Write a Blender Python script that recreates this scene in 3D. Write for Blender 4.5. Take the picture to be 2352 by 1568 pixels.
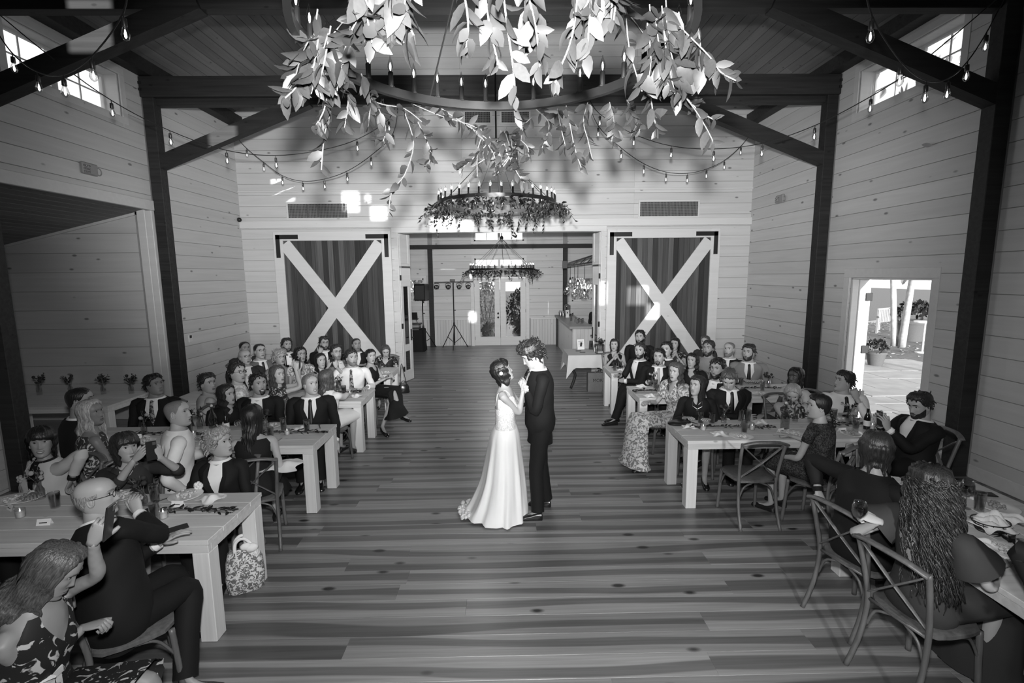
import bpy, bmesh, math, random
import numpy as np
from math import sin, cos, pi, radians as R, sqrt, atan2
from mathutils import Vector, Matrix, Euler
for o in list(bpy.data.objects): bpy.data.objects.remove(o)
SC = bpy.context.scene
COL = SC.collection
RNG = random.Random(7)
# ---------------------------------------------------------------- camera
PF = 1116.4; CAMZ = 2.45
YAW, PIT, ROLL = R(0.825), R(7.787), R(0.54)
_fw = Vector((sin(YAW)*cos(PIT), cos(YAW)*cos(PIT), -sin(PIT)))
_r0 = Vector((cos(YAW), -sin(YAW), 0)); _u0 = _r0.cross(_fw)
_rt = _r0*cos(ROLL)-_u0*sin(ROLL); _up = _u0*cos(ROLL)+_r0*sin(ROLL)
cd = bpy.data.cameras.new('camera'); cd.sensor_width = 36; cd.lens = PF/2352*36
cd.clip_start = .05; cd.clip_end = 300
cam = bpy.data.objects.new('camera', cd); COL.objects.link(cam)
cam.matrix_world = Matrix(((_rt.x, _up.x, -_fw.x, 0), (_rt.y, _up.y, -_fw.y, 0), (_rt.z, _up.z, -_fw.z, CAMZ), (0, 0, 0, 1)))
SC.camera = cam
def ray(x, y): return _fw+_rt*((x-1176)/PF)-_up*((y-784)/PF)
def atz(x, y, z): d = ray(x, y); return Vector((0, 0, CAMZ))+d*((z-CAMZ)/d.z)
def aty(x, y, Y): d = ray(x, y); return Vector((0, 0, CAMZ))+d*(Y/d.y)
def atx(x, y, X): d = ray(x, y); return Vector((0, 0, CAMZ))+d*(X/d.x)
# ---------------------------------------------------------------- world, sun, flash, exposure
W = bpy.data.worlds.new('world'); SC.world = W; W.use_nodes = True
bg = W.node_tree.nodes['Background']; bg.inputs[0].default_value = (1, 1, 1, 1); bg.inputs[1].default_value = 1.7
def lamp(kind, name, loc, energy, direction=None, **kw):
    l = bpy.data.lights.new(name, kind); l.energy = energy
    for k, v in kw.items(): setattr(l, k, v)
    o = bpy.data.objects.new(name, l); COL.objects.link(o); o.location = loc
    if direction: o.rotation_euler = Vector(direction).to_track_quat('-Z', 'Y').to_euler()
    return o
SUN = Vector((-.1, 1, -.12)).normalized()
lamp('SUN', 'sun', (0, -20, 12), 11.0, SUN, angle=R(.5))
FL = Vector((0, 1, -.03))
f1 = lamp('SPOT', 'flash_on_camera', (0, 0, 2.75), 3900, Vector((0, 1, .09)), spot_size=R(58), spot_blend=1.0, shadow_soft_size=.07); f1.scale = (1.8, 1, 1)
f2 = lamp('SPOT', 'flash_on_camera_spill', (0, 0, 2.75), 640, Vector((0, 1, -.42)), spot_size=R(100), spot_blend=1.0, shadow_soft_size=.07); f2.scale = (1.7, 1, 1)
lamp('SPOT', 'flash_on_stand', (1.9, -.35, 1.75), 420, Vector((-.22, 1, -.06)), spot_size=R(84), spot_blend=1.0, shadow_soft_size=.09)
vs = SC.view_settings
vs.view_transform = 'Standard'; vs.look = 'None'; vs.gamma = 1; vs.use_curve_mapping = False; vs.exposure = 0.1
# ---------------------------------------------------------------- materials
MATS = {}
def _new(name):
    m = bpy.data.materials.new(name); m.use_nodes = True
    nt = m.node_tree; b = nt.nodes['Principled BSDF']; MATS[name] = m
    return m, nt, b, nt.nodes.new, nt.links.new
def g3(v): return (v, v, v, 1)
def plain(name, v, rough=.6, spec=.4, metal=0, noise=.12, nscale=30, bump=0, sheen=0, bscale=None):
    m, nt, b, N, L = _new(name)
    b.inputs['Roughness'].default_value = rough; b.inputs['Specular IOR Level'].default_value = spec
    b.inputs['Metallic'].default_value = metal
    if sheen: b.inputs['Sheen Weight'].default_value = sheen
    tc = N('ShaderNodeTexCoord'); n = N('ShaderNodeTexNoise'); n.inputs['Scale'].default_value = nscale; n.inputs['Detail'].default_value = 3
    L(tc.outputs['Object'], n.inputs['Vector'])
    mr = N('ShaderNodeMapRange'); mr.inputs[3].default_value = v*(1-noise); mr.inputs[4].default_value = v*(1+noise)
    L(n.outputs[0], mr.inputs[0]); L(mr.outputs[0], b.inputs['Base Color'])
    if bump:
        n2 = N('ShaderNodeTexNoise'); n2.inputs['Scale'].default_value = bscale or nscale*2; L(tc.outputs['Object'], n2.inputs['Vector'])
        bp = N('ShaderNodeBump'); bp.inputs['Strength'].default_value = bump; bp.inputs['Distance'].default_value = .01
        L(n2.outputs[0], bp.inputs['Height']); L(bp.outputs[0], b.inputs['Normal'])
    return m
def wood(name, v, var=.15, grain=.25, axis=0, rough=.55, spec=.35, gscale=(1.2, 40, 40), knot=0., kscale=3., kv=.25, band=0., bandv=.5, kthr=.05):
    """board wood: per-object tone, grain along a local axis, knots, optional heartwood band"""
    m, nt, b, N, L = _new(name)
    b.inputs['Roughness'].default_value = rough; b.inputs['Specular IOR Level'].default_value = spec
    tc = N('ShaderNodeTexCoord'); oi = N('ShaderNodeObjectInfo')
    off = N('ShaderNodeVectorMath'); off.operation = 'ADD'
    ml = N('ShaderNodeMath'); ml.operation = 'MULTIPLY'; ml.inputs[1].default_value = 57.
    L(oi.outputs['Random'], ml.inputs[0]); L(tc.outputs['Object'], off.inputs[0]); L(ml.outputs[0], off.inputs[1])
    sc = [gscale[1]]*3; sc[axis] = gscale[0]
    mp = N('ShaderNodeMapping'); mp.inputs['Scale'].default_value = sc; L(off.outputs[0], mp.inputs[0])
    n = N('ShaderNodeTexNoise'); n.inputs['Scale'].default_value = 1; n.inputs['Detail'].default_value = 5; n.inputs['Distortion'].default_value = .6
    L(mp.outputs[0], n.inputs['Vector'])
    a = N('ShaderNodeMapRange'); a.inputs[1].default_value = .3; a.inputs[2].default_value = .7
    a.inputs[3].default_value = 1-grain; a.inputs[4].default_value = 1+grain*.5; L(n.outputs[0], a.inputs[0])
    t = N('ShaderNodeMapRange'); t.inputs[3].default_value = v*(1-var); t.inputs[4].default_value = v*(1+var); L(oi.outputs['Random'], t.inputs[0])
    mu = N('ShaderNodeMath'); mu.operation = 'MULTIPLY'; L(a.outputs[0], mu.inputs[0]); L(t.outputs[0], mu.inputs[1])
    out = mu.outputs[0]
    def mult(o1, o2):
        q = N('ShaderNodeMath'); q.operation = 'MULTIPLY'; L(o1, q.inputs[0]); L(o2, q.inputs[1]); return q.outputs[0]
    if band:
        sx = N('ShaderNodeSeparateXYZ'); L(tc.outputs['Object'], sx.inputs[0])
        s2 = [2.]*3; s2[axis] = .35
        m2 = N('ShaderNodeMapping'); m2.inputs['Scale'].default_value = s2; L(off.outputs[0], m2.inputs[0])
        n2 = N('ShaderNodeTexNoise'); n2.inputs['Scale'].default_value = 1; n2.inputs['Detail'].default_value = 1.5; L(m2.outputs[0], n2.inputs['Vector'])
        # distance from a wandering centre line across the board (local y), in metres
        c = N('ShaderNodeMapRange'); c.inputs[1].default_value = .25; c.inputs[2].default_value = .75; c.inputs[3].default_value = -.07; c.inputs[4].default_value = .07; L(n2.outputs[0], c.inputs[0])
        ro = N('ShaderNodeMapRange'); ro.inputs[3].default_value = -.05; ro.inputs[4].default_value = .05
        fr = N('ShaderNodeMath'); fr.operation = 'FRACT'; f2 = N('ShaderNodeMath'); f2.operation = 'MULTIPLY'; f2.inputs[1].default_value = 13.7
        L(oi.outputs['Random'], f2.inputs[0]); L(f2.outputs[0], fr.inputs[0]); L(fr.outputs[0], ro.inputs[0])
        s = N('ShaderNodeMath'); s.operation = 'SUBTRACT'; L(sx.outputs[1 if axis == 0 else 0], s.inputs[0]); L(c.outputs[0], s.inputs[1])
        s3 = N('ShaderNodeMath'); s3.operation = 'SUBTRACT'; L(s.outputs[0], s3.inputs[0]); L(ro.outputs[0], s3.inputs[1])
        ab = N('ShaderNodeMath'); ab.operation = 'ABSOLUTE'; L(s3.outputs[0], ab.inputs[0])
        e = N('ShaderNodeMapRange'); e.inputs[1].default_value = .036; e.inputs[2].default_value = .048; e.inputs[3].default_value = bandv; e.inputs[4].default_value = 1.0
        L(ab.outputs[0], e.inputs[0]); out = mult(out, e.outputs[0])
    if knot:
        s4 = [kscale*2.2]*3; s4[axis] = kscale
        m3 = N('ShaderNodeMapping'); m3.inputs['Scale'].default_value = s4; L(off.outputs[0], m3.inputs[0])
        vo = N('ShaderNodeTexVoronoi'); vo.inputs['Scale'].default_value = 1; L(m3.outputs[0], vo.inputs['Vector'])
        k = N('ShaderNodeMapRange'); k.inputs[1].default_value = kthr; k.inputs[2].default_value = kthr*2.0; k.inputs[3].default_value = 1-knot; k.inputs[4].default_value = 1.0
        L(vo.outputs['Distance'], k.inputs[0])
        out = mult(out, k.outputs[0])
    L(out, b.inputs['Base Color'])
    bp = N('ShaderNodeBump'); bp.inputs['Strength'].default_value = .15; bp.inputs['Distance'].default_value = .004
    L(n.outputs[0], bp.inputs['Height']); L(bp.outputs[0], b.inputs['Normal'])
    return m
def glassy(name, tint=.95, gloss=.06, rough=.02):
    m, nt, b, N, L = _new(name); nt.nodes.remove(b)
    t = N('ShaderNodeBsdfTransparent'); t.inputs[0].default_value = g3(tint)
    g = N('ShaderNodeBsdfGlossy'); g.inputs['Roughness'].default_value = rough; g.inputs[0].default_value = g3(.9)
    lw = N('ShaderNodeLayerWeight'); lw.inputs[0].default_value = .3
    mr = N('ShaderNodeMapRange'); mr.inputs[3].default_value = gloss; mr.inputs[4].default_value = .75; L(lw.outputs['Facing'], mr.inputs[0])
    mx = N('ShaderNodeMixShader'); L(mr.outputs[0], mx.inputs[0]); L(t.outputs[0], mx.inputs[1]); L(g.outputs[0], mx.inputs[2])
    L(mx.outputs[0], nt.nodes['Material Output'].inputs[0]); return m
def glow(name, strength):
    m, nt, b, N, L = _new(name)
    b.inputs['Base Color'].default_value = g3(.8); b.inputs['Emission Color'].default_value = g3(1); b.inputs['Emission Strength'].default_value = strength
    return m
def patterned(name, v0, v1, scale, thr=.5, soft=.04, rough=.7, detail=3, kind='noise', spec=.3):
    """two-tone print (flowers, lace)"""
    m, nt, b, N, L = _new(name); b.inputs['Roughness'].default_value = rough; b.inputs['Specular IOR Level'].default_value = spec
    tc = N('ShaderNodeTexCoord')
    if kind == 'noise':
        n = N('ShaderNodeTexNoise'); n.inputs['Scale'].default_value = scale; n.inputs['Detail'].default_value = detail; n.inputs['Distortion'].default_value = 1.5
        o = n.outputs[0]
    else:
        n = N('ShaderNodeTexVoronoi'); n.inputs['Scale'].default_value = scale; n.feature = 'DISTANCE_TO_EDGE' if kind == 'lace' else 'F1'
        o = n.outputs['Distance']
    L(tc.outputs['Object'], n.inputs['Vector'])
    r = N('ShaderNodeMapRange'); r.inputs[1].default_value = thr-soft; r.inputs[2].default_value = thr+soft; r.inputs[3].default_value = v0; r.inputs[4].default_value = v1
    L(o, r.inputs[0]); L(r.outputs[0], b.inputs['Base Color']); return m
wood('white_board', .54, .05, .07, 0, .5, .35, (.8, 14, 14), .65, 2.1, kthr=.055)
wood('trim_white', .60, .03, .05, 0, .45, .4, (.8, 14, 14), .35, 1.5, kthr=.035)
wood('ceiling_board', .17, .13, .15, 0, .6, .25, (.8, 20, 20), .5, 3.5, kthr=.06)
wood('dark_timber', .026, .25, .4, 0, .6, .3, (.9, 22, 22), .6, 3., kthr=.06)
wood('floor_board', .235, .22, .25, 0, .36, .5, (1.1, 45, 45), .9, 1.9, band=1, bandv=.48, kthr=.065)
wood('barn_plank', .07, .6, .35, 2, .7, .25, (1., 45, 45))
wood('table_wood', .56, .08, .14, 0, .5, .4, (1., 30, 30), .45, 3.2, kthr=.05)
wood('leg_wood', .62, .06, .1, 2, .5, .4, (1., 30, 30), .3, 2., kthr=.04)
wood('chair_wood', .11, .2, .3, 2, .4, .5, (2., 40, 40))
wood('bar_wood', .30, .15, .2, 0, .45, .4, (1., 30, 30))
plain('shadow_gap', .1, .9, .1)
plain('wall_core', .3, .9, .1)
plain('black_metal', .008, .45, .5, noise=.2)
plain('black_plastic', .014, .35, .5)
plain('grey_metal', .35, .3, .6, metal=.9)
plain('white_plastic', .62, .35, .5, noise=.04)
plain('grey_plastic', .25, .4, .5)
plain('cloth_white', .72, .85, .2, noise=.05, nscale=8)
plain('cloth_dim', .52, .85, .2, noise=.06, nscale=6)
plain('paper', .75, .7, .3, noise=.03)
plain('ink', .03, .8, .1)
plain('ceramic', .75, .2, .5, noise=.03)
plain('wax', .85, .5, .4, noise=.03)
plain('mesh_dark', .05, .8, .2)
plain('leaf', .022, .55, .35, noise=.35, nscale=9)
plain('leaf_dark', .012, .5, .4, noise=.4, nscale=9)
plain('stem', .10, .7, .3)
plain('flower_dark', .035, .8, .2, noise=.4, nscale=60)
plain('flower_mid', .3, .8, .2, noise=.3, nscale=60)
plain('food', .22, .6, .4, noise=.7, nscale=60)
plain('food_pale', .5, .6, .4, noise=.5, nscale=70)
plain('wine', .01, .1, .6)
plain('water', .5, .15, .6)
plain('kraft', .14, .8, .2)
plain('stone', .3, .9, .2, noise=.3, nscale=3, bump=.3)
plain('grass', .12, .9, .2, noise=.5, nscale=12)
plain('bark', .32, .9, .2, noise=.5, nscale=9)
plain('pot', .09, .8, .2)
plain('outdoor_leaf', .3, .6, .3, noise=.5, nscale=4)
plain('siding', .6, .7, .2)
glassy('pane', .97, .03); glassy('drink_glass', .80, .10); glassy('bulb_glass', .9, .08); glassy('dark_bottle', .1, .08); glassy('clear_bottle', .75, .1)
glow('filament', 5.); glow('flame', 2.2); glow('pendant_glow', 14.)
M = MATS
# ---------------------------------------------------------------- mesh builder
class MB:
    def __init__(s): s.v = []; s.f = []; s.m = []
    def add(s, vs, fs, mi=0):
        b = len(s.v); s.v.extend([tuple(p) for p in vs]); s.f.extend([tuple(i+b for i in f) for f in fs]); s.m.extend([mi]*len(fs)); return s
    def box(s, x0, x1, y0, y1, z0, z1, mi=0, mat=None):
        P = [(x, y, z) for z in (z0, z1) for y in (y0, y1) for x in (x0, x1)]
        if mat is not None: P = [mat @ Vector(p) for p in P]
        return s.add(P, [(0, 2, 3, 1), (4, 5, 7, 6), (0, 1, 5, 4), (2, 6, 7, 3), (0, 4, 6, 2), (1, 3, 7, 5)], mi)
    def cbox(s, x0, x1, y0, y1, z0, z1, c=.004, mi=0):
        """box with chamfered edges all round (24 verts)"""
        vs = []; X = (x0, x1); Y = (y0, y1); Z = (z0, z1); idx = {}
        for i in (0, 1):
            for j in (0, 1):
                for k in (0, 1):
                    sx, sy, sz = (1-2*i)*c, (1-2*j)*c, (1-2*k)*c
                    for a, d in enumerate(((0, sy, sz), (sx, 0, sz), (sx, sy, 0))):
                        idx[i, j, k, a] = len(vs); vs.append((X[i]+d[0], Y[j]+d[1], Z[k]+d[2]))
        f = []
        for a in range(3):
            o1, o2 = [q for q in range(3) if q != a]
            for e in (0, 1):
                q = []
                for u, w in ((0, 0), (1, 0), (1, 1), (0, 1)):
                    t = [0, 0, 0]; t[a] = e; t[o1] = u; t[o2] = w; q.append(idx[t[0], t[1], t[2], a])
                flip = (e == 1) ^ (a == 1)
                f.append(tuple(q) if flip else tuple(reversed(q)))
        for a in range(3):
            o1, o2 = [q for q in range(3) if q != a]
            for u in (0, 1):
                for w in (0, 1):
                    t0 = [0, 0, 0]; t0[o1] = u; t0[o2] = w; t1 = list(t0); t1[a] = 1
                    f.append((idx[(*t0, o1)], idx[(*t0, o2)], idx[(*t1, o2)], idx[(*t1, o1)]))
        for i in (0, 1):
            for j in (0, 1):
                for k in (0, 1): f.append((idx[i, j, k, 0], idx[i, j, k, 1], idx[i, j, k, 2]))
        return s.add(vs, f, mi)
    def bar(s, p0, p1, w, h, up=(0, 0, 1), mi=0):
        p0 = Vector(p0); p1 = Vector(p1); d = (p1-p0).normalized(); u = Vector(up)
        if abs(d.dot(u)) > .98: u = Vector((0, 1, 0))
        r = d.cross(u).normalized(); u = r.cross(d)
        P = [q+r*(a*w/2)+u*(b*h/2) for q in (p0, p1) for a, b in ((-1, -1), (1, -1), (1, 1), (-1, 1))]
        return s.add(P, [(0, 1, 2, 3), (7, 6, 5, 4), (0, 4, 5, 1), (1, 5, 6, 2), (2, 6, 7, 3), (3, 7, 4, 0)], mi)
    def loft(s, rings, cap=True, mi=0, closed=True):
        n = len(rings[0]); vs = [p for r in rings for p in r]; f = []
        for i in range(len(rings)-1):
            for j in range(n if closed else n-1):
                k = (j+1) % n; f.append((i*n+j, i*n+k, (i+1)*n+k, (i+1)*n+j))
        if cap:
            f.append(tuple(reversed(range(n)))); f.append(tuple(range((len(rings)-1)*n, len(rings)*n)))
        return s.add(vs, f, mi)
    def tube(s, pts, rad, n=8, cap=True, mi=0, flat=1., up=None, closed=False):
        pts = [Vector(p) for p in pts]; k = len(pts)
        if not hasattr(rad, '__len__'): rad = [rad]*k
        rings = []; prev = None
        for i, p in enumerate(pts):
            if closed: d = pts[(i+1) % k]-pts[i-1]
            else: d = pts[min(i+1, k-1)]-pts[max(i-1, 0)]
            if d.length < 1e-9: d = Vector((0, 0, 1))
            d.normalize()
            if prev is None:
                u = Vector(up) if up else (Vector((0, 0, 1)) if abs(d.z) < .9 else Vector((0, 1, 0)))
            else: u = prev
            r = d.cross(u); r.normalize(); u = r.cross(d); prev = u
            rings.append([p+r*(cos(2*pi*j/n)*rad[i])+u*(sin(2*pi*j/n)*rad[i]*flat) for j in range(n)])
        if closed:
            rings.append(rings[0]); return s.loft(rings, False, mi)
        return s.loft(rings, cap, mi)
    def lathe(s, prof, n=16, c=(0, 0, 0), mi=0, cap=True, sx=1, sy=1):
        rings = [[(c[0]+r*cos(2*pi*j/n)*sx, c[1]+r*sin(2*pi*j/n)*sy, c[2]+z) for j in range(n)] for r, z in prof]
        return s.loft(rings, cap, mi)
    def sphere(s, c, r, n=10, m=6, mi=0, mat=None):
        if not hasattr(r, '__len__'): r = (r, r, r)
        rings = []
        for i in range(m+1):
            t = -pi/2+pi*i/m; q = max(cos(t), .02)
            ring = [Vector((r[0]*q*cos(2*pi*j/n), r[1]*q*sin(2*pi*j/n), r[2]*sin(t))) for j in range(n)]
            if mat is not None: ring = [mat @ p for p in ring]
            rings.append([(p[0]+c[0], p[1]+c[1], p[2]+c[2]) for p in ring])
        return s.loft(rings, True, mi)
    def prism(s, poly, z0, z1, mi=0, mat=None):
        n = len(poly); P = [Vector((x, y, z)) for z in (z0, z1) for x, y in poly]
        if mat is not None: P = [mat @ p for p in P]
        return s.add(P, [tuple(reversed(range(n))), tuple(range(n, 2*n))]+[(i, (i+1) % n, n+(i+1) % n, n+i) for i in range(n)], mi)
    def mesh(s, name, mats, smooth=None):
        me = bpy.data.meshes.new(name); me.from_pydata(s.v, [], s.f)
        for m in (mats if isinstance(mats, (list, tuple)) else [mats]): me.materials.append(M[m] if isinstance(m, str) else m)
        if any(s.m): me.polygons.foreach_set('material_index', s.m)
        if smooth is True: me.polygons.foreach_set('use_smooth', [True]*len(me.polygons))
        me.update()
        if smooth not in (None, True):
            me.polygons.foreach_set('use_smooth', [True]*len(me.polygons)); me.set_sharp_from_angle(angle=R(smooth))
        return me
    def build(s, name, mats, parent=None, smooth=None, loc=None, rot=None):
        return inst(name, s.mesh(name, mats, smooth), parent, loc, rot)
def inst(name, me, parent=None, loc=None, rot=None):
    o = bpy.data.objects.new(name, me); COL.objects.link(o)
    if parent: o.parent = parent
    if loc is not None: o.location = loc
    if rot is not None: o.rotation_euler = rot
    return o
def tag(o, label=None, cat=None, group=None, kind=None):
    if label: o['label'] = label
    if cat: o['category'] = cat
    if group: o['group'] = group
    if kind: o['kind'] = kind
    return o
def thing(name, label, cat, loc=(0, 0, 0), rz=0, group=None):
    o = bpy.data.objects.new(name, None); COL.objects.link(o); o.empty_display_size = .1
    o.location = loc; o.rotation_euler = (0, 0, rz); return tag(o, label, cat, group)
def struct(o): return tag(o, kind='structure')
def copy_tree(o, parent=None):
    c = o.copy(); COL.objects.link(c); c.parent = parent
    for ch in o.children: copy_tree(ch, c)
    return c
def smoothpath(pts, sub=6):
    P = [Vector(p) for p in pts]; out = []
    for i in range(len(P)-1):
        a, b, c, d = P[max(i-1, 0)], P[i], P[i+1], P[min(i+2, len(P)-1)]
        for k in range(sub):
            t = k/sub; out.append(.5*((2*b)+(c-a)*t+(2*a-5*b+4*c-d)*t*t+(3*b-a-3*c+d)*t**3))
    return out+[P[-1]]
_bc = {}
def board_mesh(l, w, t, mat, c=.004):
    k = (round(l, 2), round(w, 3), round(t, 3), mat)
    if k not in _bc: _bc[k] = MB().cbox(-k[0]/2, k[0]/2, -k[1]/2, k[1]/2, 0, t, c).mesh('board', mat)
    return _bc[k]
def subtract(rect, holes):
    """rectangle (a0,a1,b0,b1) minus holes -> list of rectangles"""
    out = [rect]
    for h in holes:
        nx = []
        for a0, a1, b0, b1 in out:
            if h[0] >= a1-1e-4 or h[1] <= a0+1e-4 or h[2] >= b1-1e-4 or h[3] <= b0+1e-4: nx.append((a0, a1, b0, b1)); continue
            if h[0] > a0: nx.append((a0, h[0], b0, b1))
            if h[1] < a1: nx.append((h[1], a1, b0, b1))
            m0, m1 = max(a0, h[0]), min(a1, h[1])
            if h[2] > b0: nx.append((m0, m1, b0, h[2]))
            if h[3] < b1: nx.append((m0, m1, h[3], b1))
        out = nx
    return [r for r in out if r[1]-r[0] > .02 and r[3]-r[2] > .015]
def wall(name, frame, a0, a1, z0, z1, holes, thick=.12, boards=None, mat='white_board', bh=.235, bt=.022, zoff=0., xlim=None, solid=None):
    """frame maps (a, depth, z) to the world; depth>0 goes into the room. boards: list of (a0,a1,z0,z1) ranges to board up"""
    mb = MB()
    for p in (solid or subtract((a0, a1, z0, z1), holes)):
        P = [frame(a, d, z) for z in (p[2], p[3]) for d in (-thick, 0) for a in (p[0], p[1])]
        mb.add(P, [(0, 2, 3, 1), (4, 5, 7, 6), (0, 1, 5, 4), (2, 6, 7, 3), (0, 4, 6, 2), (1, 3, 7, 5)])
    w = struct(mb.build(name, 'wall_core'))
    o, ex, ez = frame(0, 0, 0), frame(1, 0, 0)-frame(0, 0, 0), frame(0, 0, 1)-frame(0, 0, 0)
    ey = ez.cross(ex)          # local y of board = up ; local z = out of wall
    nrm = frame(0, 1, 0)-frame(0, 0, 0)
    rot = Matrix((ex, ez, ex.cross(ez))).transposed() if ex.cross(ez).dot(nrm) > 0 else Matrix((-ex, ez, (-ex).cross(ez))).transposed()
    rot = rot.to_euler()
    for (b0, b1, y0, y1) in (boards if boards is not None else [(a0, a1, z0, z1)]):
        k = math.floor((y0-zoff)/bh)
        while zoff+k*bh < y1-.01:
            zz0, zz1 = max(y0, zoff+k*bh), min(y1, zoff+(k+1)*bh)
            c0, c1 = b0, b1
            if xlim: lo, hi = xlim(zz0); c0, c1 = max(b0, lo), min(b1, hi)
            if c1-c0 > .1:
                for q in subtract((c0, c1, zz0, zz1), holes):
                    inst('board', board_mesh(q[1]-q[0]-.002, q[3]-q[2]-.005, bt, mat), w, frame((q[0]+q[1])/2, 0, (q[2]+q[3])/2), rot)
            k += 1
    return w
# ================================================================ the room
XL, XR, YB, YF, ZT = -5.83, 5.56, 11.1, -2.5, 5.9
XC = (XL+XR)/2; SL = .66; ZR = ZT+SL*(XR-XC)
YW = 16.9                                    # far wall of the second room
fl = lambda a, d, z: Vector((XL+d, a, z)); fr = lambda a, d, z: Vector((XR-d, a, z))
fb = lambda a, d, z: Vector((a, YB-d, z)); ff = lambda a, d, z: Vector((a, YF+d, z)); fw_ = lambda a, d, z: Vector((a, YW-d, z))
WH = (6.19, 7.93, 4.90, 5.52)
floor = struct(MB().box(XL-.3, XR+.3, YF, YW+.2, -.12, -.022).box(-9.5, XL-.3, 4.8, 8.6, -.12, 0).build('floor', 'floor_board'))
def planks():
    y = 1.9; k = 0; rg = random.Random(3)
    while y < YW:
        x = XL+rg.uniform(-2.4, 0)
        lo, hi = (XL, XR) if y < YB+.2 else (-4.2, 3.6)
        while x < hi:
            l = round(rg.choice((2.1, 2.6, 3.1, 3.6)), 2)
            a, b = max(x, lo), min(x+l, hi)
            if b-a > .15:
                inst('plank', board_mesh(b-a-.002, .189, .022, 'floor_board', .0015), floor, ((a+b)/2, y+.095, -.022))
            x += l
        y += .1905; k += 1
planks()
# left wall, alcove opening and clerestory window
wall_left = wall('wall_left', fl, YF, YB, 0, ZT, [(5.66, 8.36, -.1, 3.6), WH], .28, [(8.54, YB, 0, ZT), (5.66, 8.36, 3.66, ZT), (2.0, 5.48, 0, ZT)], zoff=.04)
wall_right = wall('wall_right', fr, YF, YB, 0, ZT, [(6.26, 7.76, -.1, 2.36), WH], .28, [(8.54, YB, 0, ZT), (5.66, 8.36, 0, ZT), (2.0, 5.48, 0, ZT)], zoff=.07)
gx = lambda z: ((XL, XR) if z < ZT else (XL+(z-ZT)/SL, XR-(z-ZT)/SL))
OP = (-2.38, 2.2, -.1, 3.42)
sol = subtract((XL-.3, XR+.3, 0, ZT), [OP])
z = ZT
while z < ZR-.3: sol.append((gx(z+.1)[0]-.3, gx(z+.1)[1]+.3, z, z+.2)); z += .2
wall_back = wall('wall_back', fb, XL, XR, 0, ZR, [OP], .22, [(XL, XC, 0, 3.5), (XC, XR, 0, 3.5), (XL, XR, 3.5, 3.6), (XL, -.9, 3.68, ZR), (-.9, 2.9, 3.68, ZR), (2.9, XR, 3.68, ZR)], solid=sol, xlim=lambda z: gx(max(z-.25, 0)))
# ceiling slopes with boards running along the room
def ceiling(name, sx):
    n = Vector((0, 0, 1))
    x0, x1 = (XL, XC) if sx < 0 else (XR, XC)
    d = Vector((x1-x0, 0, ZR-ZT)); ln = d.length; d.normalize()
    nr = Vector((-d.z, 0, d.x)) if sx > 0 else Vector((d.z, 0, -d.x))
    if nr.z > 0: nr = -nr
    e = -d*.5
    P = [Vector((x0, y, ZT))+q+nr*t for t in (-.2, -.02) for y in (YF, YB+.3) for q in (e, d*(ln+.05))]
    c = struct(MB().add(P, [(0, 2, 3, 1), (4, 5, 7, 6), (0, 1, 5, 4), (2, 6, 7, 3), (0, 4, 6, 2), (1, 3, 7, 5)]).build(name, 'shadow_gap'))
    ex = Vector((0, 1, 0)); ey = d; ez = ex.cross(ey)
    if ez.dot(nr) < 0: ex = -ex; ez = ex.cross(ey)
    rot = Matrix((ex, ey, ez)).transposed().to_euler(); rg = random.Random(5)
    s = .0; w = .15
    while s < ln-.05:
        y = 2.2+rg.uniform(-1.5, 0)
        while y < YB:
            l = rg.choice((3.1, 4.2, 5.0)); a, b = max(y, 2.2), min(y+l, YB+.05)
            if b-a > .1: inst('ceiling_board', board_mesh(b-a-.003, w-.004, .02, 'ceiling_board', .004), c, Vector((x0, (a+b)/2, ZT))+d*(s+w/2)-nr*.02, rot)
            y += l
        s += w
    return c
ceiling('ceiling_left_slope', -1); ceiling('ceiling_right_slope', 1)
# gable wall behind the camera, with unseen openings added to cast the sun patches
def front_wall():
    holes = []
    def spot(X, Y, Z, w, h):
        t = (YF-Y)/SUN.y; x, zz = X+SUN.x*t, Z+SUN.z*t
        holes.append((x-w/2, x+w/2, zz-h/2, zz+h/2))
    spot(-3.36, YB, 4.08, .36, .42); spot(-2.98, YB, 4.15, .1, .16); spot(-2.76, YB, 3.83, .34, .3)
    spot(-1.35, YB, 3.58, .52, .34); spot(-.85, YB, 3.55, .3, .2)
    spot(-4.55, 8.36, 4.72, .46, .55); spot(-1.12, YW, 2.42, .2, .3); spot(-1.12, YW, 1.02, .22, .34)
    spot(3.0, YB, 1.95, .45, .42); spot(3.34, YB, 1.6, .28, .34); spot(2.2, YB+.2, 2.0, .14, .5)
    rects = subtract((XL-.3, XR+.3, 0, ZT), holes); z = ZT
    while z < ZR:
        zz = min(z+.2, ZR); lo, hi = gx(z)
        rects += subtract((lo-.3, hi+.3, z, zz), holes); z = zz
    w = wall('wall_front', ff, XL, XR, 0, ZR, [], .12, [], solid=rects)
front_wall()
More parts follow.
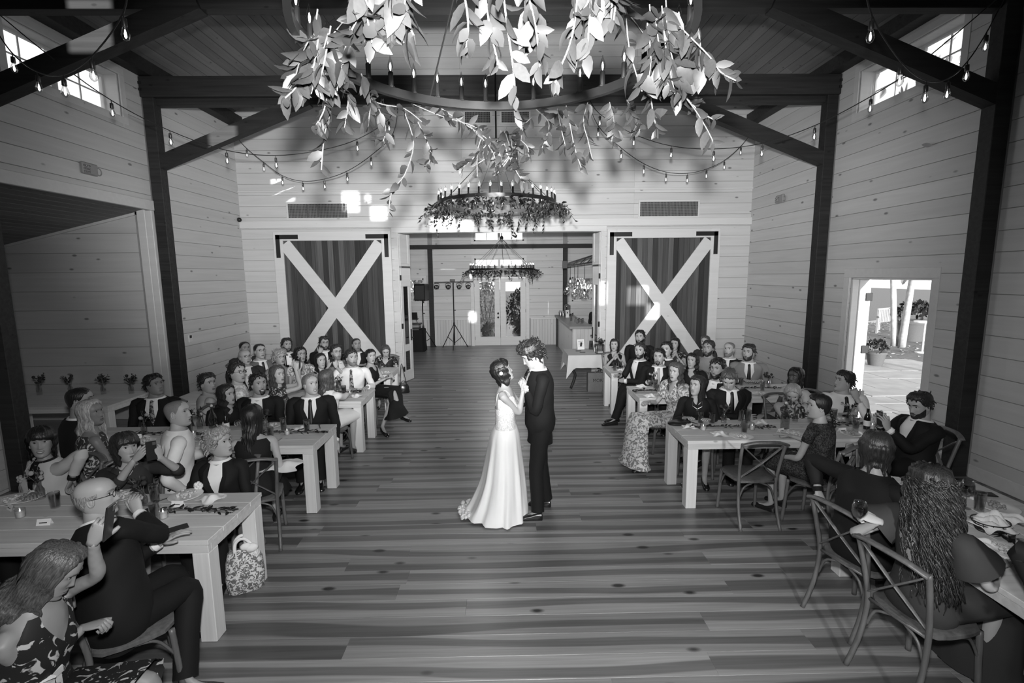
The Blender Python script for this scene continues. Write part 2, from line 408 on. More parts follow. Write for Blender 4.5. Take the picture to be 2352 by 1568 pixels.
# posts, trusses
def timber(name, label, loc=(0, 0, 0), cat='truss'): return thing(name, label, cat, loc)
for k, (ty, where) in enumerate(((5.48, 'by the open side door'), (8.36, 'nearer the barn doors'))):
    T = thing('timber_truss', 'dark timber truss frame with two posts and knee braces '+where, 'truss', (XC, ty, 0), group=None)
    hx = XR-XC
    for s in (-1, 1):
        MB().cbox(-.09, .09, 0, .17, 0, 5.62, .006).build('post', 'dark_timber', T, loc=(s*(hx-.125), 0, 0))
        a = Vector((s*(hx-.16), .085, 4.32)); b = Vector((s*3.02, .085, 5.3))
        MB().bar(a, b, .16, .2).build('knee_brace', 'dark_timber', T)
        for q in range(2): MB().box(s*(hx-.05)-.02, s*(hx-.05)+.02, -.052, -.04, 5.42+.1*q, 5.46+.1*q).build('bolt', 'black_metal', T)
    MB().cbox(-hx+.03, hx-.03, -.04, .06, 5.33, 5.64, .006).build('tie_beam', 'dark_timber', T)
    MB().cbox(-hx+.05, hx-.05, .06, .2, 5.23, 5.6, .006).build('tie_beam', 'dark_timber', T)
for s, nm in ((-1, 'left'), (1, 'right')):
    x = XL if s < 0 else XR
    p = tag(MB().cbox(min(x-s*.03, x-s*.24), max(x-s*.03, x-s*.24), YF, YB, 5.65, 5.86, .006).build('wall_plate', 'dark_timber'), 'long dark timber plate running along the top of the '+('wall over the alcove' if s < 0 else 'wall over the open side door'), 'beam')
# alcove behind the left wall
AW = 8.42
wa = lambda a, d, z: Vector((a, AW-d, z))
wall('wall_alcove_back', wa, -9.4, XL, 0, 3.75, [], .1, [(-9.3, -6.06, 0, 3.62)], bh=.32)
wc = struct(MB().cbox(-6.06, -5.92, AW-.1, AW, 0, 3.6, .01).cbox(-5.92, -5.81, AW-.1, AW, 0, 3.56, .006).build('trim_1', 'trim_white'))
struct(MB().box(-9.5, -9.4, 4.8, 8.6, 0, 3.2).box(-9.5, XL-.28, 4.7, 4.8, 0, 3.7).build('wall_alcove_side', 'white_board'))
ca = MB().add([(-9.5, 4.8, 2.77), (-5.84, 4.8, 3.62), (-5.84, 8.6, 3.62), (-9.5, 8.6, 2.77), (-9.5, 4.8, 2.87), (-5.84, 4.8, 3.72), (-5.84, 8.6, 3.72), (-9.5, 8.6, 2.87)], [(0, 3, 2, 1), (4, 5, 6, 7), (0, 1, 5, 4), (2, 3, 7, 6), (0, 4, 7, 3), (1, 2, 6, 5)]).build('ceiling_alcove', 'shadow_gap')
struct(ca)
for i in range(24):
    x = -5.98-.148*i; zc = 3.62+(x+5.84)*(.85/3.66)
    inst('ceiling_board', board_mesh(3.2, .144, .02, 'ceiling_board'), ca, (x, 6.9, zc-.001), Euler((pi, 0, pi/2), 'XYZ') if 0 else Matrix(((0, cos(.2285), -sin(.2285)), (1, 0, 0), (0, sin(.2285), -cos(.2285)))).to_euler())
tr = MB().bar((-9.3, AW-.04, 2.80), (-6.0, AW-.04, 3.56), .04, .08).build('trim_2', 'trim_white'); struct(tr)
# header and trims
struct(MB().cbox(XL-.02, XL+.05, 5.62, 8.5, 3.56, 3.72, .006).build('trim_3', 'trim_white'))
struct(MB().cbox(XL, XR, YB-.075, YB, 3.52, 3.68, .006).build('trim_4', 'trim_white'))
struct(MB().cbox(XL, XR, YB-.05, YB, 4.29, 4.33, .004).build('trim_5', 'trim_white'))
struct(MB().cbox(-2.5, 2.3, YB-.06, YB, 3.4, 3.52, .006).cbox(-2.38, 2.2, YB, YB+.22, 3.40, 3.44, .004).build('trim_6', 'trim_white'))
for nm, x0, x1 in (('trim_7', -2.46, -2.36), ('trim_8', 2.18, 2.28)):
    struct(MB().cbox(x0, x1, YB-.02, YB+.24, 0, 3.42, .006).build(nm, 'trim_white'))
for nm, x in (('trim_9', XL+.012), ('trim_10', XR-.012)):
    struct(MB().cbox(x-.012, x+.012, 8.54, YB, 0, .14, .003).build(nm.replace('trim', 'trim'), 'trim_white'))
struct(MB().cbox(XR-.03, XR, 2.0, 5.48, 0, .16, .004).cbox(XR-.03, XR, 5.66, 6.15, 0, .16, .004).build('trim_11', 'trim_white'))
# clerestory windows
def clerestory(n, s, X):
    """two sashes with muntins, casing and deep reveal"""
    y0, y1, z0, z1 = WH; f = (lambda a, d, z: Vector((X-s*d, a, z)))
    w = struct(bpy.data.objects.new('window_%d' % n, None)); COL.objects.link(w)
    def bx(m, a0, a1, d0, d1, c0, c1):
        p, q = f(a0, d0, c0), f(a1, d1, c1); m.cbox(min(p.x, q.x), max(p.x, q.x), a0, a1, c0, c1, .004)
    m = MB(); t = .1
    bx(m, y0-t, y1+t, 0, .03, z1, z1+t); bx(m, y0-t, y1+t, 0, .03, z0-t, z0); bx(m, y0-t, y0, 0, .03, z0, z1); bx(m, y1, y1+t, 0, .03, z0, z1)
    m.build('casing', 'trim_white', w)
    m = MB(); e = .02
    bx(m, y0+.001, y0+e, -.28, 0, z0+.001, z1-.001); bx(m, y1-e, y1-.001, -.28, 0, z0+.001, z1-.001); bx(m, y0+e, y1-e, -.28, 0, z0+.001, z0+e); bx(m, y0+e, y1-e, -.28, 0, z1-e, z1-.001)
    m.build('reveal', 'trim_white', w)
    for k in (0, 1):
        a, b = (y0, (y0+y1)/2) if k == 0 else ((y0+y1)/2, y1)
        m = MB(); q = .05
        bx(m, a, b, -.25, -.2, z0, z0+q); bx(m, a, b, -.25, -.2, z1-q, z1); bx(m, a, a+q, -.25, -.2, z0+q, z1-q); bx(m, b-q, b, -.25, -.2, z0+q, z1-q)
        sh = m.build('sash', 'trim_white', w)
        m = MB(); c = (a+b)/2; zc = (z0+z1)/2
        bx(m, c-.009, c+.009, -.235, -.215, z0+q, z1-q); bx(m, a+q, b-q, -.235, -.215, zc-.009, zc+.009)
        m.build('muntin', 'trim_white', sh)
        for (a0, a1) in ((a+q, c), (c, b-q)):
            for (c0, c1) in ((z0+q, zc), (zc, z1-q)):
                p = f(0, -.226, 0).x
                MB().box(p-.002, p+.002, a0, a1, c0, c1).build('pane', 'pane', sh)
    return w
clerestory(1, -1, XL); clerestory(2, 1, XR)
# sliding barn doors
def barn_door(n, x0, x1, lab):
    d = thing('door_%d' % n, lab, 'barn door', ((x0+x1)/2, YB-.075, .03)); d['kind'] = 'structure'
    w = (x1-x0)/2; h = 3.41; s = .21
    nb = 18; pw = (2*w-2*s)/nb
    for i in range(nb):
        a = -w+s+pw*i
        MB().cbox(-pw/2+.001, pw/2-.001, -.018, 0, -h/2+.1, h/2-.1, .003).build('plank', 'barn_plank', d, loc=(a+pw/2, 0, h/2))
    MB().cbox(-w, -w+s, -.05, 0, 0, h, .005).build('stile', 'trim_white', d); MB().cbox(w-s, w, -.05, 0, 0, h, .005).build('stile', 'trim_white', d)
    MB().cbox(-w+s, w-s, -.05, 0, h-.2, h, .005).build('rail', 'trim_white', d); MB().cbox(-w+s, w-s, -.05, 0, 0, .24, .005).build('rail', 'trim_white', d)
    for q in (-1, 1):
        a = Vector((q*(w-s-.03), -.03, h-.26)); b = Vector((-q*(w-s-.03), -.03, .3))
        MB().bar(a, b, .034 if q < 0 else .030, .27, up=(0, 1, 0) if 0 else (0, 0, 1)).build('cross_brace', 'trim_white', d)
        MB().box(-.045, .045, -.008, 0, -.5, 0).box(-.045 if q < 0 else -.45, .45 if q < 0 else .045, -.008, 0, -.095, 0).build('corner_bracket', 'black_plastic', d, loc=(q*(w-.1), -.05, h-.07))
    return d
barn_door(1, -5.08, -2.5, 'white framed barn door with dark plank panel behind the table seating a man in a striped tie')
barn_door(2, 2.3, 4.83, 'white framed barn door with dark plank panel beside the cloth-covered gift table')
# glazed leaves folded back in the opening
def leaf_door(n, xa, xb, lab):
    d = thing('door_%d' % n, lab, 'door', (xa, YB+.02, .01)); d['kind'] = 'structure'
    v = Vector((xb-xa, .42, 0)); L_ = v.length; d.rotation_euler = (0, 0, atan2(v.y, v.x))
    MB().cbox(0, L_, -.02, .02, 0, .25, .004).cbox(0, L_, -.02, .02, 2.2, 2.62, .004).cbox(0, .1, -.02, .02, .25, 2.2, .004).cbox(L_-.12, L_, -.02, .02, .25, 2.2, .004).cbox(.1, L_-.12, -.02, .02, .7, .86, .004).build('frame', 'trim_white', d)
    MB().box(.1, L_-.12, -.004, .004, .25, .7).box(.1, L_-.12, -.004, .004, .86, 2.2).build('glass', 'dark_bottle', d)
    MB().cbox(0, L_, -.03, .03, 2.66, 2.72, .004).cbox(0, .08, -.03, .03, 2.72, 3.38, .004).cbox(L_-.1, L_, -.03, .03, 2.72, 3.38, .004).cbox(.08, L_-.1, -.012, .012, 2.72, 3.38, .004).build('transom_panel', 'white_board', d)
    s = 1 if xa < 0 else -1
    MB().tube([(L_-.06, -s*.02, 1.0), (L_-.06, -s*.07, 1.0), (L_-.16, -s*.07, 1.0)], .012, 8).box(L_-.085, L_-.035, -s*.02-.008, -s*.02+.008, .93, 1.2).build('lever', 'black_metal', d)
    for zz in (.3, 1.3, 2.4): MB().cbox(-.01, .03, -.03, .03, -.06, .06, .004).build('hinge', 'black_metal', d, loc=(0, 0, zz))
leaf_door(3, -2.36, -2.22, 'narrow white door leaf with dark glass folded back beside the speaker'); leaf_door(4, 2.18, 2.1, 'narrow white door leaf folded back beside the bar counter')
# side door opening on the right wall
def side_door():
    f = lambda y0, y1, d0, d1, z0, z1, m: m.cbox(XR-d1, XR-d0, y0, y1, z0, z1, .004)
    m = MB(); f(6.14, 6.26, 0, .03, 0, 2.36, m); f(7.77, 7.90, 0, .03, 0, 2.36, m); f(6.14, 7.90, 0, .03, 2.36, 2.5, m); f(6.262, 6.29, -.28, 0, 0, 2.34, m); f(6.262, 7.758, -.28, 0, 2.33, 2.358, m)
    struct(m.build('trim_12', 'trim_white'))
    d = thing('door_5', 'white hinged door leaf swung open to the stone patio', 'door', (XR, 7.74, 0)); d['kind'] = 'structure'
    MB().cbox(0, .10, -.02, .03, .01, 2.35, .005).cbox(.12, .27, -.01, .04, .01, 2.35, .005).build('jamb', 'trim_white', d)
    MB().cbox(.31, .355, .05, .78, .02, 2.33, .005).build('leaf', 'trim_white', d)
    for z_ in (.45, 1.2, 2.05): MB().cbox(-.055, .055, -.03, -.018, -.065, .065, .006).build('hinge', 'black_metal', d, loc=(.28, .0, z_))
side_door()
# wall fittings
def grille(x0, x1, z0, z1, lab, split=()):
    g = thing('vent_grille', lab, 'vent', ((x0+x1)/2, YB-.022, (z0+z1)/2)); w, h = (x1-x0)/2, (z1-z0)/2
    MB().box(-w, w, -.006, 0, -h, h).build('backing', 'mesh_dark', g)
    MB().cbox(-w-.04, w+.04, -.02, 0, h, h+.04, .003).cbox(-w-.04, w+.04, -.02, 0, -h-.04, -h, .003).cbox(-w-.04, -w, -.02, 0, -h, h, .003).cbox(w, w+.04, -.02, 0, -h, h, .003).build('frame', 'trim_white', g)
    m = MB(); n = int(2*w/.032); k = int(2*h/.032)
    for i in range(1, n): m.box(-w+2*w*i/n-.0035, -w+2*w*i/n+.0035, -.012, -.008, -h, h)
    for i in range(1, k): m.box(-w, w, -.012, -.008, -h+2*h*i/k-.0035, -h+2*h*i/k+.0035)
    m.build('wire_grid', 'grey_plastic', g)
    for s in split: MB().box(-w+2*w*s-.014, -w+2*w*s+.014, -.014, -.006, -h, h).build('divider', 'grey_metal', g)
grille(-4.74, -3.45, 3.74, 4.04, 'wide wire vent grille above the barn door behind the striped-tie table', (.33, .5)); grille(3.04, 4.33, 3.72, 4.03, 'wide wire vent grille above the barn door beside the gift table', (.5,))
grille(-.81, -.27, 5.72, 5.94, 'small vent grille high on the gable, next to the chandelier rod', ()); grille(-.02, .57, 5.72, 5.94, 'small vent grille high on the gable over the bar side', ())
def emergency(loc, rz, lab):
    e = thing('emergency_light', lab, 'emergency light', loc, rz)
    MB().cbox(-.13, .13, -.05, 0, -.08, .08, .012).build('housing', 'grey_plastic', e)
    for sx in (-1,): 
        m = MB()
        for i in range(4):
            for j in range(3): m.sphere((-.11+.03*i, -.055, -.05+.04*j), .013, 6, 4)
        m.build('lamp_cluster', 'grey_metal', e, True)
    MB().tube([(.16+.045*cos(t), -.03, -.01+.05*sin(t)) for t in np.linspace(0, 2*pi, 14)[:-1]], .008, 6, closed=True).build('lamp_ring', 'grey_plastic', e, True)
p = atx(197, 388, XL); emergency((XL+.02, p.y, p.z), pi/2, 'grey emergency light on the wall above the alcove opening')
p = atx(1797, 457, XR); emergency((XR-.02, p.y, p.z), -pi/2, 'grey emergency light on the wall between timber post and barn doors')
p = atx(433, 776, XL); t = thing('thermostat', 'small white thermostat with dark screen beside the timber post', 'thermostat', (XL+.022, p.y, p.z), pi/2)
MB().cbox(-.05, .05, -.02, 0, -.08, .06, .005).build('case', 'white_plastic', t); MB().box(-.03, .03, -.023, -.02, 0, .05).build('screen', 'black_plastic', t)
p = atx(1857, 772, XR); t = thing('wall_switch', 'small dark switch plate beside the timber post', 'switch', (XR-.022, p.y, p.z), -pi/2)
MB().cbox(-.04, .04, -.012, 0, -.06, .06, .004).build('plate', 'black_plastic', t); MB().cbox(-.012, .012, -.02, -.012, -.03, .03, .003).build('toggle', 'grey_plastic', t)
t = thing('security_camera', 'small round black camera in the corner at the header end', 'camera', (XL+.05, YB-.12, 3.7))
MB().sphere((0, 0, 0), .05, 10, 8).build('dome', 'black_plastic', t, True); MB().bar((0, 0, 0), (-.03, .08, .0), .03, .03).build('bracket', 'black_plastic', t)
# ---------------------------------------------------------------- second room
FO = [(-1.05, .74, -.1, 2.36), (-1.02, .68, 2.72, 3.02), (-1.02, .68, 3.6, 4.3), (-3.62, -2.78, 1.52, 2.36), (2.34, 3.14, 1.52, 2.36)]
wall_far = wall('wall_far', fw_, -6.1, 5.8, 0, 4.6, FO, .15, [(-4.4, -2.6, .95, 4.4), (-2.45, 2.02, .95, 4.4), (2.17, 4.0, .95, 4.4)], zoff=.1)
for a, b in ((-4.4, -2.6), (-2.45, -1.2), (.9, 2.02), (2.17, 3.6)):
    x = a
    while x < b-.02:
        w_ = min(.1, b-x); o = inst('wainscot_board', board_mesh(.9, w_-.004, .02, 'white_board'), wall_far, fw_(x+w_/2, 0, .47), Matrix(((0, 1, 0), (0, 0, -1), (-1, 0, 0))).to_euler()); x += w_
struct(MB().cbox(-4.4, -1.2, YW-.05, YW, .92, .98, .004).cbox(.9, 3.6, YW-.05, YW, .92, .98, .004).build('trim_13', 'trim_white'))
struct(MB().box(-6.2, -6.0, YB, YW+.2, 0, 4.6).build('wall_far_left', 'white_board')); struct(MB().box(5.7, 5.9, YB, YW+.2, 0, 4.6).build('wall_far_right', 'white_board'))
struct(MB().box(-6.2, 5.9, YB+.1, YW+.2, 4.4, 4.6).build('ceiling_second_room', 'ceiling_board'))
struct(MB().cbox(-4.4, 4.0, YW-.3, YW-.15, 3.62, 3.9, .01).build('trim_14', 'ceiling_board')) if 0 else None
T = thing('post_and_beam', 'dark timber posts and cross beam against the far wall around the glass doors', 'timber frame', (0, YW-.16, 0))
MB().cbox(-4.4, 4.0, 0, .14, 3.34, 3.48, .005).build('beam', 'dark_timber', T)
for x in (-2.52, 2.09): MB().cbox(x-.075, x+.075, 0, .15, 0, 3.34, .005).build('post', 'dark_timber', T)
def casement(n, hole, panes, lab, Y=YW, fr_=.05):
    x0, x1, z0, z1 = hole
    w = thing('window_%d' % n, lab, 'window', (0, 0, 0)); w['kind'] = 'structure'; z0 = max(z0, 0)
    MB().cbox(x0-.1, x1+.1, Y-.03, Y-.0, z1, z1+.1, .004).cbox(x0-.1, x1+.1, Y-.04, Y, z0-.1, z0, .004).cbox(x0-.1, x0, Y-.03, Y, z0, z1, .004).cbox(x1, x1+.1, Y-.03, Y, z0, z1, .004).build('casing', 'trim_white', w)
    m = MB(); m.box(x0, x1, Y+.05, Y+.1, z0, z0+fr_).box(x0, x1, Y+.05, Y+.1, z1-fr_, z1).box(x0, x0+fr_, Y+.05, Y+.1, z0, z1).box(x1-fr_, x1, Y+.05, Y+.1, z0, z1)
    m.build('sash', 'trim_white', w)
    nx, nz = panes
    for i in range(1, nx):
        x = x0+(x1-x0)*i/nx; ww = .045 if (nx == 4 and i == 2) else .01; MB().box(x-ww, x+ww, Y+.06, Y+.09, z0, z1).build('muntin', 'trim_white', w)
    for i in range(1, nz): zz = z0+(z1-z0)*i/nz; MB().box(x0, x1, Y+.06, Y+.09, zz-.014, zz+.014).build('muntin', 'trim_white', w)
    for i in range(nx):
        for j in range(nz): MB().box(x0+(x1-x0)*i/nx, x0+(x1-x0)*(i+1)/nx, Y+.073, Y+.077, z0+(z1-z0)*j/nz, z0+(z1-z0)*(j+1)/nz).build('pane', 'pane', w)
casement(3, FO[1], (4, 1), 'wide transom window over the far glass doors'); casement(4, FO[2], (4, 1), 'high window above the dark cross beam')
casement(5, FO[3], (2, 2), 'small sash window behind the loudspeaker'); casement(6, FO[4], (2, 2), 'small sash window behind the bar pendants')
struct(MB().cbox(-1.17, -1.05, YW-.03, YW, 0, 2.72, .004).cbox(.74, .86, YW-.03, YW, 0, 2.72, .004).cbox(-1.05, .74, YW-.02, YW+.1, 2.36, 2.72, .004).build('trim_15', 'trim_white'))
for n, (a, b, hx_) in enumerate(((-1.05, -.16, -1), (-.15, .74, 1))):
    d = thing('door_%d' % (6+n), ('glass door leaf with round lock knobs, under the transom' if n == 0 else 'glass door leaf without knobs, under the transom'), 'glass door', (a, YW+.05, .01)); d['kind'] = 'structure'
    w_ = b-a; q = .15 if 1 else 0
    MB().cbox(0, w_, -.02, .02, 0, .3, .004).cbox(0, w_, -.02, .02, 2.2, 2.34, .004).cbox(0, q+.04, -.02, .02, .3, 2.2, .004).cbox(w_-q-.04, w_, -.02, .02, .3, 2.2, .004).build('frame', 'trim_white', d)
    MB().box(q+.04, w_-q-.04, -.003, .003, .3, 2.2).build('glass', 'pane', d)
    if n == 0:
        for z_ in (.98, 1.12): MB().lathe([(.02, 0), (.035, .02), (.035, .05), (.015, .06)], 10).build('knob', 'black_metal', d, True, (w_-.07, -.02, z_), (pi/2, 0, 0))
    for z_ in (.25, 1.2, 2.1): MB().box(-.012, .012, -.03, -.02, -.06, .06).build('hinge', 'black_metal', d, loc=(0 if hx_ < 0 else w_, 0, z_))
# ================================================================ foliage helpers
def leaf_mesh(name, mat, l=1., w=.42, bend=.25, fold=.12):
    """pointed oval leaf along +x, folded on its midrib and arched"""
    m = MB(); xs = (0, .18, .45, .75, 1.); ws = (.0, .36, .5, .34, 0.)
    vs = []
    for x, q in zip(xs, ws):
        z = -bend*x*x
        vs += [(x*l, 0, z*l)] if q == 0 else [(x*l, -q*w*l, (z+fold*q)*l), (x*l, 0, z*l), (x*l, q*w*l, (z+fold*q)*l)]
    f = [(0, 1, 2), (0, 2, 3)]
    for k in (1, 4): f += [(k, k+3, k+4, k+1), (k+1, k+4, k+5, k+2)]
    f += [(7, 10, 8), (8, 10, 9)]
    return m.add(vs, f).mesh(name, mat, True)
LEAF = {q: [leaf_mesh('leaf', q, 1, .5, .2, .1), leaf_mesh('leaf', q, 1, .56, .35, .2), leaf_mesh('leaf', q, 1, .44, .05, .05)] for q in ('leaf', 'leaf_dark', 'outdoor_leaf')}
LV = {q: [([v.co.copy() for v in me.vertices], [tuple(p.vertices) for p in me.polygons]) for me in LEAF[q]] for q in LEAF}
def sprig(path, n, size, rg, droop=.5, jit=.3):
    """leaf transforms (matrix, scale) alternating along a stem path"""
    out = []; P = [Vector(p) for p in path]; k = len(P)-1
    for i in range(n):
        t = (i+.6)/n*k; a = min(int(t), k-1); q = P[a].lerp(P[a+1], t-a); d = (P[a+1]-P[a]).normalized()
        s = size*rg.uniform(.65, 1.2)*(1 if i < n-2 else .7)
        ang = rg.uniform(0, 2*pi)
        sd = d.orthogonal().normalized(); sd = Matrix.Rotation(ang, 3, d) @ sd
        v = (d*rg.uniform(.3, .9)+sd*rg.uniform(.6, 1.1)+Vector((0, 0, -droop*rg.random()))).normalized()
        zz = v.orthogonal().normalized(); zz = Matrix.Rotation(rg.uniform(0, 2*pi), 3, v) @ zz; yy = zz.cross(v)
        mt = Matrix((v, yy, zz)).transposed().to_4x4()*1.
        mt = Matrix.Translation(q) @ mt @ Matrix.Scale(s, 4)
        out.append((mt, s))
    return out
def foliage(parent, tr, mat, rg, name='leaf', limit=300, joined='foliage', kind=True):
    """largest leaves as parts, the rest as one part of kind stuff"""
    tr = sorted(tr, key=lambda q: -q[1])
    for mt, s in tr[:limit]:
        o = inst(name, LEAF[mat][rg.randrange(3)], parent); o.matrix_local = mt
    if len(tr) > limit:
        m = MB()
        for mt, s in tr[limit:]:
            vs, f = LV[mat][rg.randrange(3)]; m.add([mt @ v for v in vs], f)
        o = m.build(joined, mat, parent, True); o['kind'] = 'stuff'
# ================================================================ chandeliers
def chandelier(c, lab, Rr=.88, n=36, top=6.6, glow_='flame', watt=0):
    c = Vector(c); t = thing('chandelier', lab, 'chandelier', c)
    pr = [(Rr-.016, 0), (Rr+.016, 0), (Rr+.016, .048), (Rr-.016, .048)]
    k = 72; m = MB(); rings = [[(r*cos(a), r*sin(a), z) for r, z in pr] for a in [2*pi*i/k for i in range(k)]]; rings.append(rings[0]); m.loft(rings, False)
    m.build('ring', 'black_metal', t, 40)
    sock = MB().lathe([(.022, 0), (.022, .008), (.015, .012), (.015, .085), (.011, .09)], 8).mesh('candle_socket', 'black_metal', 40)
    bulb = MB().lathe([(.006, 0), (.013, .012), (.017, .03), (.014, .05), (.006, .072), (.001, .09)], 8).mesh('bulb', 'bulb_glass', True)
    fil = MB().lathe([(.002, .004), (.006, .02), (.0065, .034), (.002, .052)], 6).mesh('filament', glow_, True)
    for i in range(n):
        a = 2*pi*(i+.5)/n
        s = inst('candle_socket', sock, t, (Rr*cos(a), Rr*sin(a), .045)); b = inst('bulb', bulb, s, (0, 0, .088)); inst('filament', fil, s, (0, 0, .088))
    hub = Vector((0, 0, .86))
    for i in range(7):
        a = 2*pi*(i+.3)/7; MB().tube([(Rr*cos(a), Rr*sin(a), .05), hub], .005, 6).build('suspension_rod', 'black_metal', t)
    MB().lathe([(.02, .82), (.045, .84), (.045, .9), (.012, .94), (.012, top-c.z)], 8).build('hanging_rod', 'black_metal', t, 40)
    if watt: lo = lamp('POINT', 'chandelier_lamp', (0, 0, .15), watt, shadow_soft_size=.5); lo.parent = t
    return t
rg = random.Random(11)
ch1 = chandelier((-.03, 2.42, 3.5), 'leaf-draped candle chandelier hanging over the nearest tables, its big pale leaves trailing', top=8.5)
tr = []; st = MB()
def px_sprig(pts, n, size, par=ch1, droop=.5):
    P = smoothpath([aty(*p)-par.location for p in pts], 4)
    tr.extend(sprig(P, int(n*1.2), size*1.1, rg, droop)); st.tube(P, .0035, 5)
# sprays: left mass, near arc, far arc, right mass
for _ in range(7): x = rg.uniform(690, 800); px_sprig([(x+20, rg.uniform(20, 90), 2.3), (x, rg.uniform(110, 170), 2.35), (x-rg.uniform(-20, 60), rg.uniform(170, 235), 2.45)], 12, .095)
for pts in ([(735, 130, 2.5), (760, 240, 2.7), (745, 310, 2.75), (738, 390, 2.8)], [(790, 150, 2.6), (800, 230, 2.8), (790, 300, 2.85)], [(830, 170, 2.7), (850, 230, 2.9), (845, 290, 3.0)], [(690, 170, 2.4), (680, 200, 2.4), (655, 225, 2.4)], [(760, 180, 2.6), (745, 250, 2.6), (725, 290, 2.6)]): px_sprig(pts, 15, .085)
for _ in range(7): x = rg.uniform(790, 980); px_sprig([(x+10, -50, 1.75), (x, rg.uniform(-10, 30), 1.8), (x-rg.uniform(-30, 40), rg.uniform(60, 125), 1.85)], 9, .105)
for pts in ([(1150, -60, 1.7), (1165, 60, 1.75), (1180, 170, 1.8), (1185, 270, 1.85)], [(1060, -50, 1.7), (1075, 50, 1.75), (1070, 115, 1.8)], [(1110, -40, 1.8), (1125, 60, 1.85), (1145, 150, 1.9)], [(1215, -40, 1.8), (1225, 40, 1.85), (1235, 90, 1.9)], [(1330, -50, 1.8), (1315, 80, 1.85), (1285, 160, 1.9), (1275, 190, 1.9)], [(1360, -40, 1.8), (1352, 70, 1.85), (1348, 145, 1.9)], [(1200, -60, 1.7), (1230, 60, 1.75), (1240, 155, 1.8)]): px_sprig(pts, 11, .08)
for _ in range(6): x = rg.uniform(1290, 1430); px_sprig([(x, -60, 1.8), (x+5, -10, 1.85), (x-rg.uniform(-20, 20), rg.uniform(20, 75), 1.9)], 10, .09)
for _ in range(9): x = rg.uniform(1430, 1600); px_sprig([(x, rg.uniform(-20, 60), 2.3), (x+10, rg.uniform(90, 140), 2.35), (x+rg.uniform(-20, 50), rg.uniform(160, 240), 2.45)], 12, .1)
for pts in ([(1560, 60, 2.3), (1630, 130, 2.3), (1655, 165, 2.3), (1690, 185, 2.3)], [(1520, 170, 2.5), (1580, 230, 2.6), (1620, 290, 2.7), (1640, 330, 2.75)], [(1490, 180, 2.6), (1500, 260, 2.7), (1510, 300, 2.75)], [(1550, 190, 2.6), (1600, 250, 2.7), (1640, 275, 2.7)]): px_sprig(pts, 14, .09)
for pts in ([(840, 225, 3.1), (880, 240, 3.2), (930, 250, 3.25), (975, 285, 3.3)], [(940, 235, 3.25), (1010, 265, 3.3), (1075, 285, 3.3), (1110, 300, 3.3)], [(1000, 240, 3.3), (1060, 280, 3.3), (1120, 320, 3.3), (1140, 350, 3.3)], [(930, 260, 3.25), (950, 330, 3.3), (930, 400, 3.3), (900, 440, 3.3), (893, 490, 3.3)], [(960, 280, 3.3), (990, 350, 3.3), (980, 380, 3.3)], [(1080, 290, 3.3), (1130, 345, 3.3), (1140, 390, 3.3)], [(1150, 300, 3.3), (1165, 350, 3.3), (1190, 400, 3.3), (1205, 420, 3.3)], [(1120, 330, 3.3), (1080, 370, 3.3), (1055, 390, 3.3)], [(1180, 310, 3.3), (1210, 335, 3.3), (1215, 360, 3.3)], [(1220, 270, 3.3), (1195, 300, 3.3), (1185, 345, 3.3)],
            [(1230, 250, 3.3), (1260, 280, 3.3), (1255, 315, 3.3), (1245, 340, 3.3)], [(1300, 240, 3.25), (1310, 290, 3.3), (1320, 340, 3.3), (1335, 385, 3.3)], [(1350, 235, 3.2), (1340, 280, 3.25), (1350, 320, 3.25), (1360, 365, 3.3)], [(1280, 250, 3.3), (1290, 300, 3.3), (1300, 340, 3.3)], [(1400, 235, 3.1), (1410, 280, 3.2), (1405, 325, 3.2)], [(1440, 230, 3.0), (1460, 270, 3.1), (1470, 300, 3.1)], [(870, 250, 3.1), (885, 290, 3.2), (880, 325, 3.2)]): px_sprig(pts, 17, .075, droop=.3)
for _ in range(8): x = rg.uniform(1100, 1210); px_sprig([(x, rg.uniform(290, 320), 3.3), (x+rg.uniform(-15, 15), rg.uniform(330, 360), 3.3), (x+rg.uniform(-30, 30), rg.uniform(370, 410), 3.3)], 11, .06, droop=.3)
foliage(ch1, tr, 'leaf', rg); st.build('stems', 'stem', ch1).__setitem__('kind', 'stuff')
def ring_green(ch, n, rg, size, down, out, mat='leaf_dark', Rr=.88):
    tr = []; st = MB()
    for i in range(n):
        a = 2*pi*i/n+rg.uniform(-.1, .1); r0 = Rr+rg.uniform(-.06, .06)
        e = rg.uniform(-.5, .5); o = rg.uniform(-.1, out)
        dn = down*rg.uniform(.25, 1)*(1.4 if rg.random() < .12 else .8)
        P = smoothpath([(r0*cos(a), r0*sin(a), .0), ((r0+o*.6)*cos(a+e*.15), (r0+o*.6)*sin(a+e*.15), -dn*.35), ((r0+o)*cos(a+e*.3), (r0+o)*sin(a+e*.3), -dn)], 3)
        tr += sprig(P, rg.randint(8, 12), size, rg, .4); st.tube(P, .003, 4)
    foliage(ch, tr, mat, rg, limit=0); o = st.build('stems', 'stem', ch); o['kind'] = 'stuff'
ch2 = chandelier((-.1, 7.62, 3.5), 'candle chandelier ringed with dark greenery in front of the gable wall', top=8.5, watt=85)
ring_green(ch2, 95, rg, .075, .36, .28)
ch3 = chandelier((-.06, 13.6, 2.585), 'small distant candle chandelier before the glass doors', top=4.4, n=30, watt=80)
ring_green(ch3, 70, rg, .075, .34, .24)
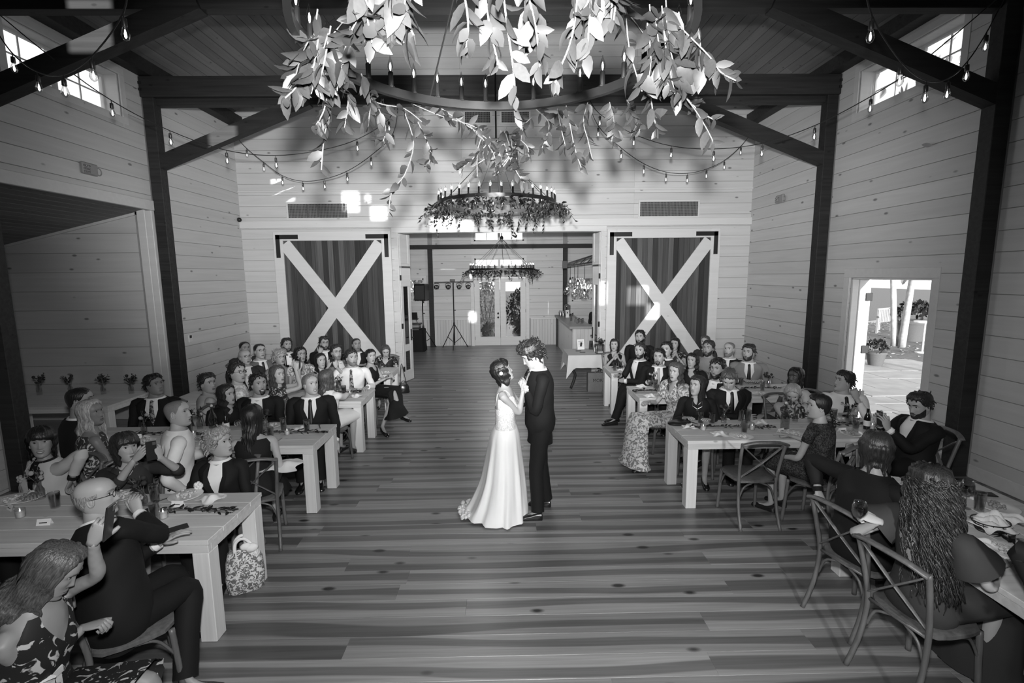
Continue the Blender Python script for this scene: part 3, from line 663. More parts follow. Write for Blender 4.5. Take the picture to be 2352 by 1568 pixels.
# ================================================================ string lights
SOCK = MB().lathe([(.004, 0), (.004, -.03), (.017, -.035), (.019, -.085), (.016, -.09)], 8).mesh('socket', 'black_plastic', 40)
BULB = MB().lathe([(.013, 0), (.017, -.012), (.027, -.045), (.029, -.062), (.02, -.085), (.004, -.095)], 10).mesh('bulb', 'bulb_glass', True)
FIL = MB().lathe([(.003, -.02), (.009, -.05), (.009, -.068), (.003, -.078)], 6).mesh('filament', 'filament', True)
def string_lights(pts, lab, skip=(0, -1)):
    P = [aty(*p) for p in pts]; t = thing('string_lights', lab, 'string lights', P[0])
    Q = [p-P[0] for p in P]; MB().tube(smoothpath(Q, 5), .006, 6).build('cable', 'black_plastic', t, True)
    for i, q in enumerate(Q):
        if i in skip or i-len(Q) in skip: continue
        s = inst('socket', SOCK, t, q); inst('bulb', BULB, s, (0, 0, -.088)); inst('filament', FIL, s, (0, 0, -.088))
string_lights([(-20, 18, 5.25), (110, 125, 5.45), (255, 230, 5.9), (390, 300, 6.5), (520, 345, 7.0), (633, 357, 7.5), (735, 345, 7.9), (820, 320, 8.15), (893, 274, 8.25), (912, 226, 8.4)], 'string of bulbs sagging from the wall above the alcove to the far truss', (0, 1, -1))
string_lights([(537, 308, 11.08), (566, 340, 10.75), (605, 372, 10.4), (648, 403, 10.1), (695, 416, 9.8), (745, 411, 9.5), (797, 393, 9.2), (852, 357, 8.95), (903, 306, 8.7), (915, 229, 8.55)], 'string of bulbs sagging behind the far truss over the alcove-side barn door', (0, -1))
string_lights([(290, -60, 3.55), (283, 30, 3.75), (210, 130, 4.1), (145, 172, 4.5), (85, 165, 4.9), (28, 122, 5.15), (-15, 60, 5.4)], 'string of large bulbs looping below the near brace on the alcove side', (0, -1))
string_lights([(2310, -20, 5.15), (2179, 92, 5.4), (2090, 163, 5.6), (2001, 221, 5.9), (1872, 288, 6.5), (1751, 329, 7.0), (1640, 342, 7.5), (1542, 335, 7.9), (1456, 308, 8.15), (1378, 262, 8.25), (1352, 224, 8.4)], 'string of bulbs sagging from the near post to the far truss on the side-door side', (0, 1, 2, -1))
string_lights([(1730, 300, 11.08), (1702, 335, 10.6), (1664, 368, 10.35), (1623, 388, 10.1), (1579, 398, 9.8), (1530, 395, 9.5), (1479, 376, 9.2), (1427, 340, 8.95), (1374, 289, 8.7), (1349, 226, 8.55)], 'string of bulbs sagging behind the far truss over the gift-table barn door', (0, -1))
string_lights([(1985, -60, 3.55), (2003, 37, 3.75), (2070, 143, 4.1), (2128, 186, 4.4), (2179, 180, 4.65), (2223, 140, 4.85), (2267, 73, 5.05), (2310, -10, 5.25)], 'string of large bulbs looping below the near brace on the side-door side', (0, -1))
# ================================================================ tables
def farm_table(x0, x1, y0, y1, lab, h=.74, group=None):
    t = thing('farm_table', lab, 'table', ((x0+x1)/2, (y0+y1)/2, 0)); w, d = (x1-x0)/2, (y1-y0)/2
    along = w > d
    if along:
        for i in range(4): MB().cbox(-w, w, -d+2*d*i/4+.0008, -d+2*d*(i+1)/4-.0008, h-.035, h, .003).build('tabletop_board', 'table_wood', t)
    else:
        for i in range(5): MB().cbox(-w+2*w*i/5+.0008, -w+2*w*(i+1)/5-.0008, -d, d, h-.035, h, .003).build('tabletop_board', 'table_wood', t)
    e = .006
    MB().cbox(-w+e, w-e, -d+e, -d+.04, h-.095, h-.035, .003).cbox(-w+e, w-e, d-.04, d-e, h-.095, h-.035, .003).cbox(-w+e, -w+.04, -d+.04, d-.04, h-.095, h-.035, .003).cbox(w-.04, w-e, -d+.04, d-.04, h-.095, h-.035, .003).build('apron', 'table_wood', t)
    for sx in (-1, 1):
        for sy in (-1, 1):
            MB().cbox(-.055, .055, -.055, .055, 0, h-.095, .004).build('leg', 'leg_wood', t, loc=(sx*(w-.062), sy*(d-.062), 0))
    return t
TN = {'L0': 'table corner with only a white napkin on it', 'L1': 'table with the patterned tote bag beneath', 'L2': 'table of the two smiling men in dark suits', 'L3': 'table of the man in a striped tie', 'L4': 'table with a handbag hung beside it, next to the barn door', 'R0': 'table with the bread basket', 'R1': 'table with the empty cross-back chair', 'R2': 'table of the woman in the long floral dress', 'R3': 'table beside the cloth-covered gift table'}
TR = {'L0': (-4.6, -2.0, 1.28, 2.0), 'L1': (-4.75, -1.97, 3.02, 3.74), 'L2': (-4.75, -1.98, 4.82, 5.54), 'L3': (-4.75, -2.0, 6.58, 7.32), 'L4': (-4.75, -2.02, 8.38, 9.1), 'R0': (2.68, 3.82, 1.2, 3.72), 'R1': (1.87, 4.35, 4.79, 5.5), 'R2': (1.86, 4.35, 6.56, 7.3), 'R3': (1.84, 4.35, 8.26, 8.95)}
SHORT = {'L0': 'napkin-only table', 'L1': 'tote-bag table', 'L2': 'table of the two smiling men', 'L3': 'striped-tie table', 'L4': 'handbag table', 'R0': 'bread-basket table', 'R1': 'empty-chair table', 'R2': 'floral-dress table', 'R3': 'table beside the gift table'}
for k, (a, b, c, d) in TR.items(): farm_table(a, b, c, d, 'pale wooden farm '+TN[k])
farm_table(-7.6, -5.98, 7.5, 8.28, 'plain wooden table holding four bud vases in the alcove', h=.86) if 0 else None
# ================================================================ chairs
def bent(name, pts, r, par, n=8, mat='chair_wood', sub=5, flat=1.): return MB().tube(smoothpath(pts, sub), r, n, flat=flat).build(name, mat, par, True)
def make_chair():
    t = thing('cross_back_chair', 'x', 'chair')
    m = MB(); n = 20; pts = []
    def seat_r(a): return (abs(cos(a))**4/.205**4+abs(sin(a))**4/.2**4)**-.25
    rings = []
    for s_, z_ in ((.96, .435), (1., .442), (1., .462), (.96, .468), (.4, .46)): rings.append([(seat_r(2*pi*j/n)*cos(2*pi*j/n)*s_*(1.04+.06*sin(2*pi*j/n)), seat_r(2*pi*j/n)*sin(2*pi*j/n)*s_, z_) for j in range(n)])
    m.loft(rings).build('seat', 'chair_wood', t, 40)
    for s in (-1, 1):
        bent('leg', [(s*.185, .17, .44), (s*.19, .185, .22), (s*.2, .2, 0)], [.017]*11, t)
        bent('leg', [(s*.19, -.3, 0), (s*.185, -.22, .2), (s*.18, -.19, .44), (s*.195, -.23, .68), (s*.205, -.275, .86)], [.016]*21, t)
        bent('back_cross', [(-s*.19, -.262, .83), (0, -.235+s*.006, .655), (s*.182, -.19, .49)], [.016]*11, t, flat=.4)
        bent('stretcher_bow', [(s*.175, -.19, .27), (s*.13, -.19, .39), (s*.05, -.18, .43), (s*.02, -.16, .436)], [.009]*16, t, 6)
        bent('stretcher_bow', [(s*.187, .18, .27), (s*.187, .1, .4), (s*.19, 0, .432)], [.009]*11, t, 6)
    m = MB(); pa = smoothpath([(-.215, -.285, .85), (-.12, -.318, .885), (0, -.328, .893), (.12, -.318, .885), (.215, -.285, .85)], 4)
    m.tube(pa, [.028]*len(pa), 8, flat=.5).build('top_rail', 'chair_wood', t, True)
    MB().tube([(-.18, -.19, .45), (.18, -.19, .45)], .012, 6).build('back_rail', 'chair_wood', t, True)
    return t
CHAIR0 = make_chair(); _cu = [0]
def chair(x, y, rz, lab, group=None):
    c = CHAIR0 if not _cu[0] else copy_tree(CHAIR0)
    _cu[0] = 1; c.location = (x, y, 0); c.rotation_euler = (0, 0, rz); c['label'] = lab
    if group: c['group'] = group
    return c
# ================================================================ people
def skin(name, v):
    m = plain(name, v, .5, .35, noise=.06, nscale=14); b = m.node_tree.nodes['Principled BSDF']
    b.inputs['Subsurface Weight'].default_value = .0; return m
skin('skin_light', .33); skin('skin_mid', .24); skin('skin_tan', .17); skin('skin_dark', .05)
plain('hair_stubble', .16, .7, .2, noise=.3, nscale=120)
plain('eye_white', .42, .2, .5, noise=.02); plain('eye_dark', .012, .15, .6); plain('teeth', .72, .3, .5, noise=.02)  # eye whites darkened: shade under the brows put into the colour
plain('lip', .12, .45, .4)
def hairmat(name, v, rough=.42):
    m, nt, b, N, L = _new(name); b.inputs['Roughness'].default_value = rough; b.inputs['Specular IOR Level'].default_value = .45
    tc = N('ShaderNodeTexCoord'); mp = N('ShaderNodeMapping'); mp.inputs['Scale'].default_value = (160, 160, 14); L(tc.outputs['Object'], mp.inputs[0])
    n = N('ShaderNodeTexNoise'); n.inputs['Scale'].default_value = 1; n.inputs['Detail'].default_value = 2; L(mp.outputs[0], n.inputs['Vector'])
    r = N('ShaderNodeMapRange'); r.inputs[1].default_value = .3; r.inputs[2].default_value = .7; r.inputs[3].default_value = v*.45; r.inputs[4].default_value = v*1.5
    L(n.outputs[0], r.inputs[0]); L(r.outputs[0], b.inputs['Base Color'])
    bp = N('ShaderNodeBump'); bp.inputs['Strength'].default_value = .6; bp.inputs['Distance'].default_value = .006; L(n.outputs[0], bp.inputs['Height']); L(bp.outputs[0], b.inputs['Normal'])
for k, v in (('black', .010), ('dark', .022), ('brown', .06), ('light', .13), ('blonde', .33), ('grey', .26), ('white', .5)): hairmat('hair_'+k, v)
for k, v in (('black', .008), ('charcoal', .03), ('grey', .13), ('mid', .2), ('light', .42), ('white', .70)): plain('cloth_'+k if k != 'white' else 'cloth_shirt', v, .8, .25, noise=.15, nscale=7, bump=.25, bscale=11)
plain('tie_dark', .012, .5, .4); plain('tie_light', .33, .5, .4); plain('leather', .012, .25, .6)
patterned('floral_dark', .012, .4, 16, .6, .02); patterned('floral_light', .16, .55, 22, .5, .03); patterned('floral_mid', .03, .45, 20, .55, .03)
patterned('lace_black', .005, .06, 75, .52, .05); patterned('lace_white', .48, .8, 60, .5, .14); patterned('tie_stripe', .03, .3, 30, .5, .03); patterned('plaid', .4, .7, 26, .5, .1)
plain('gown', .80, .7, .3, noise=.03, nscale=4)
SKINHUE = {}
# ---- head --------------------------------------------------------------
HZ = np.array([-.118, -.110, -.098, -.085, -.07, -.05, -.03, -.01, .01, .03, .05, .07, .09, .103, .112, .117])
HW = np.array([.018, .036, .048, .055, .060, .065, .068, .071, .0735, .0755, .076, .073, .063, .049, .033, .012])
HF = np.array([.060, .076, .084, .086, .086, .085, .085, .085, .086, .090, .091, .086, .073, .056, .036, .012])
HB = np.array([.0, .02, .04, .055, .066, .076, .084, .091, .097, .101, .102, .098, .087, .070, .047, .016])
def gs(x, s): return np.exp(-(x/s)**2)
def head_xyz(th, z, grow=0., face=True, fem=False):
    """surface point arrays for azimuth th (0 = front) and height z"""
    w = np.interp(z, HZ, HW); f = np.interp(z, HZ, HF); b = np.interp(z, HZ, HB)
    if fem: w = w*(1-.05*gs(z+.09, .05)); f = f
    e = 2/2.35
    s, c = np.sin(th), np.cos(th)
    x = np.sign(s)*np.abs(s)**e*w; y = np.where(c > 0, np.abs(c)**e*f, -np.abs(c)**e*b)
    if face:
        fr = (c > 0)*np.clip(c*2, 0, 1); ax = np.abs(x)
        t = np.clip((.032-z)/.060, 0, 1); ramp = t**1.3*(z > -.030)+(z <= -.030)*np.clip((z+.044)/.014, 0, 1)
        nw = .0085+.006*np.clip((.01-z)/.04, 0, 1)
        y = y+fr*(.025 if not fem else .021)*gs(x, nw)*ramp
        y = y-fr*.0125*gs(ax-.031, .018)*gs(z-.021, .013)
        y = y+fr*.0045*gs(ax-.028, .022)*gs(z-.041, .009)
        y = y+fr*.005*gs(ax-.045, .02)*gs(z+.008, .018)
        y = y+fr*.007*gs(x, .026)*(gs(z+.056, .0065)+gs(z+.069, .0065))-fr*.003*gs(x, .03)*gs(z+.0625, .003)
        y = y-fr*.004*gs(x, .03)*gs(z+.082, .007)+fr*.006*gs(x, .024)*gs(z+.101, .012)
    r = np.sqrt(x*x+y*y)+1e-6; k = 1+grow/r
    return x*k, y*k, z+np.clip((z-.06)/.06, 0, 1)*grow
def grid_faces(nr, nc, wrap=True, base=0):
    f = []
    for i in range(nr-1):
        for j in range(nc if wrap else nc-1):
            k = (j+1) % nc; f.append((base+i*nc+j, base+i*nc+k, base+(i+1)*nc+k, base+(i+1)*nc+j))
    return f
NC = 40
_u = np.linspace(-1, 1, NC+1)[:-1]; TH = pi*np.sign(_u)*np.abs(_u)**1.5
_zr = np.array([-.118, -.112, -.105, -.098, -.09, -.083, -.077, -.071, -.066, -.061, -.056, -.051, -.045, -.039, -.034, -.029, -.022, -.013, -.004, .005, .012, .018, .024, .031, .038, .046, .056, .068, .08, .092, .103, .111, .117])
def make_head(fem, smile, beard_shadow=0.):
    m = MB(); Z, T = np.meshgrid(_zr, TH, indexing='ij'); x, y, z = head_xyz(T, Z, 0, True, fem)
    m.add(np.stack([x, y, z], -1).reshape(-1, 3), grid_faces(len(_zr), NC)+[tuple(reversed(range(NC))), tuple(range((len(_zr)-1)*NC, len(_zr)*NC))], 0)
    for s in (-1, 1):
        ex, ey, ez = head_xyz(np.array([s*.37]), np.array([.020]), 0, True, fem)
        c = (s*.031, float(ey[0])-.0045, .0205)
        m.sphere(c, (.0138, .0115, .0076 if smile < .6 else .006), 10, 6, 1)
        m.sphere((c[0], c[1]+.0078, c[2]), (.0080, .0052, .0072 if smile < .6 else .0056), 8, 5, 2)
        # upper lash line, thick and dark to paint in brow shade
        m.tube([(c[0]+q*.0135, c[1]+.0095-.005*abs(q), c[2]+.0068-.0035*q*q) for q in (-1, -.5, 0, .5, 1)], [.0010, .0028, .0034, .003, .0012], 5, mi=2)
        # ear
        a = [(s*(.0735), -.004-.012*cos(t)*1.25, .004+.030*sin(t)) for t in np.linspace(0, 2*pi, 11)[:-1]]
        m.tube(a, .0065, 5, mi=0, closed=True); m.sphere((s*.0725, -.004, .002), (.006, .014, .026), 8, 5, 0)
    w = .020+.007*smile; n = 7; pts_u = []; pts_l = []; 
    for q in np.linspace(-1, 1, n):
        xx = q*w; _, yy, _ = head_xyz(np.array([math.asin(max(-1, min(1, xx/.075)))]), np.array([-.061]), 0, True, fem)
        lift = smile*.009*q*q; yb = float(yy[0])
        pts_u.append((xx, yb+.0015, -.0575+lift*.9+.0012*(1-q*q))); pts_l.append((xx, yb+.0015, -.0655+lift-.0045*smile*(1-q*q)))
    rr = [.001, .0034, .0044, .0044, .0044, .0034, .001]
    m.tube(pts_u, rr, 6, mi=3); m.tube(pts_l, [r*1.15 for r in rr], 6, mi=3)
    if smile > .6: m.tube([((a[0]+b[0])/2*.9, (a[1]+b[1])/2-.0012, (a[2]+b[2])/2) for a, b in zip(pts_u, pts_l)], [.0008, .0025, .0034, .0036, .0034, .0025, .0008], 6, mi=4)
    else: m.tube([((a[0]+b[0])/2, (a[1]+b[1])/2-.0005, (a[2]+b[2])/2) for a, b in zip(pts_u, pts_l)], [.0006, .0012, .0014, .0014, .0014, .0012, .0006], 5, mi=2)
    return m
def brows(fem, s):
    m = MB()
    if 1:
        P = []
        for q in np.linspace(0, 1, 5):
            xx = s*(.013+.038*q); _, yy, _ = head_xyz(np.array([math.asin(min(1, abs(xx)/.0755))*s]), np.array([.040]), 0, True, fem)
            P.append((xx, float(yy[0])+.001, .0395+.006*sin(q*2.3)-.002*q))
        m.tube(P, [.003, .0062, .0062, .005, .0018] if not fem else [.0018, .0044, .0044, .0034, .0012], 5, flat=.8)
    return m
def fit(x, a): return np.interp(x, *zip(*a))
def hair_cap(front=.078, side=-.005, back=-.075, thick=.014, top=.02, rg=None, puff=0., part=0., lump=.0):
    """scalp shell from the hairline up; thickness tapers to nothing at the edge"""
    a = np.abs(TH); hl = np.interp(a, [0, .55, .95, 1.25, 1.55, 1.75, 2.1, pi], [front, front-.004, front-.02, side+.03, side, side+.005, back+.02, back])
    rows = 13; vs = []
    ph = rg.uniform(0, 6) if rg else 0; hl = hl+np.where(a < .9, .007*np.sin(TH*2.2+ph)+.003*np.sin(TH*13+ph), .003*np.sin(TH*11+ph))
    for i in range(rows):
        t = i/(rows-1); z = hl+(.1165-hl)*t**.85
        ramp = min(1, t*5)**.6
        g = (thick+(top-thick)*np.clip((z-.03)/.08, 0, 1)+puff*np.exp(-((z-.0)/.07)**2)*(a > 1))*ramp+.001
        g = g*(1+.12*np.sin(TH*9+ph)+.10*np.sin(TH*17+ph*2+t*4)+lump*np.sin(TH*6+t*11+ph)*np.sin(TH*3.3-t*9))
        x, y, zz = head_xyz(TH, z, g, False); vs.append(np.stack([x, y, zz+top*.5*np.clip((z-.07)/.05, 0, 1)], -1))
    m = MB(); V = np.concatenate(vs); return m.add(V, grid_faces(rows, NC)+[tuple(range((rows-1)*NC, rows*NC))])
def hair_curtain(m, length, th0=.95, vol=.02, wave=.006, nwave=5., back=.035, rg=None, front_fall=0., taper=.85, top=.02):
    """long hair from the parting over the sides and back down to `length` below the chin"""
    cols = 44; a0 = np.linspace(th0, 2*pi-th0, cols); rows = 20; ph = rg.uniform(0, 6); vs = []
    zt = .095; zb = -.115-length
    th = np.where(a0 > pi, a0-2*pi, a0)
    aa = np.abs(th); bk = np.clip((aa-1.2)/1.2, 0, 1)
    for i in range(rows):
        t = i/(rows-1); z = zt+(zb-zt)*t
        zz = np.full(cols, max(z, -.06)); g = vol*min(1, t*6+.3)
        x, y, _ = head_xyz(th, zz, g, False)
        low = max(0., min(1., (-.02-z)/.12))                         # below the jaw the hair hangs and gathers
        x = x*(1-low*(1-taper)*min(1, t)); y = y-low*back*bk-low*.012
        y = np.where(aa < 1.3, y+front_fall*low, y)
        w = wave*min(1, t*2.2); x = x+np.sign(th)*w*np.sin(nwave*t*6+ph+aa*3)*1.0; y = y+w*np.cos(nwave*t*6+ph*1.3+aa*4)
        rag = .03*np.sin(aa*7+ph)*t**4
        vs.append(np.stack([x*(1+.05*np.sin(th*19+ph)), y*(1+.05*np.sin(th*23+ph)), np.full(cols, z)+rag], -1))
    V = np.concatenate(vs); m.add(V, grid_faces(rows, cols, False))
    W = V*np.array([.93, .93, 1]); W[:, 1] += .004; m.add(W, [tuple(reversed(f)) for f in grid_faces(rows, cols, False)])
    return m
def coils(m, n, length, rg, r0=.1, amp=.014, zt=.10):
    for i in range(n):
        a = rg.uniform(1.0, 2*pi-1.0); z0 = zt-rg.random()**1.4*.16; L = length*rg.uniform(.55, 1.05); k = 20; ph = rg.uniform(0, 6); P = []; fq = rg.uniform(14, 34)
        x, y, _ = head_xyz(np.array([a if a < pi else a-2*pi]), np.array([min(z0, .11)]), .022, False)
        dx, dy = float(x[0]), float(y[0]); sp = rg.uniform(.8, 1.45)
        for j in range(k):
            t = j/(k-1); ou = 1+.25*sin(min(t*3, pi/2))*sp*.6
            P.append((dx*ou+amp*cos(ph+t*fq), dy*ou-.05*t*(1 if dy < 0 else .3)+amp*sin(ph+t*fq), z0+.03*sin(t*3)-L*t**1.1))
        m.tube(P, [.0062*(1-.5*j/(k-1)) for j in range(k)], 4)
    return m
def tufts(m, n, rg, L=.035, r=.006, lift=.012, curl=.0, zlo=-.05):
    for i in range(n):
        a = rg.uniform(-pi, pi); z0 = rg.uniform(.075 if abs(a) < 1.1 else (.02 if abs(a) < 1.8 else zlo), .112)
        x, y, z = head_xyz(np.array([a]), np.array([z0]), lift*.6, False); p = Vector((float(x[0]), float(y[0]), z0+lift*.5*(z0 > .08)))
        o = Vector((p.x, p.y, max(0, p.z-.03)*1.2)).normalized(); d = (Vector((rg.uniform(-.6, .6), -.5 if abs(a) < 1.2 else 0, -.4 if z0 < .07 else .1))+o*.35); d -= o*d.dot(o)*.6; d.normalize(); l = L*rg.uniform(.6, 1.3); s_ = o.cross(d)
        P = [p+d*(l*t)+o*(lift*sin(t*2.6))+s_*(curl*sin(t*6+i)) for t in (0, .33, .66, 1.)]; m.tube(P, [r, r*1.1, r*.8, r*.15], 5)
    return m
def make_beard(full, rg):
    lim = 1.62 if full > .0035 or full < .0028 else .62
    m = MB(); a = TH[np.abs(TH) < lim]; rows = 7; vs = []
    up = np.interp(np.abs(a), [0, .22, .42, .75, 1.2, 1.62], [-.078, -.076, -.052, -.045, -.02, .008])
    for i in range(rows):
        t = i/(rows-1); z = -.121+(up+.121)*t; g = full*(1-.75*t)*(1+.2*np.sin(a*22+t*9))+.0012
        x, y, zz = head_xyz(a, np.maximum(z, -.1175), g, True); vs.append(np.stack([x, y, np.where(z < -.115, zz-full*.8, zz)], -1))
    m.add(np.concatenate(vs), grid_faces(rows, len(a), False))
    P = []
    for q in np.linspace(-1, 1, 7):
        xx = q*.03; _, yy, _ = head_xyz(np.array([math.asin(xx/.075)]), np.array([-.048]), 0, True); P.append((xx, float(yy[0])+.001, -.0475-.014*q*q))
    return m.tube(P, [.002, .004, .0048, .004, .0048, .004, .002], 6, flat=.9)
# ---- torso, limbs -------------------------------------------------------
TZ = np.array([-.02, .02, .09, .17, .25, .34, .42, .485, .53, .56, .585, .61, .67, .70])
TA = {0: np.array([.13, .165, .178, .160, .152, .164, .180, .190, .186, .156, .102, .074, .064, .062]), 1: np.array([.13, .172, .182, .150, .132, .140, .150, .156, .148, .118, .076, .056, .050, .050])}
TB = {0: np.array([.09, .115, .125, .118, .112, .116, .120, .116, .104, .090, .076, .068, .064, .062]), 1: np.array([.09, .118, .125, .108, .098, .104, .110, .104, .092, .076, .060, .054, .051, .050])}
class Pose:
    """spine frame of a figure; heights h are measured from the seat of the pelvis"""
    def __init__(s, base, fem=0, sc=1., lean=0., side=0., twist=0., fat=1., zf=1.):
        s.base, s.fem, s.sc, s.lean, s.side, s.twist, s.fat = base, fem, sc, lean, side, twist, fat
        s.pts = [Vector((0, 0, base))]; s.rot = [Matrix.Identity(3)]; n = 36; dh = .72/n; s.dh = dh
        for i in range(1, n+1):
            h = i*dh; k = min(1, h/.5); r = Euler((-lean*k, side*k, twist*k), 'ZYX' if 0 else 'XYZ').to_matrix()
            s.pts.append(s.pts[-1]+r @ Vector((0, 0, dh*sc*zf))); s.rot.append(r)
    def at(s, h):
        t = max(0, h/s.dh); i = min(int(t), len(s.pts)-2); f = t-i; p = s.pts[i].lerp(s.pts[i+1], f) if h >= 0 else s.pts[0]+Vector((0, 0, h*s.sc)); return p, s.rot[min(i, len(s.rot)-1)]
    def surf(s, h, th, grow=0., bust=True):
        a = float(np.interp(h, TZ, TA[s.fem]))*s.sc; b = float(np.interp(h, TZ, TB[s.fem]))*s.sc
        ft = 1+(s.fat-1)*math.exp(-((h-.22)/.2)**2); a *= 1+(ft-1)*.7; b *= ft
        e = 2/2.3; sn, cs = sin(th), cos(th)
        x = math.copysign(abs(sn)**e, sn)*(a+grow); y = math.copysign(abs(cs)**e, cs)*(b+grow)
        if s.fem and bust and cs > 0: y += .036*s.sc*math.exp(-((h-.375)/.055)**2)*(math.exp(-((abs(sn)-.42)/.3)**2))
        if cs > 0: y += (s.fat-1)*.12*math.exp(-((h-.2)/.13)**2)*cs
        p, r = s.at(h); return p+r @ Vector((x, y, 0))
    def point(s, h, v): p, r = s.at(h); return p+r @ (Vector(v)*s.sc)
def torso_rings(P, h0, h1, n, seg=24, grow=0., bust=True):
    return [[P.surf(h0+(h1-h0)*i/(n-1), -2*pi*j/seg, grow, bust) for j in range(seg)] for i in range(n)]
def garment(P, h0, top, rows=14, seg=36, grow=.014, hem=0., fold=0., rg=None, bust=True, wob=.004):
    """torso cloth with a per-column top edge (neckline and armholes)"""
    m = MB(); vs = []; ph = rg.uniform(0, 6) if rg else 0
    for i in range(rows):
        for j in range(seg):
            th = -2*pi*j/seg; a = abs(((th+pi) % (2*pi))-pi); t = i/(rows-1); H = top(a); h = h0+(H-h0)*t
            g = grow+hem*(1-t)**3+fold*sin(th*9+ph)*(1-t)**2+wob*sin(th*5+h*34+ph)*(1-t*.5)
            vs.append(P.surf(h, th, g, bust))
    return m.add(vs, grid_faces(rows, seg))
def ik(sh, tgt, l1, l2, pole):
    d = tgt-sh; L = min(d.length, (l1+l2)*.995); u = d.normalized(); a = (l1*l1-l2*l2+L*L)/(2*L); h = sqrt(max(l1*l1-a*a, 0))
    p = pole-u*pole.dot(u)
    if p.length < 1e-4: p = Vector((0, 0, -1))-u*(-u.z)
    return sh+u*a+p.normalized()*h, sh+u*L
def limb_path(pts, sub=5): return smoothpath(pts, sub)
def tubeR(m, pts, keys, n=10, cap=True, grow=0., mi=0, wr=0., rg=None, flat=1.):
    k = len(pts); kk = np.linspace(0, 1, len(keys)); rad = [float(np.interp(i/(k-1), kk, keys))+grow for i in range(k)]
    if wr: rad = [r*(1+wr*sin(i*2.1+k)) for i, r in enumerate(rad)]
    return m.tube(pts, rad, n, cap, mi, flat)
def make_hand(m, w, d, nrm, side, curl=.5, spread=.08, sc=1., thumb=.6, mi=0, point=False):
    """palm and five fingers. d: pointing direction, nrm: back-of-hand normal, side: +1 right hand"""
    d = d.normalized(); nrm = (nrm-d*nrm.dot(d)).normalized(); x = d.cross(nrm)      # x towards the hand's right when seen from the back
    tx = -x*side                                                                    # thumb side
    F = lambda a, b, c: w+tx*(a*sc)+d*(b*sc)+nrm*(c*sc)
    rings = []
    for b, wd, th in ((-.02, .026, .021), (.0, .028, .020), (.03, .038, .020), (.065, .042, .018), (.09, .040, .013), (.098, .036, .007)):
        rings.append([F(wd*cos(t), b, th*.75*sin(t)) for t in np.linspace(0, 2*pi, 11)[:-1]])
    m.loft(rings, True, mi)
    for i, (a, L, r) in enumerate(((.030, .072, .0085), (.010, .080, .0088), (-.010, .075, .0085), (-.029, .058, .0075))):
        cu = curl*(1+.12*i) if not (point and i == 0) else curl*.15; P = [F(a, .075, 0)]; ang = 0; q = Vector((a, .092, 0)); fan = spread*(1.5-i)/1.5
        P.append(F(*q))
        for seg_ in (.42, .32, .26):
            ang += cu*(.75 if seg_ > .4 else .9); q = q+Vector((sin(fan)*cos(ang), cos(fan)*cos(ang), -sin(ang)))*L*seg_*1.15; P.append(F(*q))
        m.tube(P, [r, r*1.05, r, r*.92, r*.7], 7, mi=mi)
    q = Vector((.026, .02, -.006)); P = [F(*q)]; ang = .75
    for i, l in enumerate((.034, .03, .024)):
        ang -= .22*thumb; q = q+Vector((sin(ang), cos(ang), -.35*thumb))*l; P.append(F(*q))
    m.tube(P, [.013, .0115, .0105, .007], 7, mi=mi)
def remesh(m, voxel):
    me = m.mesh('tmp', 'skin_light'); o = bpy.data.objects.new('tmp', me); COL.objects.link(o)
    md = o.modifiers.new('r', 'REMESH'); md.mode = 'VOXEL'; md.voxel_size = voxel
    sm = o.modifiers.new('s', 'SMOOTH'); sm.factor = .5; sm.iterations = 3
    ev = o.evaluated_get(bpy.context.evaluated_depsgraph_get()); t = ev.to_mesh()
    v = [tuple(q.co) for q in t.vertices]; f = [tuple(p.vertices) for p in t.polygons]; ev.to_mesh_clear()
    bpy.data.objects.remove(o); bpy.data.meshes.remove(me); return v, f
def mat_head(P, rz, pitch, roll, sc):
    n, r = P.at(.655); neck = n
    R_ = Euler((pitch, roll, rz), 'XYZ').to_matrix() if 0 else (Matrix.Rotation(rz, 3, 'Z') @ Matrix.Rotation(roll, 3, 'Y') @ Matrix.Rotation(pitch, 3, 'X'))
    hc = neck+R_ @ (Vector((0, .020, .086))*sc)
    M_ = Matrix.Translation(hc) @ R_.to_4x4() @ Matrix.Scale(sc, 4); return M_, hc
LOOK = Vector((.18, 4.75, 1.52))
PEOPLE = {}
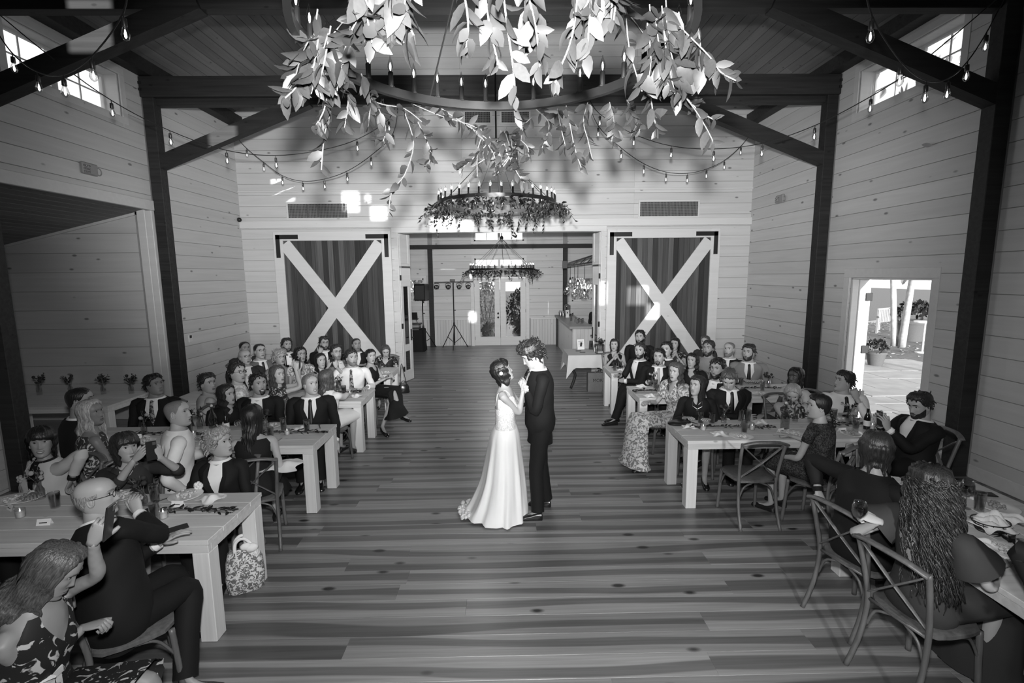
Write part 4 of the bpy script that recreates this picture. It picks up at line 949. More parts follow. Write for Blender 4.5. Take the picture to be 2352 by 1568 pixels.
def person(key, label, px, Y, face=pi, fem=0, look=LOOK, hair='dark', style='short', sk='skin_light', outfit='suit', cloth='cloth_black', shirt='cloth_shirt', tie=None, arms=None, lean=.08, side=0., twist=0., smile=.3, beard=0, fat=1., glasses=False, sc=None, pose='sit', zhead=None, hang=.25, neck=None, sleeve='long', voxel=None, legs=None, seed=None, skirt='knee', hroll=0., hpitch=None, extra=None, trousers='cloth_black', lens=None, pos=None, hyaw=None, backopen=0):
    rg = random.Random(seed if seed is not None else len(PEOPLE)*7+1)
    tgt = aty(px[0], px[1], Y) if pos is None else Vector(pos)
    base = .455 if pose == 'sit' else None
    if pose == 'sit':
        if sc is None: sc = 1.04 if not fem else .965
        zf = ((tgt.z-.455)/sc/(1-.12*abs(lean))-.086)/.655; zf = max(.74, min(1.08, zf))
    else:
        zf = 1.
        if sc is None: sc = tgt.z/1.606
        base = .865*sc
    P = Pose(base, fem, sc, lean, side, twist, fat, zf)
    # where the head goes, then where the body stands
    M0, hc0 = mat_head(P, 0, 0, 0, sc)
    rot = Matrix.Rotation(face, 3, 'Z'); hw = rot @ hc0; loc = Vector((tgt.x-hw.x, tgt.y-hw.y, 0))
    inv = rot.transposed()
    if hyaw is None:
        dl = inv @ (Vector(look)-tgt); hy = -atan2(dl.x, dl.y); hy = max(-1.35, min(1.35, hy)); hp = atan2(dl.z, sqrt(dl.x**2+dl.y**2)); hp = max(-.6, min(.4, hp))
    else: hy, hp = hyaw, 0
    if hpitch is not None: hp = hpitch
    MH, hc = mat_head(P, hy, hp, hroll, sc)
    toL = lambda p: inv @ (Vector(p)-loc)                                       # world -> body
    near = Y < 6.2; vox = voxel or (.013 if Y < 5 else (.016 if Y < 7 else .021))
    K = .93 if outfit in ('suit', 'shirt') else .985
    b = MB(); b.loft(torso_rings(P, -.02, .70, 20, 20, -.008 if outfit in ('suit', 'shirt') else -.001))
    # arms
    shw = (.208 if not fem else .168)*1.0; A = {}
    arms = arms or {}
    for s, nm in ((-1, 'L'), (1, 'R')):
        sh = P.point(.515, (s*shw, 0, 0)); spec = arms.get(nm, 'lap')
        pole = Vector((s*.6, -.5, -.8)); nrm = Vector((0, 0, 1)); curl = .55; hd = None; pt = False
        if isinstance(spec, dict):
            tw = toL(spec['w']) if 'w' in spec else Vector(spec['l']); curl = spec.get('curl', .6)
            if 'pole' in spec: pole = Vector(spec['pole'])
            if 'n' in spec: nrm = Vector(spec['n']) if 'l' in spec or spec.get('loc') else inv @ Vector(spec['n'])
            if 'd' in spec: hd = Vector(spec['d']) if 'l' in spec or spec.get('loc') else inv @ Vector(spec['d'])
        elif spec == 'lap': tw = Vector((s*.11, .30, base+.16))
        elif spec == 'table': tw = Vector((s*.13, .36, .775)); curl = .25
        elif spec == 'fold': tw = Vector((-s*.10, .27, base+.24+.03*s)); nrm = Vector((0, .8, .4)); hd = Vector((-s, .2, .1))
        elif spec == 'chin': tw = P.point(.6, (s*.07, .19, 0)); nrm = Vector((0, .9, -.2)); hd = Vector((-s*.3, -.1, 1)); curl = 1.2; pole = Vector((s*.5, .2, -1))
        elif spec == 'clasp': tw = P.point(.52, (s*.05, .26, 0)); nrm = Vector((s, .4, 0)); hd = Vector((-s*.4, .2, 1)); curl = 1.25; pole = Vector((s*.6, 0, -1))
        elif spec == 'down': tw = Vector((s*.24, .03, base-.02)) if pose != 'sit' else Vector((s*.26, .05, base+.08))
        el, wr = ik(sh, tw, .285*sc, .245*sc, pole)
        fd = (wr-el).normalized(); hd = (hd.normalized() if hd else (fd+Vector((0, .1, -.1))).normalized())
        start = P.point(.505, (s*shw*.5, 0, 0))
        pts = limb_path([start, sh, sh.lerp(el, .5), el, el.lerp(wr, .5), wr], 4)
        f_ = .86 if fem else 1.; f_ *= 1+(fat-1)*.5
        A[s] = (pts, sh, el, wr, hd, nrm, curl)
        kk = [.05, .055, .049, .043, .041, .038, .04, .036, .030, .027]
        tubeR(b, pts, [q*f_*sc*(K if sleeve == 'long' else 1) for q in kk], 10)
    # legs
    Lg = {}; legs = legs or {}
    for s in (-1, 1):
        if pose == 'sit':
            hip = Vector((s*.09*sc, .0, base+.085)); kn = Vector((s*.11, .42*sc, .515)); an = Vector((s*.10, .40*sc, .09)); ft = Vector((s*.12, .56*sc, .02))
            if s in legs: kn, an, ft = [toL(q) for q in legs[s]]
            kk = [.088, .085, .075, .066, .058, .055, .054, .048, .04, .036]
        else:
            hip = Vector((s*.09*sc, 0, base+.03)); kn = Vector((s*.095*sc, .025, .5*sc)); an = Vector((s*.09*sc, -.03, .09)); ft = Vector((s*.11*sc, .13, .02))
            if s in legs: kn, an, ft = [toL(q) for q in legs[s]]
            kk = [.09, .088, .08, .07, .06, .056, .056, .05, .042, .036]
        pts = limb_path([hip, hip.lerp(kn, .5), kn, kn.lerp(an, .45), an], 5); Lg[s] = (pts, hip, kn, an, ft)
        tubeR(b, pts, [q*sc*(.9 if fem else .95)*(1+(fat-1)*.4) for q in kk], 10)
        foot = limb_path([an+Vector((0, 0, .0)), an+(ft-an)*.35+Vector((0, 0, -.02)), ft.lerp(an, .25)+Vector((0, 0, -.005)), ft+Vector((0, 0, .005))], 3)
        fk = .62 if outfit in ('suit', 'shirt') else .9; tubeR(b, foot, [.036*sc*fk, .034*sc*fk, .028*sc*fk, .012*sc*fk], 8)
    v, f = remesh(b, vox)
    body = MB(); body.add(v, f, 0)
    hm = make_head(fem, smile); body.add([MH @ Vector(q) for q in hm.v], [], 0); n0 = len(body.v)-len(hm.v)
    body.f.extend([tuple(i+n0 for i in q) for q in hm.f]); body.m.extend(hm.m)
    for s in (-1, 1):
        pts, sh, el, wr, hd, nrm, curl = A[s]; make_hand(body, wr, hd, nrm, s, curl, sc=sc*(.92 if fem else 1.))
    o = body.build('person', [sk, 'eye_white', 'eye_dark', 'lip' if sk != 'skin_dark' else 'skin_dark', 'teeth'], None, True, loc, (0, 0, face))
    tag(o, label, 'person'); PEOPLE[key] = dict(o=o, MH=MH, P=P, A=A, hc=hc, loc=loc, rot=rot, sc=sc, head=Matrix.Translation(loc) @ rot.to_4x4() @ MH)
    # hair
    hmat = 'hair_'+hair; h = None
    if style == 'short': h = tufts(hair_cap(.090, .0, -.07, .010, .020, rg, lump=.1), 70 if Y < 7 else 30, rg)
    elif style == 'crop': h = hair_cap(.092, .005, -.06, .004, .006, rg)
    elif style == 'recede': h = hair_cap(.102, .005, -.07, .008, .010, rg)
    elif style == 'bald': h = None
    elif style == 'stubble': h = hair_cap(.098, .005, -.07, .0012, .0014, rg); hmat = 'hair_stubble'
    elif style == 'fringe_bald':
        h = hair_cap(.08, .0, -.07, .010, .012, rg); h.f = [q for q in h.f if len(q) == 4 and np.mean([h.v[i][2] for i in q]) < .045 and np.mean([h.v[i][1] for i in q]) < .03]; h.m = [0]*len(h.f)
    elif style == 'wavy': h = tufts(hair_cap(.074, -.015, -.085, .020, .030, rg, lump=.12), 190, rg, .045, .008, .026, .010)
    elif style == 'bob': h = hair_cap(.066, -.03, -.08, .016, .02, rg); hair_curtain(h, .0, 1.12, .024, .004, 3, .0, rg, taper=.9)
    elif style == 'bangs': h = hair_cap(.046, -.02, -.08, .018, .024, rg); hair_curtain(h, -.01, 1.1, .024, .005, 3, .0, rg, taper=.9)
    elif style == 'shortcurl': h = tufts(hair_cap(.070, -.02, -.085, .018, .024, rg, lump=.12), 130, rg, .045, .008, .018, .006)
    elif style == 'long': h = hair_cap(.088, -.02, -.08, .014, .016, rg); hair_curtain(h, hang, 1.15, .016, .006, 4, .05, rg, .02)
    elif style == 'wavylong': h = hair_cap(.088, -.02, -.08, .016, .018, rg); hair_curtain(h, hang, 1.12, .020, .013, 5, .05, rg, .02, .95)
    elif style == 'tied': h = hair_cap(.088, -.015, -.085, .011, .014, rg)
    elif style == 'curly': h = hair_cap(.074, -.02, -.08, .02, .026, rg, lump=.3); coils(h, 430, hang+.2, rg)
    if h is not None:
        if style == 'tied':
            if extra == 'braid':
                for i in range(15):
                    zz = -.05-.032*i; h.sphere((.010*(1 if i % 2 else -1), -.115-.012*min(i, 3), zz), (.021, .017, .024), 8, 5)
            else: h.sphere((0, -.125, .02), (.035, .03, .04), 10, 6)
        ho = h.build('hair', hmat, o, True); ho.matrix_local = MH
        if hair in ('blonde', 'grey', 'light', 'white') or 1: ho['label'] = {'black': 'black', 'dark': 'dark', 'brown': 'brown', 'light': 'light brown', 'blonde': 'blonde', 'grey': 'grey', 'white': 'white'}[hair]+' hair'
    for q in (-1, 1): e = brows(fem, q).build('eyebrow', hmat if hair not in ('blonde', 'white', 'grey') else 'hair_light', o, True); e.matrix_local = MH
    if beard: bo = make_beard(beard, rg).build('beard', hmat if beard > .0026 else 'hair_stubble', o, True); bo.matrix_local = MH
    if glasses:
        g = MB()
        for s in (-1, 1):
            g.tube([(s*.032+.021*cos(t), .098, .018+.016*sin(t)) for t in np.linspace(0, 2*pi, 15)[:-1]], .0018, 5, closed=True); g.tube([(s*.053, .097, .022), (s*.078, .06, .022), (s*.081, -.005, .016)], .0018, 5)
        g.tube([(-.011, .1, .022), (.011, .1, .022)], .0018, 5); go = g.build('glasses', 'black_plastic', o, True); go.matrix_local = MH
    # clothing
    wr_ = .05
    def sleeves(m, grow, cut=1., start=0, flare=0.):
        for s in (-1, 1):
            pts = A[s][0]; n = max(4, int(len(pts)*cut)); q = pts[:n]
            kk = [.055, .062, .055, .049, .047, .044, .046, .042, .037, .034]; k2 = [float(np.interp(i/(n-1)*cut*9, range(10), kk)) for i in range(n)]
            k2 = [r*sc*(.88 if fem else 1.)*(1+(fat-1)*.5)+grow+flare*(i/(n-1)) for i, r in enumerate(k2)]
            tubeR(m, q, k2, 12, True, 0, wr=.045, rg=rg)
    def trousers_():
        t = MB(); t.loft(torso_rings(P, -.02, .14, 5, 24, .008))
        for s in (-1, 1):
            pts = Lg[s][0]; tubeR(t, pts, [q*sc*(1+(fat-1)*.4) for q in ([.098, .095, .088, .080, .074, .070, .070, .066, .064, .064])], 12, wr=.02)
        t.build('trousers', trousers, o, 50)
        shoes()
    def shoes(heel=False):
        for s in (-1, 1):
            an, ft = Lg[s][3], Lg[s][4]; d = Vector((ft.x-an.x, ft.y-an.y, 0)); L = d.length+.09; d.normalize(); sx = Vector((d.y, -d.x, 0)); zb = max(0., min(an.z-.09, ft.z-.02)); hb = an-d*.05; m = MB(); rings = []
            for t_, w, hgt in ((0, .02, .05), (.04, .034, .085), (.2, .037, .085), (.42, .038, .062), (.65, .046, .05), (.85, .044, .042), (.96, .03, .034), (1.0, .012, .02)):
                c = Vector((hb.x, hb.y, zb))+d*(L*t_)
                rings.append([c+sx*(w*(.9 if fem else 1)*sc*cos(q))+Vector((0, 0, hgt*.5+hgt*.5*sin(q) if sin(q) > 0 else hgt*.5*(1+max(-1, sin(q)*1.6)))) for q in np.linspace(0, 2*pi, 11)[:-1]])
            m.loft(rings).build('shoe', 'leather', o, 50)
    FR = lambda a: a
    vtop = lambda depth, w: (lambda a: .592-depth*max(0, 1-a/w))
    if outfit == 'suit':
        s_ = garment(P, .02, vtop(.03, .5), 10, 28, .006, rg=rg); s_.loft([[P.surf(h_, -2*pi*j/20, g_) for j in range(20)] for h_, g_ in ((.574, .007), (.592, .010), (.606, .010))], False)
        for q in (-1, 1):
            pts, _, el, wr, *_r = A[q]; tubeR(s_, [wr.lerp(el, .16), wr.lerp(el, .02)], [.038*sc, .036*sc], 10, False)
        s_.build('shirt', shirt, o, 50)
        dep, w = .35, .44
        j = garment(P, -.06 if pose == 'sit' else -.13, vtop(dep, w), 16, 44, .02, .012, .0, rg); sleeves(j, .006, .945)
        for q in (-1, 1):                                                       # lapels along the V
            a_ = []; b_ = []
            for t in np.linspace(0, 1, 7):
                a1 = w*t*.98; hh = .592-dep*(1-t*.98); wd = .05*sin(pi*min(t*.8+.12, 1)); a_.append(P.surf(hh, q*a1, .022)); b_.append(P.surf(hh-wd*.3, q*(a1+wd*5.2*(1-.35*t)), .030))
            nb = len(j.v); j.v.extend([tuple(p) for p in a_+b_]); j.f.extend([(nb+i, nb+i+1, nb+8+i, nb+7+i) for i in range(6)]); j.m.extend([0]*6)
        j.build('jacket', cloth, o, 50)
        trousers_()
    elif outfit == 'shirt':
        s_ = garment(P, -.02, vtop(.03, .4), 14, 36, .014, rg=rg, wob=.007); sleeves(s_, .003, .95)
        s_.loft([[P.surf(h_, -2*pi*j/20, g_) for j in range(20)] for h_, g_ in ((.574, .014), (.592, .013), (.606, .012))], False)
        s_.build('shirt', cloth, o, 50); trousers_()
    elif outfit in ('dress', 'top'):
        nk = neck or (.09, .5)
        if sleeve == 'none': top = lambda a: (.50 if a > 1.15 and a < 1.95 else (.575-nk[0]*max(0, 1-a/nk[1]) if a <= 1.15 else .555))
        else: top = vtop(*nk)
        if backopen: t0_ = top; top = lambda a: t0_(a)-(backopen*max(0, 1-(pi-a)/.75)**.6 if a > 2.39 else 0)
        d_ = garment(P, -.015, top, 14, 40, .011 if sleeve != 'long' else .013, rg=rg, wob=.003)
        if sleeve == 'long': sleeves(d_, .004, .93)
        elif sleeve == '34': sleeves(d_, .006, .72)
        elif sleeve == 'short': sleeves(d_, .008, .40)
        elif sleeve == 'puff':
            for s in (-1, 1):
                pts = A[s][0]; n = int(len(pts)*.5); tubeR(d_, pts[:n], [(.06+.045*sin(pi*i/(n-1)))*sc for i in range(n)], 14, True, wr=.05)
        elif sleeve == 'flutter':
            for s in (-1, 1):
                pts = A[s][0]; tubeR(d_, pts[3:9], [.06, .075, .09, .1, .115, .13], 16, False, wr=.03)
        if pose == 'sit':
            kl, kr = Lg[-1][2], Lg[1][2]; kc = (kl+kr)/2; ac = (Lg[-1][3]+Lg[1][3])/2
            path = [Vector((0, 0, base+.16)), Vector((0, .02, base+.085)), Vector((0, .10, base+.085)), (Vector((0, .1, base+.085))+kc)/2+Vector((0, 0, .01)), kc+Vector((0, .03, .02))]
            wds = [(.165, .13), (.19, .125), (.2, .118), (.205, .112), (.21, .108)]
            if skirt in ('long', 'mid'):
                e_ = .05 if skirt == 'long' else .28
                dn = ac-kc; path += [kc+Vector((0, .07, -.10)), Vector((ac.x, ac.y+.06, e_+.1)), Vector((ac.x, ac.y+.07, e_))]; wds += [(.215, .115), (.24, .14), (.27, .17)]
            rings = []; k = len(path); U = 22
            for i, p in enumerate(path):
                t = (path[min(i+1, k-1)]-path[max(i-1, 0)]).normalized(); x = Vector((1, 0, 0)); up = x.cross(t) if 0 else t.cross(x)*-1
                wd, hg = wds[i]; rings.append([p+x*(wd*sc*cos(2*pi*q/U)*(1+.05*sin(q*2.9+i)))+up*(hg*sc*sin(2*pi*q/U)*(1+.05*sin(q*4.1))) for q in range(U)])
            d_.loft(rings, False)
        d_.build('dress' if outfit == 'dress' else 'top', cloth, o, True if near else 60)
        if outfit == 'top': trousers_()
        else: shoes()
    elif outfit == 'gown':
        top = lambda a: (.475 if 1.1 < a < 2.0 else (.50-.07*max(0, 1-a/.5) if a <= 1.1 else .36))
        d_ = garment(P, .14, top, 14, 44, .006, rg=rg, wob=0); d_.build('bodice', 'lace_white', o, True)
        m = MB()
        for s in (-1, 1): m.tube([P.surf(.47, s*.75, .006), P.surf(.535, s*.9, .006), P.surf(.57, s*1.35, .004), P.surf(.53, s*2.2, .005), P.surf(.40, s*2.45, .006)], .009, 6, flat=.35)
        m.build('strap', 'lace_white', o, True)
        m = MB(); rows = 26; seg = 72; vs = []; zw = P.at(.17)[0].z
        for i in range(rows):
            t = i/(rows-1); z_ = zw*(1-t)+.012*t
            for j in range(seg):
                th = -2*pi*j/seg; sn, cs = sin(th), cos(th)
                rx = .150+.035*min(1, t/.1)+.165*t; ry = (.116+.02*min(1, t/.1)+.13*t if cs > 0 else .118+.03*min(1, t/.1)+.17*t+.42*max(0, t-.55)**1.6)
                fo = 1+(.055*sin(th*11+1.2*sin(3*t))+.03*sin(th*19+2))*min(1, t*1.6)
                drop = z_*(1-.0*t)
                vs.append((rx*sn*fo*sc, (ry*cs*fo-.03*t)*sc, drop+(.012*abs(sin(th*7))*(t > .9) if cs < -.4 else 0)))
        m.add(vs, grid_faces(rows, seg)); m.build('skirt', 'gown', o, True)
        m = MB(); r2 = random.Random(4)
        for i in range(46):
            a = pi+r2.uniform(-.55, .55); q = Vector((.34*sin(a), (.43+r2.uniform(-.06, .05))*cos(a)-.02, .015+.05*r2.random())); m.sphere(q, (.03, .028, .014), 7, 4, mat=Euler((r2.uniform(-.8, .8), r2.uniform(-.8, .8), 0)).to_matrix())
        fl_ = m.build('train_flowers', 'lace_white', o, True); fl_['kind'] = 'stuff'; shoes()
    if tie:
        m = MB(); L_ = []; R_ = []; N = 12; g = .022 if outfit == 'shirt' else .013
        for i in range(N):
            t = i/(N-1); h_ = .57-.40*t; wd = (.020 if i == 0 else .016+.026*t)*(1 if t < .93 else .5)
            L_.append(P.surf(h_, 0, g)+P.at(h_)[1] @ Vector((-wd, 0, 0))); R_.append(P.surf(h_, 0, g)+P.at(h_)[1] @ Vector((wd, 0, 0)))
        fw = P.at(.4)[1] @ Vector((0, .006, 0))
        V = L_+R_+[p+fw for p in L_]+[p+fw for p in R_]
        fs = [(i, i+1, N+i+1, N+i) for i in range(N-1)]+[(2*N+i, 3*N+i, 3*N+i+1, 2*N+i+1) for i in range(N-1)]+[(i, 2*N+i, 2*N+i+1, i+1) for i in range(N-1)]+[(N+i, N+i+1, 3*N+i+1, 3*N+i) for i in range(N-1)]
        m.add(V, fs); m.sphere(P.surf(.572, 0, g+.004), (.019, .014, .018), 8, 5); m.build('tie', tie, o, True)
    return o
def held(obj_builder, name, label, cat, loc, mat3):
    pass
# ================================================================ the couple
def V3(x, y, Y): return aty(x, y, Y)
hp_ = aty(1206, 884, 4.74)
person('groom', 'groom in a black suit with tousled dark hair, standing holding hands with the bride', (1231, 812), 4.8, pi/2+.12, look=aty(1166, 852, 4.75), hair='dark', style='wavy', cloth='cloth_black', pose='stand', lean=.04, arms={'L': dict(w=hp_+Vector((.02, -.015, -.03)), curl=1.2, n=(.2, -1, .2), d=(-.5, .2, .6), pole=(-.8, -.3, -.8)), 'R': dict(w=aty(1190, 930, 4.9), pole=(.4, -.3, -.8))}, smile=.4, tie='tie_dark', legs={-1: (Vector((.30, 4.68, .5)), Vector((.31, 4.62, .09)), Vector((.13, 4.63, .02))), 1: (Vector((.36, 4.86, .5)), Vector((.42, 4.9, .09)), Vector((.27, 4.93, .02)))}, voxel=.011)
person('bride', 'bride in a white gown with short dark hair, looking up at the groom', (1162, 850), 4.75, -pi/2-.12, fem=1, look=aty(1222, 800, 4.8), hair='black', style='bob', outfit='gown', pose='stand', lean=-.03, sc=.93, arms={'R': dict(w=hp_+Vector((-.02, -.01, -.05)), curl=1.1, n=(.3, -1, 0), d=(.35, 0, 1), pole=(.25, -.25, -1)), 'L': dict(w=aty(1208, 898, 4.85), curl=.9, d=(.4, 0, 1), n=(0, 1, 0))}, sleeve='none', smile=.75, voxel=.010)
def pin(key, local, name, mat, petals=7, r=.018, tails=False):
    """small flower fixed to a person (head or chest)"""
    p = PEOPLE[key]; m = MB()
    for i in range(petals): a = 2*pi*i/petals; m.sphere((r*cos(a), r*.4*(i % 2), r*sin(a)), r*.75, 7, 5)
    m.sphere((0, r*.6, 0), r*.7, 7, 5)
    if tails:
        for i in range(5): m.tube([(0, 0, 0), (.012*(i-2), .01, -.07), (.016*(i-2)+.006*sin(i*3), .012, -.16-.02*(i % 3))], .0035, 5, flat=.3)
    o = m.build(name, mat, p['o'], True)
    return o
g = pin('bride', None, 'hair_flower', 'cloth_white', 6, .012); g.matrix_local = PEOPLE['bride']['MH'] @ Matrix.Translation((.098, -.03, .02)) @ Matrix.Rotation(-pi/2, 4, 'Z')
g = pin('groom', None, 'boutonniere', 'cloth_white', 6, .017); g.location = PEOPLE['groom']['P'].surf(.44, -.55, .04)
# ================================================================ guests
def dirv(a): return Vector((-sin(a), cos(a), 0))
GR = {}
def guest(key, label, px, Y, face, tbl=None, ch=True, cl=None, crz=None, cpos=None, **kw):
    o = person(key, label, px, Y, face, **kw)
    if ch:
        f = dirv(face); l = PEOPLE[key]['loc']; cl_ = cl or 'cross-back chair under the '+' '.join(label.split(',')[0].split()[:11])
        c = chair(l.x+f.x*.02 if cpos is None else cpos[0], l.y+f.y*.02 if cpos is None else cpos[1], face if crz is None else crz, cl_, 'occupied cross-back chairs'); PEOPLE[key]['chair'] = c
    return o
def phone_obj(lab, pos, nrm, up=(0, 0, 1), mat='black_plastic', s=1., screen=True):
    """phone with its back along -nrm"""
    n = Vector(nrm).normalized(); u = Vector(up); u = (u-n*u.dot(n)).normalized(); r = u.cross(n)
    t = thing('phone', lab, 'phone', pos); t.rotation_euler = Matrix((r, u, n)).transposed().to_euler()
    MB().cbox(-.037*s, .037*s, -.075*s, .075*s, -.004, .004, .003).build('case', mat, t)
    MB().box(-.034*s, .034*s, -.071*s, .071*s, .0041, .0046).build('screen', 'black_plastic', t)
    MB().cbox(-.032*s, -.008*s, .042*s, .066*s, -.006, -.004, .001).build('camera_bump', 'grey_metal', t); return t
PI = pi
# --- tote-bag table (L1)
guest('whitejacket', 'smiling woman with dark fringe, white jacket over a dark top and corsage', (90, 1022), 3.92, PI-.35, 'L1', fem=1, look=(.3, -2, 2.0), hair='black', style='bangs', outfit='suit', cloth='cloth_light', shirt='cloth_black', smile=.9, lean=.12, fat=1.12, arms={'R': dict(w=aty(75, 1135, 3.72), pole=(.7, -.2, -.4), curl=.3), 'L': dict(w=aty(165, 1100, 3.85), pole=(-1, -.1, .2), curl=.6)}, sk='skin_mid')
ph = aty(342, 1035, 3.72); guest('phonewoman', 'woman with a dark bob and fringe in a charcoal dress, tapping a phone held up', (287, 1035), 3.88, PI+.5, 'L1', fem=1, look=ph, hair='dark', style='bangs', outfit='dress', cloth='cloth_charcoal', sleeve='34', lean=.1, fat=1.1, smile=.2, arms={'R': dict(w=ph+Vector((-.10, -.02, -.06)), curl=.5, n=(-.3, -1, .1), d=(.7, .1, .7), pole=(.6, 0, -1)), 'L': dict(w=ph+Vector((.05, .04, -.07)), curl=1.2, n=(.8, -.5, 0), d=(-.2, -.1, 1), pole=(-.7, -.2, -.7))})
phone_obj('dark phone held up by the woman in charcoal with a fringe', ph+Vector((.02, .0, .0)), aty(287, 1035, 3.95)-ph, up=(.15, 0, 1))
guest('baldman', 'balding man with glasses in a black suit, seen from behind at the tote-bag table', (222, 1122), 2.72, -.4, 'L1', crz=-.85, cpos=(-2.2, 2.62), side=-.45, look=(2, 4.3, 1.5), hair='grey', style='fringe_bald', cloth='cloth_black', glasses=True, lean=.16, fat=1.15, sc=.98, smile=.1, cl='cross-back chair with a pale jacket hung on it, under the balding man in glasses', arms={'R': dict(w=aty(318, 1178, 2.92), curl=1.1, d=(-.3, .1, .9), n=(0, -1, .3), pole=(1, .2, -.6)), 'L': 'table'}, legs={1: (Vector((-2.02, 2.86, .50)), Vector((-1.92, 2.62, .10)), Vector((-1.72, 2.62, .02)))})
guest('elder', 'elderly woman with short grey hair, black blazer, white shirt and corsage', (500, 1022), 3.93, PI+.12, 'L1', fem=1, look=(1.0, 4.4, 1.6), hair='grey', style='shortcurl', outfit='suit', cloth='cloth_black', lean=.02, smile=.1, cl='cross-back chair under the elderly woman with a corsage', arms={'R': 'lap', 'L': 'lap'})
ph = aty(236, 1208, 2.0); guest('phonelady', 'long-haired woman in a dark floral dress, raising a phone and gripping a chair', (82, 1275), 1.98, -PI/2+.15, 'L0', fem=1, look=ph+Vector((0, .1, -.35)), hair='brown', style='wavylong', hang=.28, outfit='dress', cloth='floral_dark', sleeve='none', lean=.18, smile=.2, sc=.95, sk='skin_mid', neck=(.16, .6), arms={'L': dict(w=ph+Vector((-.05, .0, -.07)), curl=1.1, n=(.3, -1, 0), d=(.5, .1, .9), pole=(-.2, .6, -.8)), 'R': dict(w=aty(192, 1440, 2.15), curl=1.2, d=(1, .2, .1), pole=(.6, -.3, -1))})
phone_obj('dark phone raised by the woman in a dark floral dress', ph+Vector((.03, .0, .02)), (-.9, -.25, .15), up=(.05, .1, 1))
# --- table of the two smiling men (L2)
guest('suitback', 'man in a black suit with cropped dark hair, seen from behind by the alcove', (183, 912), 4.62, -.5, 'L2', look=(2.0, 7.0, 1.2), hair='black', style='crop', cloth='cloth_black', sc=1.05, sk='skin_mid', lean=.05)
guest('blonde', 'long-haired blonde woman in a dark halter dress, seen from behind', (212, 950), 4.42, -.7, 'L2', fem=1, hair='blonde', style='long', hang=.2, outfit='dress', cloth='floral_mid', sleeve='none', lean=.05, sk='skin_tan', smile=.6)
guest('indianman', 'dark-haired man in a black suit and patterned tie, gazing past the alcove table', (352, 888), 5.9, PI+.2, 'L2', look=(1.5, 4.2, 2.2), hair='black', style='short', sk='skin_tan', tie='tie_stripe', arms={'R': 'lap', 'L': 'lap'}, smile=.05)
guest('baldwhite', 'bald man in a white shirt, seen from behind with head in profile', (413, 952), 4.42, -.95, 'L2', hair='brown', style='stubble', outfit='shirt', cloth='cloth_shirt', lean=.12, smile=.1, arms={'R': 'down', 'L': 'table'}, cl='cross-back chair with a black jacket on it, under the bald man in white')
guest('blackback', 'woman with long black hair in a black dress, sitting with her back turned', (578, 962), 4.36, .35, 'L2', fem=1, look=(-2.4, 9, 1.2), hair='black', style='long', hang=.34, outfit='dress', cloth='cloth_black', sleeve='none', skirt='mid', lean=.05, arms={'R': dict(w=aty(648, 1062, 4.5), curl=.4, pole=(.3, -.6, -1)), 'L': 'table'}, sc=.95, cl='cross-back chair under the woman with long black hair')
guest('smiling', 'smiling dark-haired man with goatee, black suit and open white collar', (592, 886), 5.85, PI+.12, 'L2', look=(2.2, 1.5, 2.0), hair='black', style='short', sk='skin_mid', beard=.003, smile=1., arms={'R': 'table', 'L': 'table'})
guest('bald2', 'smiling man with thin fair hair, black suit and black tie', (712, 886), 5.85, PI+.25, 'L2', look=(2.6, 2.0, 1.9), hair='light', style='recede', tie='tie_dark', smile=1., fat=1.18, arms={'R': 'lap', 'L': dict(w=aty(775, 1040, 5.55), pole=(-1, -.3, -.3))}, cl='cross-back chair with a white napkin hung on it, under the fair smiling man')
guest('darkhairw', 'woman with long dark wavy hair and a black top, leaning beside the goateed man', (520, 910), 5.7, PI+.8, 'L2', fem=1, look=(1.5, 4.6, 1.4), hair='dark', style='wavylong', hang=.2, outfit='dress', cloth='cloth_black', sleeve='long', lean=.2, smile=.3)
# --- striped-tie table (L3)
guest('boy', 'boy in a black and white polo shirt, seen in profile', (480, 882), 6.22, -.95, 'L3', hair='dark', style='short', outfit='shirt', cloth='cloth_light', lean=.02, smile=.1, arms={'R': 'down', 'L': 'table'})
guest('plaid', 'man with glasses in a white checked shirt, seen in profile', (548, 858), 6.25, -.9, 'L3', hair='dark', style='short', outfit='shirt', cloth='plaid', glasses=True, lean=.1, fat=1.15)
guest('oldgrey', 'balding grey man in a dark jacket, half hidden behind the checked shirt', (562, 822), 7.72, PI+.7, 'L3', hair='grey', style='fringe_bald', cloth='cloth_charcoal', glasses=True)
ph = aty(686, 838, 6.35); guest('photog', 'brown-haired woman in a floral blouse, filming with a phone at arm height', (640, 862), 6.3, -1.1, 'L3', fem=1, hair='brown', style='long', hang=.1, outfit='dress', cloth='floral_mid', sleeve='short', lean=.05, smile=.3, fat=1.1, arms={'R': dict(w=ph+Vector((-.02, -.05, -.05)), curl=1.0, n=(0, -1, 0), d=(.1, 0, 1), pole=(.3, -.2, -1)), 'L': dict(w=ph+Vector((-.02, .06, -.06)), curl=1.0, n=(0, 1, 0), d=(.1, 0, 1), pole=(-.3, .2, -1))})
phone_obj('dark phone held by the brown-haired woman in a floral blouse', ph+Vector((.02, 0, .03)), (-1, -.2, .1))
ph = aty(664, 827, 7.55); guest('grayw', 'grey-haired woman with glasses and a pale top, holding up a white phone', (641, 823), 7.7, PI+.3, 'L3', fem=1, hair='grey', style='shortcurl', outfit='dress', cloth='cloth_mid', sleeve='short', glasses=True, arms={'L': dict(w=ph+Vector((.0, .03, -.08)), curl=1., n=(.3, -1, 0), d=(0, 0, 1)), 'R': 'table'}, fat=1.1)
phone_obj('white phone held up by the grey-haired woman in glasses', ph, (-.3, 1, .1), mat='white_plastic')
